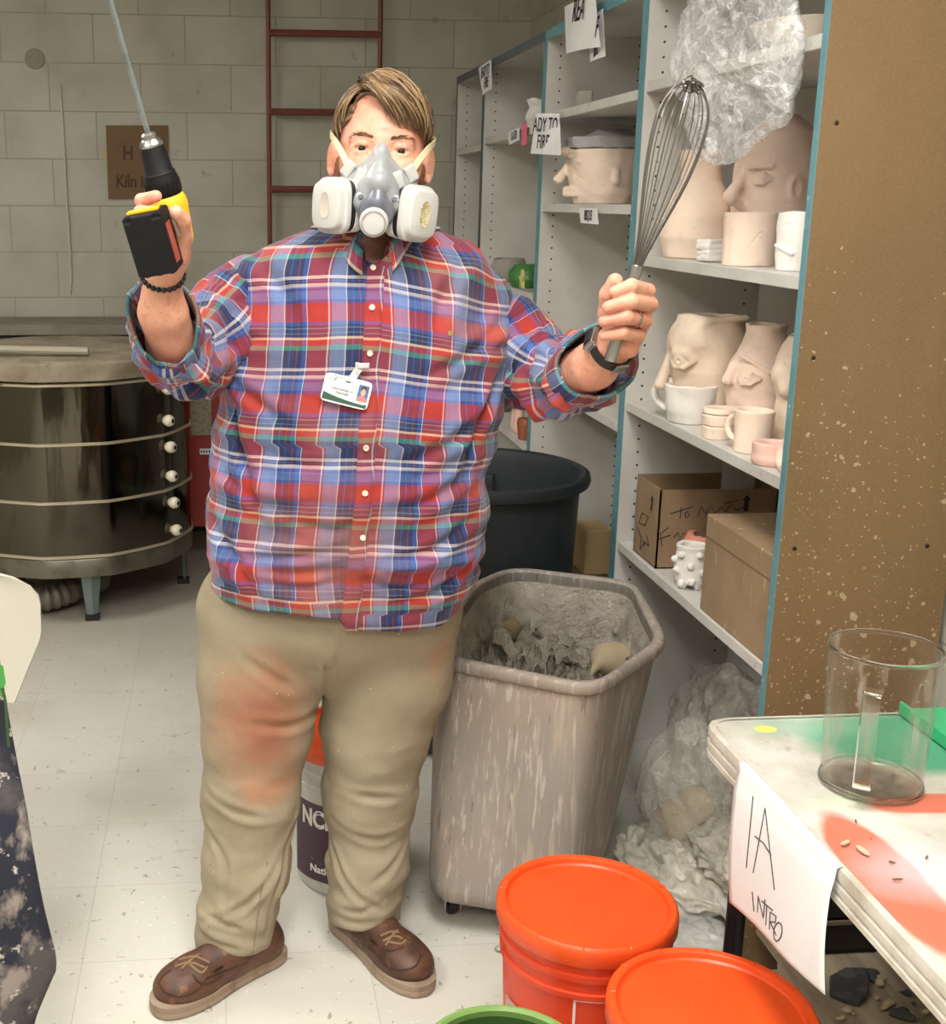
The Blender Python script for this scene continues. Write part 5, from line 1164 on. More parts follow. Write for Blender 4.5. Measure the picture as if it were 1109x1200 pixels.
def cart_mat():
    b = NB('clay_streaked_grey_plastic'); v = b.coord()
    c = b.mix(b.ramp(b.noise(b.coord(scale=(1, 1, .35)), 7, 5), .35, .7), hexc(158, 149, 140), hexc(136, 128, 120))
    c = b.mix(b.ramp(b.noise(v, 3.5, 3), .5, .72, 0, .45), c, hexc(172, 150, 130))
    st = b.noise(b.coord(scale=(1, 1, .06)), 60, 3, .6); c = b.mix(b.ramp(st, .54, .66, 0, .75), c, hexc(178, 164, 148))
    c = b.mix(b.ramp(b.noise(b.coord(scale=(1, 1, .05), loc=(5, 1, 0)), 80, 4, .6), .58, .62, 0, .75), c, hexc(190, 178, 168))
    c = b.mix(b.ramp(b.noise(b.coord(scale=(1, 1, .12), loc=(1, 5, 2)), 90, 2, .6), .68, .72, 0, .6), c, hexc(104, 90, 76))
    b.set(b.p.inputs['Base Color'], c); b.p.inputs['Roughness'].default_value = .6; b.bump(st, .4, .002); b.bump(b.noise(v, 110, 3), .3, .002); return b.m
CART = cart_mat(); CLAYG = mat('grey_wet_clay', (166, 158, 146), .7, layers=[(14, ONE, .45, .7, (138, 129, 117)), (60, ONE, .6, .7, (188, 180, 168))], bumps=[(70, ONE, 1., .010), (25, ONE, .8, .016)])
cart = thing('rolling_clay_cart', 'big clay streaked grey plastic cart on casters full of scrap clay', 'cart', (float(rim[:, 0].mean()), float(rim[:, 1].mean()), 0))
g = MB().grid(P[:-14], close_u=True); g.f.append(tuple(range(ny-1, -1, -1))); g.mi.append(0); g.obj('tub', CART, cart, sharp=60)
g = MB().grid(P[-16:], close_u=True); g.obj('clay_lining', CLAYG, cart, sharp=180)
for (x, y) in ((.50, 2.50), (.78, 2.42), (.84, 2.86), (.62, 3.0)):
    cs = bev(MB().bx(x-.022, x+.022, y-.03, y+.03, .062, .078).bx(x-.019, x-.016, y-.022, y+.018, .02, .064).bx(x+.016, x+.019, y-.022, y+.018, .02, .064).obj('caster', CHROME, cart, smooth=False), .001)
    MB().lathe([(0, -.012), (.022, -.012), (.026, -.008), (.026, .008), (.022, .012), (0, .012)], (x, y+.004, .0265), (1, 0, 0), 24).obj('wheel', BLACKP, cs)
# scrap clay inside
inr = cart_ring((.43-zb)/(ZR-zb), -.03); cc_ = inr.mean(0); G = []
for t in np.linspace(0, 1, 42):
    ring = cc_+(inr-cc_)*t; q_ = np.column_stack([ring, np.full(len(ring), .43)]); G.append(q_)
G = np.array(G); f = G.reshape(-1, 3); a = fbm(f, 14, 4, 2.); a2 = np.abs(fbm(f, 26, 3, 6.)); 
f[:, 2] += .05*a+.035*(1-a2*3).clip(0, 1)*a.clip(0, 1)*2+.02*fbm(f, 60, 2, 1.)
G = f.reshape(G.shape); MB().grid(G, close_u=True).obj('clay_scraps', CLAYG, label='heap of torn grey clay scraps filling the grey cart', cat='clay scraps', kind='stuff')
p = atZ(716, 772, .49); s = SDF.box(p-(.09, .09, .07), p+(.09, .09, .08), .004)
s.ell(p, (.055, .042, .040), Rz(.5), .01); s.ell(p+(.03, -.01, -.01), (.035, .035, .032), None, .02); s.cap(p+(-.04, -.03, 0), p+(-.062, -.045, -.02), .014, .01, .012); s.noise(.003, 60, 2)
LUMP = mat('dry_tan_clay', (178, 162, 134), .8, bumps=[(40, ONE, .4, .004)]); s.obj('clay_lump', LUMP, label='smooth tan clay lump sitting at the right of the scraps', cat='clay lump')
p = atZ(590, 745, .47); s = SDF.box(p-(.09, .09, .07), p+(.09, .09, .08), .004); s.ell(p, (.06, .035, .02), Rz(.9)@Ry(.6), .01); s.ell(p+(.02, .02, .02), (.03, .028, .02), None, .02); s.noise(.005, 60, 5)
s.obj('clay_lump', mat('olive_clay', (140, 126, 96), .8, bumps=[(40, ONE, .4, .004)]), label='flat olive tinted clay slab at the left of the scraps', cat='clay lump')
rr_ = random.Random(4)
for i, (px, py) in enumerate(((632, 765), (650, 758), (612, 768), (668, 772), (640, 742), (676, 750), (600, 758))):
    p = atZ(px, py, .49-.02*(i % 3)); n = 12; a_ = rr_.uniform(0, 3); Pg = []
    for u in np.linspace(-1, 1, n):
        Pg.append([p+Rz(a_)@np.array((u*.045, v*.028, .022*math.sin(u*2.3+i)+.015*math.cos(v*3+u*2)+.006*math.sin(7*u+5*v))) for v in np.linspace(-1, 1, 8)])
    MB().sheet(np.array(Pg), .006).obj('clay_peeling', CLAYG, label='curled piece of torn grey clay lying on the heap in the cart', cat='clay piece', group='torn clay pieces on the heap')
# ================================================================== dark round bin
DBIN = mat('dark_blue_grey_plastic', (37, 43, 47), .5, layers=[(8, ONE, .5, .75, (32, 37, 40)), (120, (1, 1, .3), .72, .76, (150, 146, 134))])
bc = (.735, 3.475, 0); bn_ = thing('round_waste_bin', 'large round dark grey plastic bin behind the clay cart', 'bin', bc)
MB().lathe([(0, .03), (.235, .03), (.242, .04), (.262, .50), (.262, .515), (.282, .53), (.292, .79), (.305, .792), (.318, .798), (.322, .812), (.318, .828), (.306, .834), (.294, .828), (.286, .80), (.276, .55), (.235, .06), (0, .055)], bc, n=72).obj('barrel', DBIN, bn_)
c_ = np.array(bc)
for th in (1.45, -1.7):
    P = []
    for s in np.linspace(-.26, .26, 14):
        a_ = th+s; P.append([c_+np.array((r*math.cos(a_), r*math.sin(a_), z)) for r, z in ((.283, .60), (.262, .60), (.258, .74), (.262, .755), (.286, .757))])
    MB().sheet(np.array(P), .003).obj('handle_recess', DBIN, bn_)
# ================================================================== buckets
ORG = mat('orange_lid_plastic', (232, 84, 30), .38, layers=[(9, ONE, .5, .8, (230, 74, 24)), (95, ONE, .745, .755, (240, 220, 206))]); ORG2 = mat('orange_bucket_plastic', (216, 66, 28), .4, layers=[(8, (1, 1, .5), .5, .7, (200, 58, 26)), (70, ONE, .76, .77, (236, 220, 204))])
WLINE = mat('white_print', (225, 220, 212), .5); WIRE = mat('galvanised_wire', (180, 178, 170), .3, .9)
def lid_on(par, c, zt, r, m_, spouts=True):
    g = MB(); g.lathe([(0, zt-.009), (r*.86, zt-.009), (r*.885, zt-.006), (r*.90, zt+.002), (r*.93, zt+.005), (r*.965, zt+.005), (r*.99, zt+.001), (r, zt-.006), (r, zt-.028), (r*.985, zt-.032), (r*.965, zt-.030)], (c[0], c[1], 0), n=72)
    for k in range(12):
        a_ = 2*pi*k/12+.2; g.tube([np.array((c[0]+r*q_*math.cos(a_), c[1]+r*q_*math.sin(a_), zt+.0052-(.0 if q_ < .97 else .003))) for q_ in (.905, .93, .96, .985)], .0016, 5)
    g.obj('lid', m_, par)
def curved(c, r, a0, a1, z0, z1, name, m_, par, n=18):
    P = [[np.array((c[0]+r*math.cos(a), c[1]+r*math.sin(a), z)) for z in (z0, z1)] for a in np.linspace(a0, a1, n)]; return MB().sheet(np.array(P), .0006).obj(name, m_, par, smooth=True)
def wrap_text(s, size, c, r, a, z, m_, par, bold=.0, sx=1., **kw):
    V, Fc = text_mesh(s, size, bold, **kw); V = V.copy(); V[:, 0] *= sx; W_ = []
    for v in V:
        an = a+v[0]/r; W_.append((c[0]+(r+v[2])*math.cos(an), c[1]+(r+v[2])*math.sin(an), z+v[1]))
    return MB().add(W_, Fc).obj('lettering', m_, par, smooth=False)
def bucket(c, zt, lab, ang):
    t = thing('bucket', lab, 'bucket', (c[0], c[1], 0), 'orange lidded buckets')
    MB().lathe([(0, .002), (.126, .002), (.131, .008), (.144, zt-.10), (.149, zt-.098), (.1495, zt-.088), (.145, zt-.086), (.1455, zt-.066), (.151, zt-.064), (.1515, zt-.052), (.147, zt-.05), (.148, zt-.02), (0, zt-.02)], (c[0], c[1], 0), n=72).obj('pail', ORG2, t)
    lid_on(t, c, zt, .158, ORG)
    P = [np.array((c[0]+.156*math.cos(a), c[1]+.156*math.sin(a), zt-.075-.13*math.sin((a-ang)/pi*pi))) for a in np.linspace(ang, ang+pi, 30)]
    MB().tube(P, .0022, 6).obj('wire_handle', WIRE, t); return t
b1c = atZ(688, 1056, .385); b2c = atZ(833, 1181, .385)
d_ = b2c-b1c; L_ = np.linalg.norm(d_[:2]); 
if L_ < .326: b2c = b1c+d_/L_*.326
t1 = bucket(b1c, .385, 'orange lidded bucket with a clear label, beside the clay cart', .05)
t2 = bucket(b2c, .385, 'orange lidded bucket nearest the table, lid flecked with clay', .05)
zf = atY(662, 1174, b1c[1]-.14)[2]
for (a0, a1, z0, z1) in ((-1.97, -1.1, zf-.004, zf), (-1.97, -1.1, .07, .074), (-1.97, -1.94, .07, zf), (-1.13, -1.1, .07, zf)): curved(b1c, .1440, a0, a1, z0, z1, 'printed_frame', WLINE, t1)
wrap_text('PAIL', .05, b1c, .1438, -1.38, .15, WLINE, t1, bold=.002) if False else None
curved(b1c, .1440, -3.0, -2.35, .06, .22, 'clear_label', mat('grey_clear_label', (196, 180, 168), .25, Alpha=.45), t1)
# green bowl
gc = atZ(593, 1240, .33); GREEN = mat('dark_green_glaze', (58, 84, 44), .3, layers=[(6, ONE, .5, .7, (44, 66, 36))]); GREENR = mat('light_green_plastic', (120, 158, 84), .4)
t = thing('green_pail', 'dark green open pail with pale green rim at the bottom edge', 'pail', (gc[0], gc[1], 0))
MB().lathe([(0, .002), (.09, .002), (.094, .008), (.122, .315), (.119, .318), (.09, .02), (0, .018)], (gc[0], gc[1], 0), n=64).obj('pail_body', GREEN, t)
MB().lathe([(.119, .312), (.129, .314), (.131, .322), (.128, .330), (.122, .331), (.118, .326)], (gc[0], gc[1], 0), n=64, closed=True).obj('rim', GREENR, t)
# white labelled bucket behind the legs
wc_ = (.288, 2.70, 0); WB = mat('dusty_white_bucket', (196, 196, 194), .45, layers=[(9, (1, 1, .3), .5, .7, (170, 164, 156))]); PUR = mat('dark_purple_label', (70, 44, 64), .5, layers=[(70, ONE, .68, .72, (190, 178, 178))])
t = thing('white_bucket', 'white bucket with purple printed label and orange lid behind the legs', 'bucket', wc_)
MB().lathe([(0, .002), (.122, .002), (.128, .010), (.138, .265), (.143, .267), (.143, .277), (.139, .279), (.140, .30), (.146, .302), (.146, .312), (.141, .314), (.142, .345), (0, .345)], wc_, n=64).obj('pail', WB, t)
lid_on(t, wc_, .372, .150, ORG); lid_on
for a0, a1, s1, s2 in ((-2.85, -1.55, 'NCL', 'National'), (-.95, .1, 'SS', 'NCL')):
    lb = curved(wc_, .1365, a0, a1, .04, .235, 'label', PUR if s1 == 'NCL' else mat('white_purple_label', (186, 182, 188), .5), t)
    am = (a0+a1)/2
    wrap_text(s1, .058 if s1 == 'NCL' else .05, wc_, .1372, am-(.10 if s1 == 'NCL' else .36), .178, WLINE if s1 == 'NCL' else INK, lb, bold=.0022, sx=.8)
    if s1 == 'SS': curved(wc_, .1373, a0, a1, .045, .10, 'purple_band', PUR, lb); curved(wc_, .1373, a0+.05, a0+.4, .125, .155, 'dark_print', PUR, lb)
    else: wrap_text('National', .026, wc_, .1372, am+.1, .062, WLINE, lb, bold=.0006)
# ================================================================== table
def table_mat():
    b = NB('paint_smeared_white_table'); v = b.coord(); c = b.mix(b.ramp(b.noise(v, 9, 5), .4, .75), hexc(204, 201, 192), hexc(158, 152, 138)); c = b.mix(b.ramp(b.noise(b.coord(scale=(1, .6, 1)), 26, 4), .62, .72, 0, .6), c, hexc(126, 118, 106))
    def spot(c, ctr, sc, col, mx, lo=.75, hi=1.1, rot=0., n=.5, ns=14):
        dd = b.node('ShaderNodeVectorMath', operation='SUBTRACT'); b.l.new(v, dd.inputs[0]); dd.inputs[1].default_value = tuple(ctr); m0 = b.node('ShaderNodeMapping'); b.l.new(dd.outputs[0], m0.inputs[0]); m0.inputs['Rotation'].default_value = (0, 0, rot); m = b.node('ShaderNodeMapping'); b.l.new(m0.outputs[0], m.inputs[0]); m.inputs['Scale'].default_value = sc
        ln = b.node('ShaderNodeVectorMath', operation='LENGTH'); b.l.new(m.outputs[0], ln.inputs[0]); return b.mix(b.ramp(b.math('ADD', ln.outputs[1], b.math('MULTIPLY', b.noise(v, ns), n)), lo+n*.5, hi+n*.5, mx, 0.), c, hexc(*col))
    T = lambda x, y: atZ(x, y, .73)-TB
    c = spot(c, T(898, 853), (45, 62, 0), (238, 226, 50), 1., .8, .95, n=.25)
    c = spot(c, T(1075, 868), (5.6, 8.5, 0), (74, 158, 122), .95, .8, 1.1, n=.7, ns=7); c = spot(c, T(945, 850), (9, 18, 0), (150, 196, 172), .55, .4, 1.2); c = spot(c, T(1030, 935), (9, 30, 0), (180, 200, 160), .5, .4, 1.2)
    p0, p1 = T(985, 965), T(1109, 1105); mm = (p0+p1)/2; L = np.linalg.norm(p1-p0); an = math.atan2(p1[1]-p0[1], p1[0]-p0[0]); c = spot(c, mm, (1.6/L, 20, 0), (206, 96, 66), .9, .9, 1.05, rot=-an, n=.3)
    c = spot(c, T(1090, 940), (10, 32, 0), (204, 88, 58), .85, .8, 1.05, n=.4); c = spot(c, T(1100, 1020), (9, 12, 0), (200, 196, 204), .6, .4, 1.2)
    b.set(b.p.inputs['Base Color'], c); b.p.inputs['Roughness'].default_value = .5; b.bump(b.noise(v, 60, 4), .25, .002); return b.m
TX0, TX1, TY0, TY1, TZ = .800, 1.405, .45, 1.905, .73; TB = np.array(((TX0+TX1)/2, (TY0+TY1)/2, 0))
TABM = table_mat(); TEDGE = mat('grimy_white_table_edge', (198, 194, 182), .5, layers=[(14, (1, 1, .5), .45, .72, (164, 154, 138)), (50, ONE, .68, .72, (110, 98, 84))])
table = thing('folding_table', 'white plastic folding table smeared with clay and paint, at the right', 'table', tuple(TB))
out = resample(poly_round([(TX0, TY0), (TX1, TY0), (TX1, TY1), (TX0, TY1)], .055, 8), 200); cc_ = out.mean(0); nn_ = []
for i in range(200):
    d = out[(i+1) % 200]-out[i-1]; nn_.append((d[1], -d[0])/np.linalg.norm(d))
nn_ = np.array(nn_)
def trow(off, z): return np.column_stack([out+nn_*off, np.full(200, z)])
g = MB(); g.grid(np.array([trow(-.010, TZ-.002), trow(-.010, TZ), trow(-.014, TZ+.0001)]), close_u=True); g.f.append(tuple(range(199, -1, -1))); g.mi.append(0); g.obj('tabletop', TABM, table, sharp=30)
g = MB(); g.grid(np.array([trow(o, z) for o, z in ((-.013, TZ-.0008), (-.006, TZ-.0002), (-.001, TZ-.002), (0, TZ-.006), (0, TZ-.018), (-.003, TZ-.020), (-.003, TZ-.024), (0, TZ-.026), (0, TZ-.036), (-.003, TZ-.038), (-.003, TZ-.042), (0, TZ-.044), (0, TZ-.052), (-.006, TZ-.055), (-.03, TZ-.055), (-.03, TZ-.02))]), close_u=True); g.obj('rim', TEDGE, table, sharp=30)
for (x, y) in ((.862, 1.83), (1.34, 1.83), (.872, .60), (1.34, .60)): MB().tube([(x, y, 0 if x < 1 else .1203), (x, y, TZ-.03)], .0165, 14).obj('leg', BLACKP, table)
# paper sign draped over the edge
t = thing('paper_sign', 'white paper sheet handwritten 1A INTRO hanging over the table edge', 'paper', (TX0-.01, 1.6, .45))
XP = TX0-.0035
Pg = []; Ytl, Ytr = atX(866, 893, XP)[1], atX(984, 992, XP)[1]; zbl, zbr = atX(860, 1058, XP)[2], atX(971, 1167, XP)[2]; Ybl, Ybr = atX(860, 1058, XP)[1], atX(971, 1167, XP)[1]
for v in np.linspace(-.05, 1, 34):
    r = []
    for u in np.linspace(0, 1, 24):
        y0, y1 = Ytl*(1-u)+Ytr*u, Ybl*(1-u)+Ybr*u; zb_ = zbl*(1-u)+zbr*u
        if v < 0: r.append((XP+.004-v*.10, y0, TZ+.0022+.003*math.sin(u*5)*min(-v*9, 1)))
        else:
            z = TZ+.0015-(TZ-zb_)*v; bulge = -.004-.005*math.sin(min(v, 1)*2.6)-.003*math.sin(u*7+v*3)*v; r.append((XP+bulge*min(v*5, 1), y0*(1-v)+y1*v, z))
    Pg.append(r)
g = MB().sheet(np.array(Pg), -.0006); g.obj('sheet', PAPER, t, sharp=180); PBV = bvh_of(g.v, g.f)
def pen(pts, r=.0011):
    Q_ = []
    for a, b_ in zip(pts[:-1], pts[1:]):
        for k in range(5): Q_.append((a[0]+(b_[0]-a[0])*k/5, a[1]+(b_[1]-a[1])*k/5))
    Q_.append(pts[-1]); R__ = []
    for p in Q_:
        h, n = hit(PBV, *p)
        if h is not None: R__.append(h+(C0-h)/np.linalg.norm(C0-h)*.0006)
    if len(R__) > 1: MB().tube(R__, r, 5).obj('pen_stroke', mat('pencil_grey', (60, 58, 62), .6) if 'pencil_grey' not in bpy.data.materials else bpy.data.materials['pencil_grey'], t)
pen([(883, 933), (875, 1017)]); pen([(883, 1023), (897, 947), (908, 1043)]); pen([(885, 980), (895, 988), (904, 1002)])
pen([(882, 1045), (884, 1068)]); pen([(888, 1069), (889, 1050), (895, 1076), (897, 1054)]); pen([(893, 1056), (906, 1067)]); pen([(899, 1062), (898, 1084)]); pen([(902, 1089), (903, 1069), (910, 1074), (909, 1081), (903, 1080), (910, 1096)])
pen([(912+5*math.cos(a_)-1.2*math.sin(a_), 1092+11*math.sin(a_)) for a_ in np.linspace(0, 2*pi, 12)])
# ---- clear jug
jb = atZ(1020, 917, TZ+.001); jr = .0745
JUG = NB('scratched_clear_plastic'); b = JUG; v = b.coord(); tr = b.node('ShaderNodeBsdfTransparent'); tr.inputs[0].default_value = (.965, .96, .95, 1); gl = b.node('ShaderNodeBsdfGlossy'); gl.inputs['Roughness'].default_value = .07
lw = b.node('ShaderNodeLayerWeight'); lw.inputs[0].default_value = .28; m1 = b.node('ShaderNodeMixShader'); b.l.new(b.math('MULTIPLY', b.math('POWER', lw.outputs[1], 2.5), .55), m1.inputs[0]); b.l.new(tr.outputs[0], m1.inputs[1]); b.l.new(gl.outputs[0], m1.inputs[2])
b.p.inputs['Base Color'].default_value = hexc(200, 192, 176); sc_ = b.math('MULTIPLY', b.ramp(b.noise(b.coord(scale=(1, 1, .3)), 34, 4), .55, .75), .35); m2 = b.node('ShaderNodeMixShader'); b.l.new(b.math('ADD', sc_, b.math('MULTIPLY', lw.outputs[1], .12)), m2.inputs[0]); b.l.new(m1.outputs[0], m2.inputs[1]); b.l.new(b.p.outputs[0], m2.inputs[2])
b.l.new(m2.outputs[0], [n for n in b.n if n.type == 'OUTPUT_MATERIAL'][0].inputs[0]); JUG = b.m
jh = .215
t = thing('clear_jug', 'empty scratched clear plastic jug with handle standing on the table', 'jug', tuple(jb))
MB().lathe([(0, 0), (jr*.93, 0), (jr*.96, .003), (jr*.97, .01), (jr*1.05, jh-.008), (jr*1.075, jh-.002), (jr*1.07, jh), (jr*1.035, jh), (jr*1.02, jh-.01), (jr*.935, .012), (jr*.90, .006), (0, .005)], jb, n=72).obj('vessel', JUG, t)
ha = math.atan2(-jb[1], -jb[0])-.1; hd2 = np.array((math.cos(ha), math.sin(ha), 0)); P = [jb+hd2*(jr*1.0+o)+np.array((0, 0, z)) for o, z in ((.0, .175), (.022, .176), (.030, .165), (.031, .06), (.026, .035), (-.003, .03))]
pp = catmull(P, 6); sdv = np.array((-hd2[1], hd2[0], 0)); Pg = [[p-sdv*.0115, p-sdv*.006+hd2*.001, p+sdv*.006+hd2*.001, p+sdv*.0115] for p in pp]; JRIM = NB('clear_plastic_edge'); JRIM.p.inputs['Transmission Weight'].default_value = 1; JRIM.p.inputs['IOR'].default_value = 1.45; JRIM.p.inputs['Base Color'].default_value = (.93, .92, .89, 1); JRIM.p.inputs['Roughness'].default_value = .08; JRIM = JRIM.m
MB().sheet(np.array(Pg), .0035).obj('handle', JRIM, t, sharp=50)
MB().lathe([(jr*1.035, jh+.0002), (jr*1.03, jh-.004), (jr*1.085, jh-.004), (jr*1.088, jh), (jr*1.08, jh+.003), (jr*1.045, jh+.003)], jb, n=72, closed=True).obj('rim', JRIM, t)
MB().lathe([(jr*.90, .0002), (jr*1.0, .001), (jr*1.005, .006), (jr*.985, .010), (jr*.975, .009), (jr*.97, .003), (jr*.9, .0015)], jb, n=72, closed=True).obj('base_ring', JRIM, t)
MB().lathe([(0, .0056), (jr*.87, .0056), (jr*.87, .0068), (0, .0066)], jb, n=48).obj('residue', mat('clay_residue', (190, 178, 158), .7, layers=[(40, ONE, .5, .6, (150, 134, 114))], Alpha=.18), t)
# green plastic tray behind the jug
gt = atZ(1112, 862, TZ); t = thing('green_tray', 'bright green plastic tray at the right end of the table behind the jug', 'tray', (gt[0]+.02, gt[1], TZ))
o = bev(MB().bx(gt[0]-.035, min(gt[0]+.12, 1.40), gt[1]-.09, gt[1]+.09, TZ+.001, TZ+.012).obj('tray_base', mat('green_plastic', (60, 172, 118), .35), t, smooth=False), .004)
bev(MB().bx(gt[0]-.037, gt[0]-.031, gt[1]-.092, gt[1]+.092, TZ+.001, TZ+.024).obj('tray_rim', bpy.data.materials['green_plastic'], t, smooth=False), .002)
# clay crumbs on the table
CR = mat('dry_clay_crumb', (196, 176, 146), .9); CRD = mat('dark_crumb', (120, 92, 74), .9)
for i, (x, y, s, m_) in enumerate(((991, 989, .011, CR), (1011, 998, .013, CR), (1052, 1032, .008, CRD), (1003, 963, .004, CRD), (1046, 1012, .005, CRD), (1086, 1006, .006, CRD), (1020, 984, .004, CRD))):
    p = atZ(x, y, TZ+.001); sdf = SDF.box(p-(.02, .02, .004), p+(.02, .02, .014), .0016); sdf.ell(p+(0, 0, .002), (s, s*.35, s*.3), Rz(i*1.3+.5), .001); sdf.noise(.0008, 300, i)
    sdf.obj('clay_crumb', m_, label=('pale' if m_ is CR else 'dark')+' clay crumb lying on the orange smeared table top', cat='crumb', group=('pale' if m_ is CR else 'dark')+' clay crumbs on the table')
# ---- under the table
WOOD = mat('dusty_board', (176, 162, 138), .8, layers=[(12, (1, .2, 1), .45, .7, (112, 98, 78)), (30, ONE, .6, .75, (168, 156, 136))], bumps=[(40, (1, .2, 1), .3, .002)])
ex_ = 1.095
MB().bx(ex_, 1.425, .95, 2.225, .095, .12).obj('storage_board', WOOD, smooth=False, label='dusty wooden board on blocks under the table, strewn with debris', cat='board')
for (x, y) in ((1.16, 1.1), (1.35, 1.1), (1.16, 2.1), (1.35, 2.1)): bev(MB().bx(x-.05, x+.05, y-.05, y+.05, 0, .0948).obj('support_block', WOOD, smooth=False, label='wooden block holding up the dusty board under the table', cat='block', group='blocks under the dusty board'), .003)
t = thing('black_drawer_unit', 'black metal drawer unit standing on the board under the table', 'drawer unit', (1.25, 2.14, .12))
MB().bx(1.16, 1.41, 2.105, 2.22, .1205, .50).obj('cabinet', mat('black_metal', (30, 27, 25), .5), t, smooth=False)
DF = mat('black_drawer_front', (38, 33, 30), .4); PT = mat('pale_trim', (120, 108, 92), .5)
for z in (.135, .205, .275, .345, .415): bev(MB().bx(1.165, 1.405, 2.097, 2.105, z, z+.055).obj('drawer', DF, t, smooth=False), .002)
for z in (.192, .332): MB().bx(1.16, 1.41, 2.092, 2.097, z, z+.008).obj('drawer_trim', PT, t, smooth=False)
SLATE = mat('dark_slate_clay', (66, 68, 70), .8, layers=[(30, ONE, .5, .7, (96, 96, 94))], bumps=[(50, ONE, .6, .004)])
zc_ = .122
pl = [atZ(*p, zc_)[:2] for p in ((972, 1150), (990, 1140), (1015, 1140), (1018, 1152), (1018, 1168), (1008, 1181), (990, 1176), (972, 1169))]; bev(MB().prism(pl[::-1], zc_, zc_+.014).obj('slate_slab', SLATE, smooth=False, label='broken dark grey slab lying on the dusty board under the table', cat='slab'), .004)
rr_ = random.Random(9)
for i, (x, y, s) in enumerate(((1022, 1145, .022), (1030, 1150, .018), (1040, 1180, .020), (1055, 1192, .022), (992, 1186, .013), (1000, 1190, .008), (1060, 1165, .012), (1082, 1190, .012), (1028, 1172, .006), (1070, 1178, .007), (985, 1195, .010))):
    p = atZ(x, y, zc_); sdf = SDF.box(p-(.04, .04, .004), p+(.04, .04, .03), .003); sdf.ell(p+(0, 0, .004), (s, s*.45, s*.3), Rz(rr_.uniform(0, 3)), .002); sdf.ell(p+(s*.5, s*.3, .004), (s*.5, s*.4, s*.3), None, .004); sdf.noise(.003, 130, i+20)
    sdf.obj('debris_chip', LUMP if i % 3 else SLATE, label=('tan' if i % 3 else 'dark grey')+' clay chip on the dusty board under the table', cat='clay chip', group=('tan' if i % 3 else 'dark grey')+' clay chips on the dusty board')
# ================================================================== left edge: chairs and apron
WCH = mat('cream_plastic_shell', (206, 201, 186), .4); GCH = mat('green_chair_plastic', (84, 158, 84), .45)
def chair(loc, yaw, m_, name, lab, zb, bw=.215, lw=.17):
    t = thing(name, lab, 'chair', loc); L = np.array(loc); R = Rz(yaw)
    def G(p): return L+R@np.array(p, float)
    P = []
    for v in np.linspace(0, 1, 16):
        w_ = bw*(.74+.26*min(v*2, 1))*(1 if v < .75 else math.sqrt(max(1-((v-.75)/.25)**2*.75, .1))); P.append([G((x*w_, .16+.05*v+.03*(1-x*x)*1.0, zb-.30+.30*v)) for x in np.linspace(-1, 1, 15)])
    MB().sheet(np.array(P), .006).obj('backrest', m_, t, sharp=60)
    P = [[G((x*(lw+.03), -.22+.40*v, .44-.02*math.sin(v*pi)+.01*x*x+(.0 if v < .9 else 0))) for x in np.linspace(-1, 1, 11)] for v in np.linspace(0, 1, 11)]; MB().sheet(np.array(P), .006).obj('seat', m_, t, sharp=60)
    for sx in (-1, 1):
        MB().tube([G((sx*lw, .17, zb-.16)), G((sx*lw, .15, .42)), G((sx*(lw+.02), .23, .0))], .010, 10).obj('leg', CHROME, t); MB().tube([G((sx*lw, -.16, .43)), G((sx*(lw+.02), -.22, .0))], .010, 10).obj('leg', CHROME, t)
    return t
chair((-.66, 2.50, 0), math.radians(4), WCH, 'plastic_chair', 'cream plastic shell chair at the left edge, only its backrest corner in view', .775, .255, .13)
chair((-.66, 1.62, 0), math.radians(4), GCH, 'green_chair', 'green plastic chair at the left edge under the paint stained apron', .74, .20, .15)
NAVY = mat('paint_stained_navy_cloth', (34, 36, 50), .85, layers=[(7, ONE, .50, .62, (84, 78, 80)), (15, (1, 1, .6), .54, .64, (150, 138, 132)), (30, ONE, .60, .64, (196, 186, 178)), (11, ONE, .70, .72, (150, 60, 56)), (20, ONE, .74, .76, (70, 130, 60))], bumps=[(20, ONE, .3, .004)])
edge = [(0, 770), (10, 850), (20, 905), (31, 955), (41, 1010), (52, 1070), (64, 1128), (64, 1145), (52, 1172), (40, 1200), (33, 1225)]
E_w = [atY(x, y, 1.72) for x, y in edge]; ez = [p[2] for p in E_w][::-1]; ex = [p[0] for p in E_w][::-1]
Pg = []
for z in np.linspace(E_w[0][2], E_w[-1][2], 40):
    xr = np.interp(z, ez, ex); r = []
    for u in np.linspace(0, 1, 30):
        x = -.80*(1-u)+xr*u; r.append((x, 1.72+.018*math.sin(u*19+z*3)*(E_w[0][2]-z+.1)*1.6+.02*(1-u)+.01*math.sin(z*14+u*3), z))
    Pg.append(r)
ap = thing('painting_apron', 'dark navy apron caked with pale paint, hanging at the left edge', 'apron', (-.55, 1.72, .35))
MB().sheet(np.array(Pg), .003).obj('apron_cloth', NAVY, ap, sharp=180)
GST = mat('green_strap', (70, 150, 66), .7); GCO = mat('dark_green_cord', (52, 84, 40), .7)
bev(MB().add([atY(x, y, 1.71+d) for d in (0, .006) for x, y in ((-8, 776), (3, 781), (6, 800), (1, 815), (-8, 812))], [(0, 1, 2, 3, 4), (9, 8, 7, 6, 5)]+[(i, (i+1) % 5, 5+(i+1) % 5, 5+i) for i in range(5)]).obj('neck_strap', GST, ap, smooth=False), .001)
MB().tube(catmull([atY(x, y, 1.69) for x, y in ((2, 806), (6, 820), (8, 845), (10, 875))], 6), .0022, 6).obj('tie_cord', GCO, ap)
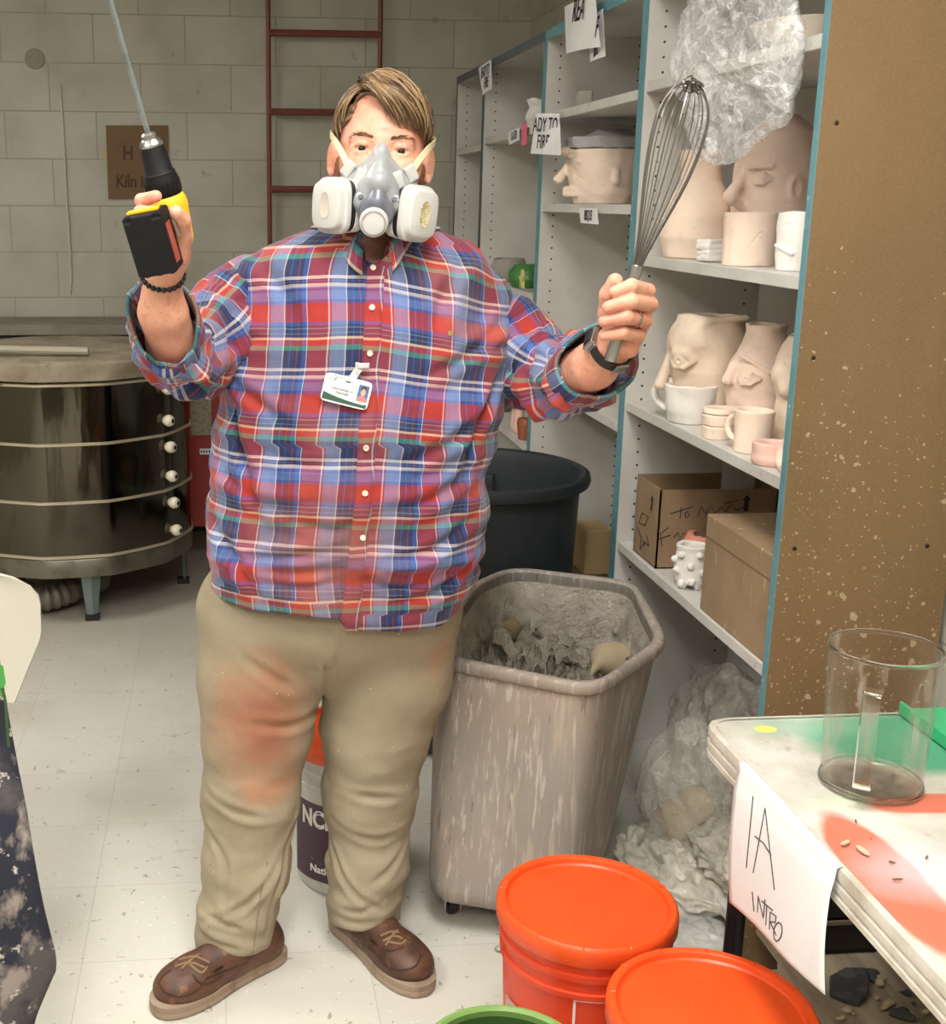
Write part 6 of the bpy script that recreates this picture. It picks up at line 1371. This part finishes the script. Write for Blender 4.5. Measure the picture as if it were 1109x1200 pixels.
# ================================================================== boxes on the lowest shelf
def base_at(px, X, z):
    Y = X*4.
    for _ in range(12):
        x = proj((X, Y, z))[0]; Y *= (x-258)/(px-258)
    return np.array((X, Y, z))
def mpp(p): return ((np.array(p)-C0)@FW)/F
L1, L2, L3, L4 = .679, 1.065, 1.449, 1.875; PINK = mat('pink_glazed_clay', (226, 188, 174), .5, layers=[(12, ONE, .5, .7, (226, 180, 168))])
def box_open():
    a = base_at(743, 1.10, L1)[1]; c = base_at(765, 1.085, L1+.0)[1]; d = base_at(893, 1.25, L1)[1]
    # corners on the shelf plane: far-left, near-front, near-right
    P0 = atZ(744, 650, L1); P1 = atZ(770, 660, L1); P2 = atZ(888, 655, L1)
    y_f = P1[1]; x_f = max(P1[0], SX+.012); return P0, P1, P2
x0, x1, y0, y1 = SX+.014, SX2-.03, base_at(768, SX+.014, L1)[1], min(base_at(742, SX+.014, L1)[1], 3.19); H_ = .205
t = thing('open_cardboard_box', 'open brown cardboard box with black handwriting and arrows on the lowest shelf', 'box', ((x0+x1)/2, (y0+y1)/2, L1))
g = MB(); th_ = .004
g.bx(x0, x1, y0, y0+th_, L1+.001, L1+H_).bx(x0, x1, y1-th_, y1, L1+.001, L1+H_+.004).bx(x0, x0+th_, y0, y1, L1+.001, L1+H_+.002).bx(x1-th_, x1, y0, y1, L1+.001, L1+H_).bx(x0, x1, y0, y1, L1+.0012, L1+.004); g.obj('carton', CARD, t, smooth=False)
MARK = mat('black_marker', (38, 26, 22), .7)
def strokes(paths, Xp=None, Yp=None, par=None, r=.0012, m_=MARK, nm='handwriting'):
    for pts in paths: 
        P = [atX(x, y, Xp) if Xp else atY(x, y, Yp) for x, y in pts]; MB().tube(P, r, 5, flat=1).obj(nm, m_, par)
yf = y0-.0006
strokes([[(786, 602), (812, 594)], [(799, 595), (797, 608)], [(803, 602), (806, 599), (808, 604), (804, 607), (803, 602)], [(818, 605), (822, 594), (828, 603), (834, 592), (838, 602), (846, 594), (850, 600), (858, 590), (862, 598), (878, 592)], [(784, 618), (774, 626), (776, 640)], [(772, 632), (786, 627)], [(790, 630), (795, 624), (797, 632), (802, 624)], [(850, 590), (866, 586)]], Yp=yf, par=t)
strokes([[(747, 618), (752, 630), (750, 644), (756, 636)], [(753, 601), (760, 606), (756, 616), (749, 612), (753, 601)], [(758, 628), (761, 640), (754, 634)]], Xp=x0-.0006, par=t)
for (px) in (766, 875):
    p = atY(px, 590, yf); 
    if px < 770: c1 = atX(764, 590, x0-.0006); MB().add([c1+np.array((0, s*.006*k, z)) for s, k, z in ((1, 1, -.02), (-1, 1, -.02), (-1, 1, .008), (-1, 2, .008), (0, 0, .022), (1, 2, .008), (1, 1, .008))], [tuple(range(7))]).obj('printed_arrow', MARK, t, smooth=False)
    else: MB().add([p+np.array((s*.006*k, 0, z)) for s, k, z in ((-1, 1, -.02), (1, 1, -.02), (1, 1, .008), (1, 2, .008), (0, 0, .022), (-1, 2, .008), (-1, 1, .008))], [tuple(range(7))]).obj('printed_arrow', MARK, t, smooth=False)
# folded white paper standing in the open box
p = base_at(866, 1.33, L1+.16); sign('folded_paper', [p+(-.05, -.0, .10), p+(.03, -.02, .105), p+(.03, -.02, -.02), p+(-.05, 0, -.02)], lines=[], label='crumpled white paper standing up in the open cardboard box', cat='paper', m=mat('grey_paper', (186, 184, 180), .7))
x0b = SX+.008; yn = base_at(899, x0b, L1)[1]; yfr = base_at(820, x0b, L1)[1]
yn = max(yn, 2.262)
t = thing('closed_cardboard_box', 'closed dusty tan cardboard box at the near end of the lowest shelf', 'box', ((x0b+SX2)/2, (yn+yfr)/2, L1))
bev(MB().bx(x0b, SX2-.02, yn, yfr, L1+.001, L1+.225).obj('carton', mat('dusty_cardboard', (152, 128, 98), .8, layers=[(8, ONE, .4, .7, (136, 112, 84)), (40, (1, 1, .3), .62, .7, (196, 172, 138)), (60, ONE, .68, .72, (110, 84, 58))]), t, smooth=False), .003)
MB().bx(x0b-.0008, x0b+.0002, yn, yfr, L1+.172, L1+.176).bx(x0b, SX2-.02, yn-.0008, yn+.0002, L1+.172, L1+.176).obj('lid_seam', mat('box_seam', (120, 94, 66), .8), t, smooth=False)
MB().bx(x0b+.02, x0b+.12, yn+.001, yn+.012, L1+.2252, L1+.2262).obj('torn_flap', MARK, t, smooth=False)
# ================================================================== pots
def clay(name, col, col2=None, glz=.75): return mat(name, col, glz, layers=[(9, ONE, .4, .7, col2 or tuple(int(c*.93) for c in col)), (60, ONE, .66, .72, tuple(int(c*.84) for c in col))], bumps=[(55, ONE, .25, .003), (12, ONE, .2, .006)])
PEACH = clay('peach_bisque', (240, 218, 198)); CREAM = clay('cream_bisque', (234, 220, 202)); WHITEC = clay('chalk_white_clay', (236, 232, 224)); ROSE = clay('rose_clay', (234, 208, 190)); LILAC = clay('lilac_slip', (176, 172, 176)); GREYC = clay('grey_clay', (158, 152, 144)); TANC = clay('tan_bisque', (230, 210, 188))
def pot(name, p, prof, m_, label, cat='pot', sq=(1, 1), feats=(), wall=.012, noise=.0015, h=.003, open_=True, seed=0, group=None, cutp=None):
    """prof: (z, r) outside; hollow from the top"""
    R = max(r for _, r in prof); Z = prof[-1][0]; ext = R*max(sq)+.05; s = SDF.box(p-(ext, ext, .006), p+(ext, ext, Z+.05), h)
    s.rev(prof, p, 0, 'add', sq)
    for ft in feats: ft(s, p)
    if open_: s.rev([(max(.45*Z, .012), max(np.interp(max(.45*Z, .012), *zip(*prof))-wall, .004))]+[(z, r-wall) for z, r in prof if z > .5*Z]+[(Z+.03, prof[-1][1]-wall)], p, .003, 'cut', sq)
    s.noise(noise, 70, seed); s.fun(p-(ext, ext, .02), p+(ext, ext, .002), lambda X, Y, Z_: Z_-p[2]-.0004+0*X+0*Y, 0, 'cut')
    return s.obj(name, m_, smooth_it=1, label=label, cat=cat, group=group)
def A(o): return np.array(o, float)
def eye(dx, dy, z, r=.012, lids=True, R=.0):
    def f(s, p):
        c = p+A((dx, dy, z)); n = A((dx, dy, 0)); n /= np.linalg.norm(n)+1e-9; t = A((-n[1], n[0], 0)); s.ell(c-n*.002, (r, r, r), None, .002)
        if lids:
            for sg in (1, -1): s.chain([c+t*(-r*1.5)-n*.002, c+t*(-r*.6)+n*r*.4+A((0, 0, sg*r*.85)), c+t*(r*.6)+n*r*.4+A((0, 0, sg*r*.85)), c+t*(r*1.6)-n*.004], [r*.3]*4, .003)
            s.cap(c+n*r*.8, c+n*(r+.004), r*.25, r*.25, .001, 'cut')
    return f
def capf(a, b, ra, rb=None, k=.008, op='add'): return lambda s, p: s.cap(p+A(a), p+A(b), ra, rb, k, op)
def ellf(c, r, R=None, k=.008, op='add'): return lambda s, p: s.ell(p+A(c), r, R, k, op)
def chainf(pts, rs, k=.005, op='add'): return lambda s, p: s.chain([p+A(q_) for q_ in pts], rs, k, op)
# top shelf
p = base_at(948, 1.25, L4); pot('bowl', p, [(0, .05), (.03, .10), (.075, .125)], CREAM, 'cream clay bowl at the near end of the top shelf', 'bowl')
# L3: shoulders vase, big head, scratched planter, white pot, rolled slab, flower
p = base_at(815, 1.16, L3); pot('figure_vase', p, [(0, .075), (.05, .088), (.10, .085), (.15, .062), (.185, .047), (.215, .046), (.235, .052), (.255, .055)], PEACH, 'peach clay vase with rounded shoulders and wide neck behind the whisk', 'vase', (1, 1.05), seed=1, feats=[ellf((.0, -.03, .12), (.04, .05, .045), None, .04)])
p = base_at(905, 1.30, L3); pot('head_sculpture', p, [(0, .070), (.05, .095), (.14, .105), (.22, .100), (.29, .075), (.33, .03)], ROSE, 'large rose clay head with sharp nose and closed eye, behind the scratched planter', 'sculpture', (1, 1.1), open_=False, seed=2, noise=.001,
    feats=[capf((-.095, -.03, .20), (-.135, -.045, .145), .010, .016, .012), capf((-.128, -.045, .14), (-.10, -.04, .125), .014, .012, .01), eye(-.078, -.078, .185, .013), capf((-.10, -.06, .21), (-.06, -.09, .212), .006, .006, .004), ellf((-.01, -.112, .165), (.018, .010, .028)), ellf((-.01, -.120, .165), (.009, .008, .018), None, .004, 'cut'), ellf((-.085, -.05, .05), (.03, .04, .04), None, .03), capf((-.112, -.05, .105), (-.085, -.075, .10), .007, .005, .004)])
p = base_at(876, 1.135, L3); sc = mpp(p); pot('planter', p, [(0, .054), (.05, .055), (.112, .056)], PEACH, 'small straight sided peach planter with scratched crosshatch lines', 'planter', seed=3, noise=.001, h=.0022,
    feats=[chainf([(-.03+dx, -.050 if abs(dx) < .02 else -.045, z0), (.01+dx, -.054, z1)], [.0009, .0009], .001, 'cut') for dx, z0, z1 in ((-.01, .04, .10), (.0, .03, .085), (-.015, .08, .03), (.01, .09, .04))])
p = base_at(934, 1.15, L3); p[1] = max(p[1], 2.315); pot('white_pot', p, [(0, .040), (.06, .046), (.115, .046)], WHITEC, 'chalk white clay pot with a small black slot at the shelf end', 'pot', seed=4, h=.0024, feats=[capf((-.044, -.02, .088), (-.036, -.03, .09), .004, .004, .001, 'cut'), capf((-.047, 0, .05), (-.03, -.036, .035), .006, .004, .004)])
p = base_at(831, 1.115, L3); s = SDF.box(p-(.05, .06, .01), p+(.05, .06, .07), .0024)
for i in range(4): s.rbox(p+A((.002*(i % 2), .001*i, .008+.0125*i)), (.022, .030-.002*i, .0065), .005, Rz(.1*i), .0015)
s.noise(.0012, 100, 3); s.obj('clay_slab_stack', WHITEC, label='little stack of white clay slabs beside the scratched planter', cat='clay slabs', smooth_it=1)
p = base_at(783, 1.10, L3); s = SDF.box(p-(.04, .04, .01), p+(.04, .04, .07), .0022)
for i in range(7): a_ = i*.9; s.ell(p+A((.004*math.cos(a_), .014*math.cos(a_), .028+.014*math.sin(a_))), (.006, .010, .004), Rx(a_), .002)
s.cap(p, p+A((0, 0, .02)), .008, .006, .004); s.obj('clay_flower', CREAM, label='small curled clay flower at the far end of the third shelf', cat='clay flower', smooth_it=1)
# L2: heads
p = base_at(825, 1.185, L2); pot('face_pot', p, [(0, .075), (.05, .090), (.12, .100), (.19, .098), (.235, .080), (.25, .078)], TANC, 'tall clay face pot with bulging hooded eye behind the white mug', 'pot', (1, 1.1), seed=5, feats=[capf((-.098, -.01, .16), (-.122, -.015, .085), .009, .015, .01), eye(-.092, -.066, .150, .019), capf((-.10, -.035, .185), (-.055, -.095, .19), .008, .006, .004), capf((-.092, -.02, .06), (-.08, -.05, .058), .008, .006, .005), capf((-.05, -.085, .245), (.05, -.09, .252), .006, .006, .004), ellf((-.06, -.04, .2), (.05, .06, .05), None, .03)])
p = base_at(888, 1.23, L2); pot('face_pot', p, [(0, .060), (.05, .074), (.11, .080), (.16, .074), (.205, .050), (.235, .042), (.25, .045)], ROSE, 'narrow necked rose clay face pot with one large round eye', 'pot', (1, 1.08), seed=6, feats=[eye(-.062, -.062, .135, .015), capf((-.075, -.035, .185), (-.02, -.083, .150), .005, .004, .003), capf((-.076, -.01, .155), (-.088, -.015, .125), .010, .014, .01)])
p = base_at(938, 1.24, L2); p[1] = max(p[1], 2.335); pot('face_pot', p, [(0, .050), (.05, .065), (.11, .060), (.15, .070), (.20, .066), (.245, .045)], TANC, 'lumpy clay face pot half hidden by the end board', 'pot', seed=7, feats=[ellf((-.060, -.01, .165), (.022, .03, .028)), ellf((-.058, -.03, .14), (.018, .02, .022)), ellf((-.062, .02, .05), (.02, .03, .02)), eye(-.05, -.04, .18, .011)])
def handle(cy, z0, z1, out, r=.007, ang=0.):
    def f(s, p, cy=cy):
        n = 9; d = A((math.sin(ang)*-1, math.cos(ang), 0)); pts = []
        for k in range(n):
            a_ = pi*k/(n-1); pts.append(p+d*(cy+out*math.sin(a_))+A((0, 0, (z0+z1)/2+(z1-z0)/2*math.cos(a_))))
        s.chain(pts, [r]*n, .004)
    return f
p = base_at(808, 1.125, L2); pot('mug', p, [(0, .050), (.03, .058), (.092, .064)], WHITEC, 'wide white clay mug with big looped handle on the second shelf', 'mug', seed=8, h=.0026, feats=[handle(.055, .022, .098, .055, .0085, .55)])
p = base_at(836, 1.115, L2); p += A((.0, -.02, 0)); pot('banded_cup', base_at(838, 1.125, L2)+A((-.005, -.0, 0)) if False else base_at(841, 1.10+.012, L2), [(0, .034), (.028, .036), (.029, .031), (.031, .036), (.054, .037), (.056, .031), (.058, .038), (.070, .036)], PEACH, 'low peach cup made of three stacked bands between two mugs', 'cup', seed=9, h=.0022, noise=.0008)
p = base_at(880, 1.12, L2); p[1] -= .0; pot('mug', p, [(0, .036), (.03, .037), (.07, .040), (.092, .044)], PEACH, 'small peach clay mug with handle near the pink bowl', 'mug', seed=10, h=.0024, feats=[handle(.034, .020, .075, .032, .006, .5)])
p = base_at(903, 1.108, L2); pot('pink_bowl', p, [(0, .036), (.012, .040), (.024, .038), (.046, .040)], PINK, 'low rounded pink bowl at the front of the second shelf', 'bowl', seed=11, h=.002, noise=.0008)
p = base_at(925, 1.115, L2); p[1] = max(p[1], 2.29); s = SDF.box(p-(.05, .05, .01), p+(.05, .05, .09), .0024); s.ell(p+A((0, 0, .035)), (.024, .032, .045), Ry(.2), .004); s.ell(p+A((-.03, 0, .04)), (.018, .022, .03), None, .004, 'cut'); s.noise(.001, 120, 4); s.fun(p-(.1, .1, .05), p+(.1, .1, 0), lambda X, Y, Z: Z-p[2]+0*X+0*Y, 0, 'cut'); s.obj('clay_shell', ROSE, label='ridged rose clay shell leaning beside the pink bowl', cat='clay shell', smooth_it=1)
# L1: bumpy cup and pink bowl
p = base_at(809, 1.12, L1); rb = random.Random(2); pot('bumpy_cup', p, [(0, .034), (.02, .040), (.06, .041), (.092, .038), (.105, .040)], WHITEC, 'white clay cup covered with round bumps beside the tan box', 'cup', seed=12, h=.002, feats=[ellf((.043*math.cos(a_), .043*math.sin(a_), z), (.008,)*3, None, .003) for a_, z in ((-2.6, .085), (-2.0, .06), (-2.9, .045), (-1.5, .088), (-1.9, .022), (-2.5, .015), (-1.3, .045), (-3.1, .07), (-.9, .07))]+[ellf((-.012, -.03, .0), (.012, .02, .018), None, .003, 'cut')])
p = base_at(826, 1.20, L1); pot('coral_bowl', p, [(0, .04), (.05, .052), (.085, .054), (.10, .046)], mat('coral_clay', (214, 140, 120), .6, layers=[(10, ONE, .5, .7, (226, 160, 140)), (22, ONE, .66, .7, (150, 170, 186))]), 'coral coloured clay bowl behind the bumpy white cup', 'bowl', seed=13, h=.0026)
# second unit
Z2 = (.995, 1.575, 1.862)
p = base_at(706, 1.205, Z2[1]); pot('face_pot', p, [(0, .088), (.03, .102), (.10, .116), (.165, .120)], PEACH, 'wide peach face pot with lilac slip rim on the second unit', 'pot', (1, 1.08), seed=14, h=.0036, feats=[capf((-.112, .02, .115), (-.140, .02, .075), .011, .016, .01), ellf((-.10, -.05, .125), (.018, .025, .018)), eye(-.095, -.062, .12, .013), capf((-.12, -.03, .145), (-.08, -.085, .15), .009, .007, .005), capf((-.118, .01, .045), (-.10, -.04, .042), .010, .007, .005), capf((-.118, .01, .03), (-.10, -.04, .028), .009, .007, .005), ellf((.0, -.128, .08), (.014, .008, .025)), ellf((-.125, .0, .16), (.018, .018, .016))])
lp = p+A((0, 0, .150)); s = SDF.box(lp-(.19, .19, .02), lp+(.19, .19, .08), .0036); s.rev([(0, .121), (.03, .122), (.034, .121)], lp+A((0, 0, .017)), .002, 'add', (1, 1.06)); s.rev([(0, .08), (.02, .09), (.045, .05)], lp+A((.02, -.01, .030)), .02, 'add'); s.noise(.002, 60, 8); s.obj('slip_cap', LILAC, label='lumpy lilac clay cap resting on the wide peach face pot', cat='pot lid', smooth_it=1)
p = base_at(684, 1.15, Z2[2]); s = SDF.box(p-(.07, .13, .01), p+(.07, .13, .07), .003)
for i in range(5): s.chain([p+A((0, -.08, .012+.009*i)), p+A((-.02, -.02, .014+.0095*i)), p+A((-.01, .05, .013+.009*i)), p+A((0, .085, .014+.007*i))], [.006]*4, .003)
s.obj('clay_tray', clay('clear_grey_clay', (176, 170, 162)), label='small woven grey clay dish on the upper shelf of the second unit', cat='dish', smooth_it=1)
p = base_at(706, 1.20, Z2[0]); pot('rose_dish', p, [(0, .055), (.03, .07), (.05, .072), (.075, .05), (.10, .03)], ROSE, 'rose clay dish on the lower shelf of the second unit', 'dish', seed=15)
# stacked clay bags with a tan block
BAGM = mat('brown_clay_bag', (128, 108, 88), .6, layers=[(10, ONE, .45, .7, (104, 86, 70))], bumps=[(22, ONE, .8, .01)])
for i in range(3):
    s = SDF.box((1.075, 3.48, .0), (1.42, 4.20, .48), .008); z = .187+.075+.09*i*0; 
zb_ = .16
for i, lab in enumerate(('bottom', 'top')):
    p = A((1.245, 3.82-.02*i, zb_+.005+.135*i)); s = SDF.box(p-(.18, .36, .01), p+(.18, .36, .17), .007); s.rbox(p+A((0, 0, .067)), (.155, .30, .066), .05, None, .01); s.noise(.006, 32, i+40); s.fun(p-(.3, .5, .05), p+(.3, .5, .004), lambda X, Y, Z: Z-p[2]+0*X+0*Y, 0, 'cut')
    s.obj('clay_bag', BAGM, label='%s brown plastic bag of clay lying low in the second unit' % lab, cat='bag of clay', smooth_it=1)
p = base_at(692, 1.17, .43); bev(MB().box(p+A((0, 0, .078)), (.085, .14, .145)).obj('foam_block', mat('tan_foam_block', (178, 154, 108), .85, bumps=[(90, ONE, .4, .002)]), smooth=False, label='upright tan block standing on the clay bags behind the dark bin', cat='block'), .004)
# third unit
Z3 = (.737, 1.272, 1.832)
p = base_at(617, 1.13, Z3[1]); s = pot('green_pot', p, [(0, .05), (.03, .068), (.06, .066), (.085, .045)], mat('green_glaze', (70, 122, 66), .35, layers=[(14, ONE, .5, .7, (52, 98, 50))]), 'green glazed round pot with yellow star on the third unit', 'pot', seed=16)
SUN = mat('yellow_glaze', (206, 204, 120), .5); sp_ = base_at(618, 1.085, Z3[1]+.02); nn = 10; st = [(sp_+A((0, (.036 if k % 2 == 0 else .015)*math.cos(2*pi*k/nn+.3), .02+(.036 if k % 2 == 0 else .015)*math.sin(2*pi*k/nn+.3)))) for k in range(nn)]
MB().add([q_+A((-.024, 0, 0)) for q_ in st]+[q_+A((-.014, 0, 0)) for q_ in st], [tuple(range(nn)), tuple(range(2*nn-1, nn-1, -1))]+[(i, nn+i, nn+(i+1) % nn, (i+1) % nn) for i in range(nn)]).obj('clay_star', SUN, smooth=False, label='yellow clay star leaning on the green glazed pot', cat='star')
p = base_at(596, 1.15, Z3[1]); pot('grey_pot', p, [(0, .06), (.04, .075), (.09, .06)], GREYC, 'squat grey clay pot left of the green pot', 'pot', seed=17)
p = base_at(632, 1.2, Z3[2]); pot('white_jug', p, [(0, .04), (.05, .055), (.09, .04), (.12, .05)], WHITEC, 'small white lumpy jug behind the READY TO FIRE sign', 'jug', seed=18, noise=.006)
p = base_at(583, 1.14, Z3[0]); pot('olive_pot', p, [(0, .06), (.05, .08), (.11, .06)], mat('olive_glaze', (104, 100, 74), .4), 'dark olive pot on the lower shelf of the third unit', 'pot', seed=19)
p = base_at(606, 1.10, Z3[0]); s = SDF.box(p-(.06, .08, .01), p+(.06, .08, .16), .003)
for dy in (-.026, .026): s.cap(p+A((0, dy, .016)), p+A((0, dy*.8, .11)), .020, .017, .006)
s.ell(p+A((0, 0, .115)), (.03, .05, .03), None, .01); s.obj('clay_figure', PINK, label='pink clay legs figure on the lower shelf of the third unit', cat='clay figure', smooth_it=1)
p = base_at(616, 1.10, Z3[0]); pot('brown_cup', p, [(0, .028), (.06, .034), (.08, .030)], mat('rust_glaze', (150, 84, 56), .4), 'rust brown cup beside the pink clay legs', 'cup', seed=20)
p = base_at(548, 1.20, 1.27); pot('shoulder_vase', p, [(0, .10), (.08, .125), (.15, .10), (.20, .07), (.26, .065), (.32, .05)], clay('mauve_clay', (168, 146, 138)), 'mauve grey vase in the far narrow shelving unit', 'vase', seed=21, h=.004)
# ================================================================== plastic bags
def film(name, col, base, ridge, rough=.25, bs=1.):
    b = NB(name); v = b.coord(); b.p.inputs['Base Color'].default_value = hexc(*col); b.p.inputs['Roughness'].default_value = rough; b.p.inputs['Specular IOR Level'].default_value = .8
    def rid(sc, dist):
        n = b.noise(v, sc, 3, .5, dist); return b.ramp(b.math('ABSOLUTE', b.math('SUBTRACT', n, .5)), 0, .045, 1, 0)
    r1, r2 = rid(9, 1.4), rid(24, 1.); f = b.math('ADD', b.math('ADD', b.math('MULTIPLY', r1, ridge*.6), b.math('MULTIPLY', r2, ridge*.4)), b.ramp(b.noise(v, 5), .35, .65, base*.6, base*1.4))
    b.bump(b.noise(v, 10, 3, .5, 1.4), .8*bs, .03); b.bump(b.noise(v, 26, 3, .5, 1.), .8*bs, .012); b.bump(r1, .3*bs, .004)
    tr = b.node('ShaderNodeBsdfTransparent'); mx = b.node('ShaderNodeMixShader'); f = b.math('MINIMUM', f, 1.); b.l.new(f, mx.inputs[0]); b.l.new(tr.outputs[0], mx.inputs[1]); b.l.new(b.p.outputs[0], mx.inputs[2])
    out = [n for n in b.n if n.type == 'OUTPUT_MATERIAL'][0]; b.l.new(mx.outputs[0], out.inputs[0]); return b.m
FILM = film('clear_polythene', (232, 228, 216), .34, .16, .22, .4); FILMB = film('bright_clear_polythene', (240, 240, 240), .22, .38, .12, .8); FILMD = film('dusty_polythene', (214, 208, 192), .8, .15, .4, .5); FILMG = film('grey_film', (196, 196, 190), .8, .1, .3, .3)
def crumple(name, c, r, m_, label, seed, R=None, amp=.045, n=(70, 110), flat=True, zmin=.003, cat='plastic bag', parent=None, xmax=None, hf=.08, la=.25):
    c = A(c); V = []; us = np.linspace(0.02, pi-.02, n[0]); vs = np.linspace(0, 2*pi, n[1], endpoint=False)
    D = np.array([[(math.sin(u)*math.cos(v), math.sin(u)*math.sin(v), math.cos(u)) for v in vs] for u in us]); f = D.reshape(-1, 3)
    a = fbm(f, 1.6, 2, seed); b_ = 1-np.abs(fbm(f, 3.2, 3, seed+3))*2.6; k2 = 1-np.abs(fbm(f, 7., 2, seed+9))*2.4
    rad = 1+a*la; P = f*np.array(r)*rad[:, None]; nrm = f/np.array(r); nrm /= np.linalg.norm(nrm, axis=1)[:, None]; P = P+nrm*(amp*(b_*.55+k2*hf))[:, None]
    if R is not None: P = P@np.asarray(R).T
    P = P+c
    if flat: P[:, 2] = np.where(P[:, 2] < zmin+.02, zmin+.02*np.exp((P[:, 2]-zmin-.02)/.05), P[:, 2])
    if xmax: P[:, 0] = np.where(P[:, 0] > xmax-.02, xmax-.02*np.exp(-(P[:, 0]-xmax+.02)/.03), P[:, 0])
    g = MB().grid(P.reshape(n[0], n[1], 3), close_u=True); g.f += [tuple(range(n[1]-1, -1, -1)), tuple((n[0]-1)*n[1]+i for i in range(n[1]))]; g.mi += [0, 0]
    return g.obj(name, m_, parent, sharp=180, label=label, cat=cat)
c = atX(855, 70, 1.025); crumple('plastic_bag', c, (.062, .245, .185), FILMB, 'crumpled clear plastic bag hanging over the top shelf edge behind the whisk', 3., R=Rx(.35), amp=.016, flat=False, hf=.2)
crumple('plastic_bag', (1.25, 2.74, .26), (.13, .28, .20), FILM, 'clear plastic bag slumped against the panel under the lowest shelf', 11., amp=.016, hf=.03, la=.2, xmax=1.412, zmin=.088)
p = atZ(800, 960, .15); crumple('plastic_bag', (p[0]+.02, p[1]+.03, .21), (.11, .125, .165), FILM, 'rounded translucent bag between the clay cart and the table', 17., amp=.007, la=.12, hf=.02)
for i_, (dx, dz) in enumerate(((-.02, .13), (.03, .17))):
    q_ = np.array((p[0]+.02+dx, p[1]+.03, dz)); s = SDF.box(q_-.09, q_+.09, .005); s.ell(q_, (.05, .06, .05), None, .01); s.noise(.004, 40, i_+60); s.obj('clay_ball', LUMP, smooth_it=1, label=('lower' if i_ == 0 else 'upper')+' tan clay ball inside the rounded translucent bag', cat='clay ball')
p = atZ(815, 1020, .05); crumple('plastic_sheet', (p[0], p[1]+.02, .05), (.15, .20, .055), FILMD, 'dusty folded plastic sheeting on the floor beside the table leg', 23., amp=.024, hf=.03, cat='plastic sheet')
crumple('plastic_sheet', (1.19, 2.45, .13), (.12, .16, .05), FILMD, 'dusty crumpled sheeting inside the bottom of the nearest shelving unit', 41., amp=.025, cat='plastic sheet', zmin=.088)
p = atZ(795, 1085, .02); crumple('plastic_sheet', (p[0]+.02, p[1]-.02, .02), (.13, .13, .016), FILMG, 'flat grey plastic sheet on the floor behind the orange buckets', 31., amp=.008, cat='plastic sheet', zmin=.002)
# ================================================================== world and view
w = bpy.data.worlds.new('world'); scene.world = w; w.use_nodes = True
w.node_tree.nodes['Background'].inputs[0].default_value = (.9, .92, 1, 1); w.node_tree.nodes['Background'].inputs[1].default_value = .05
scene.view_settings.view_transform = 'Standard'; scene.view_settings.look = 'None'; scene.view_settings.exposure = EXPO; scene.view_settings.gamma = 1
scene.view_settings.use_curve_mapping = False
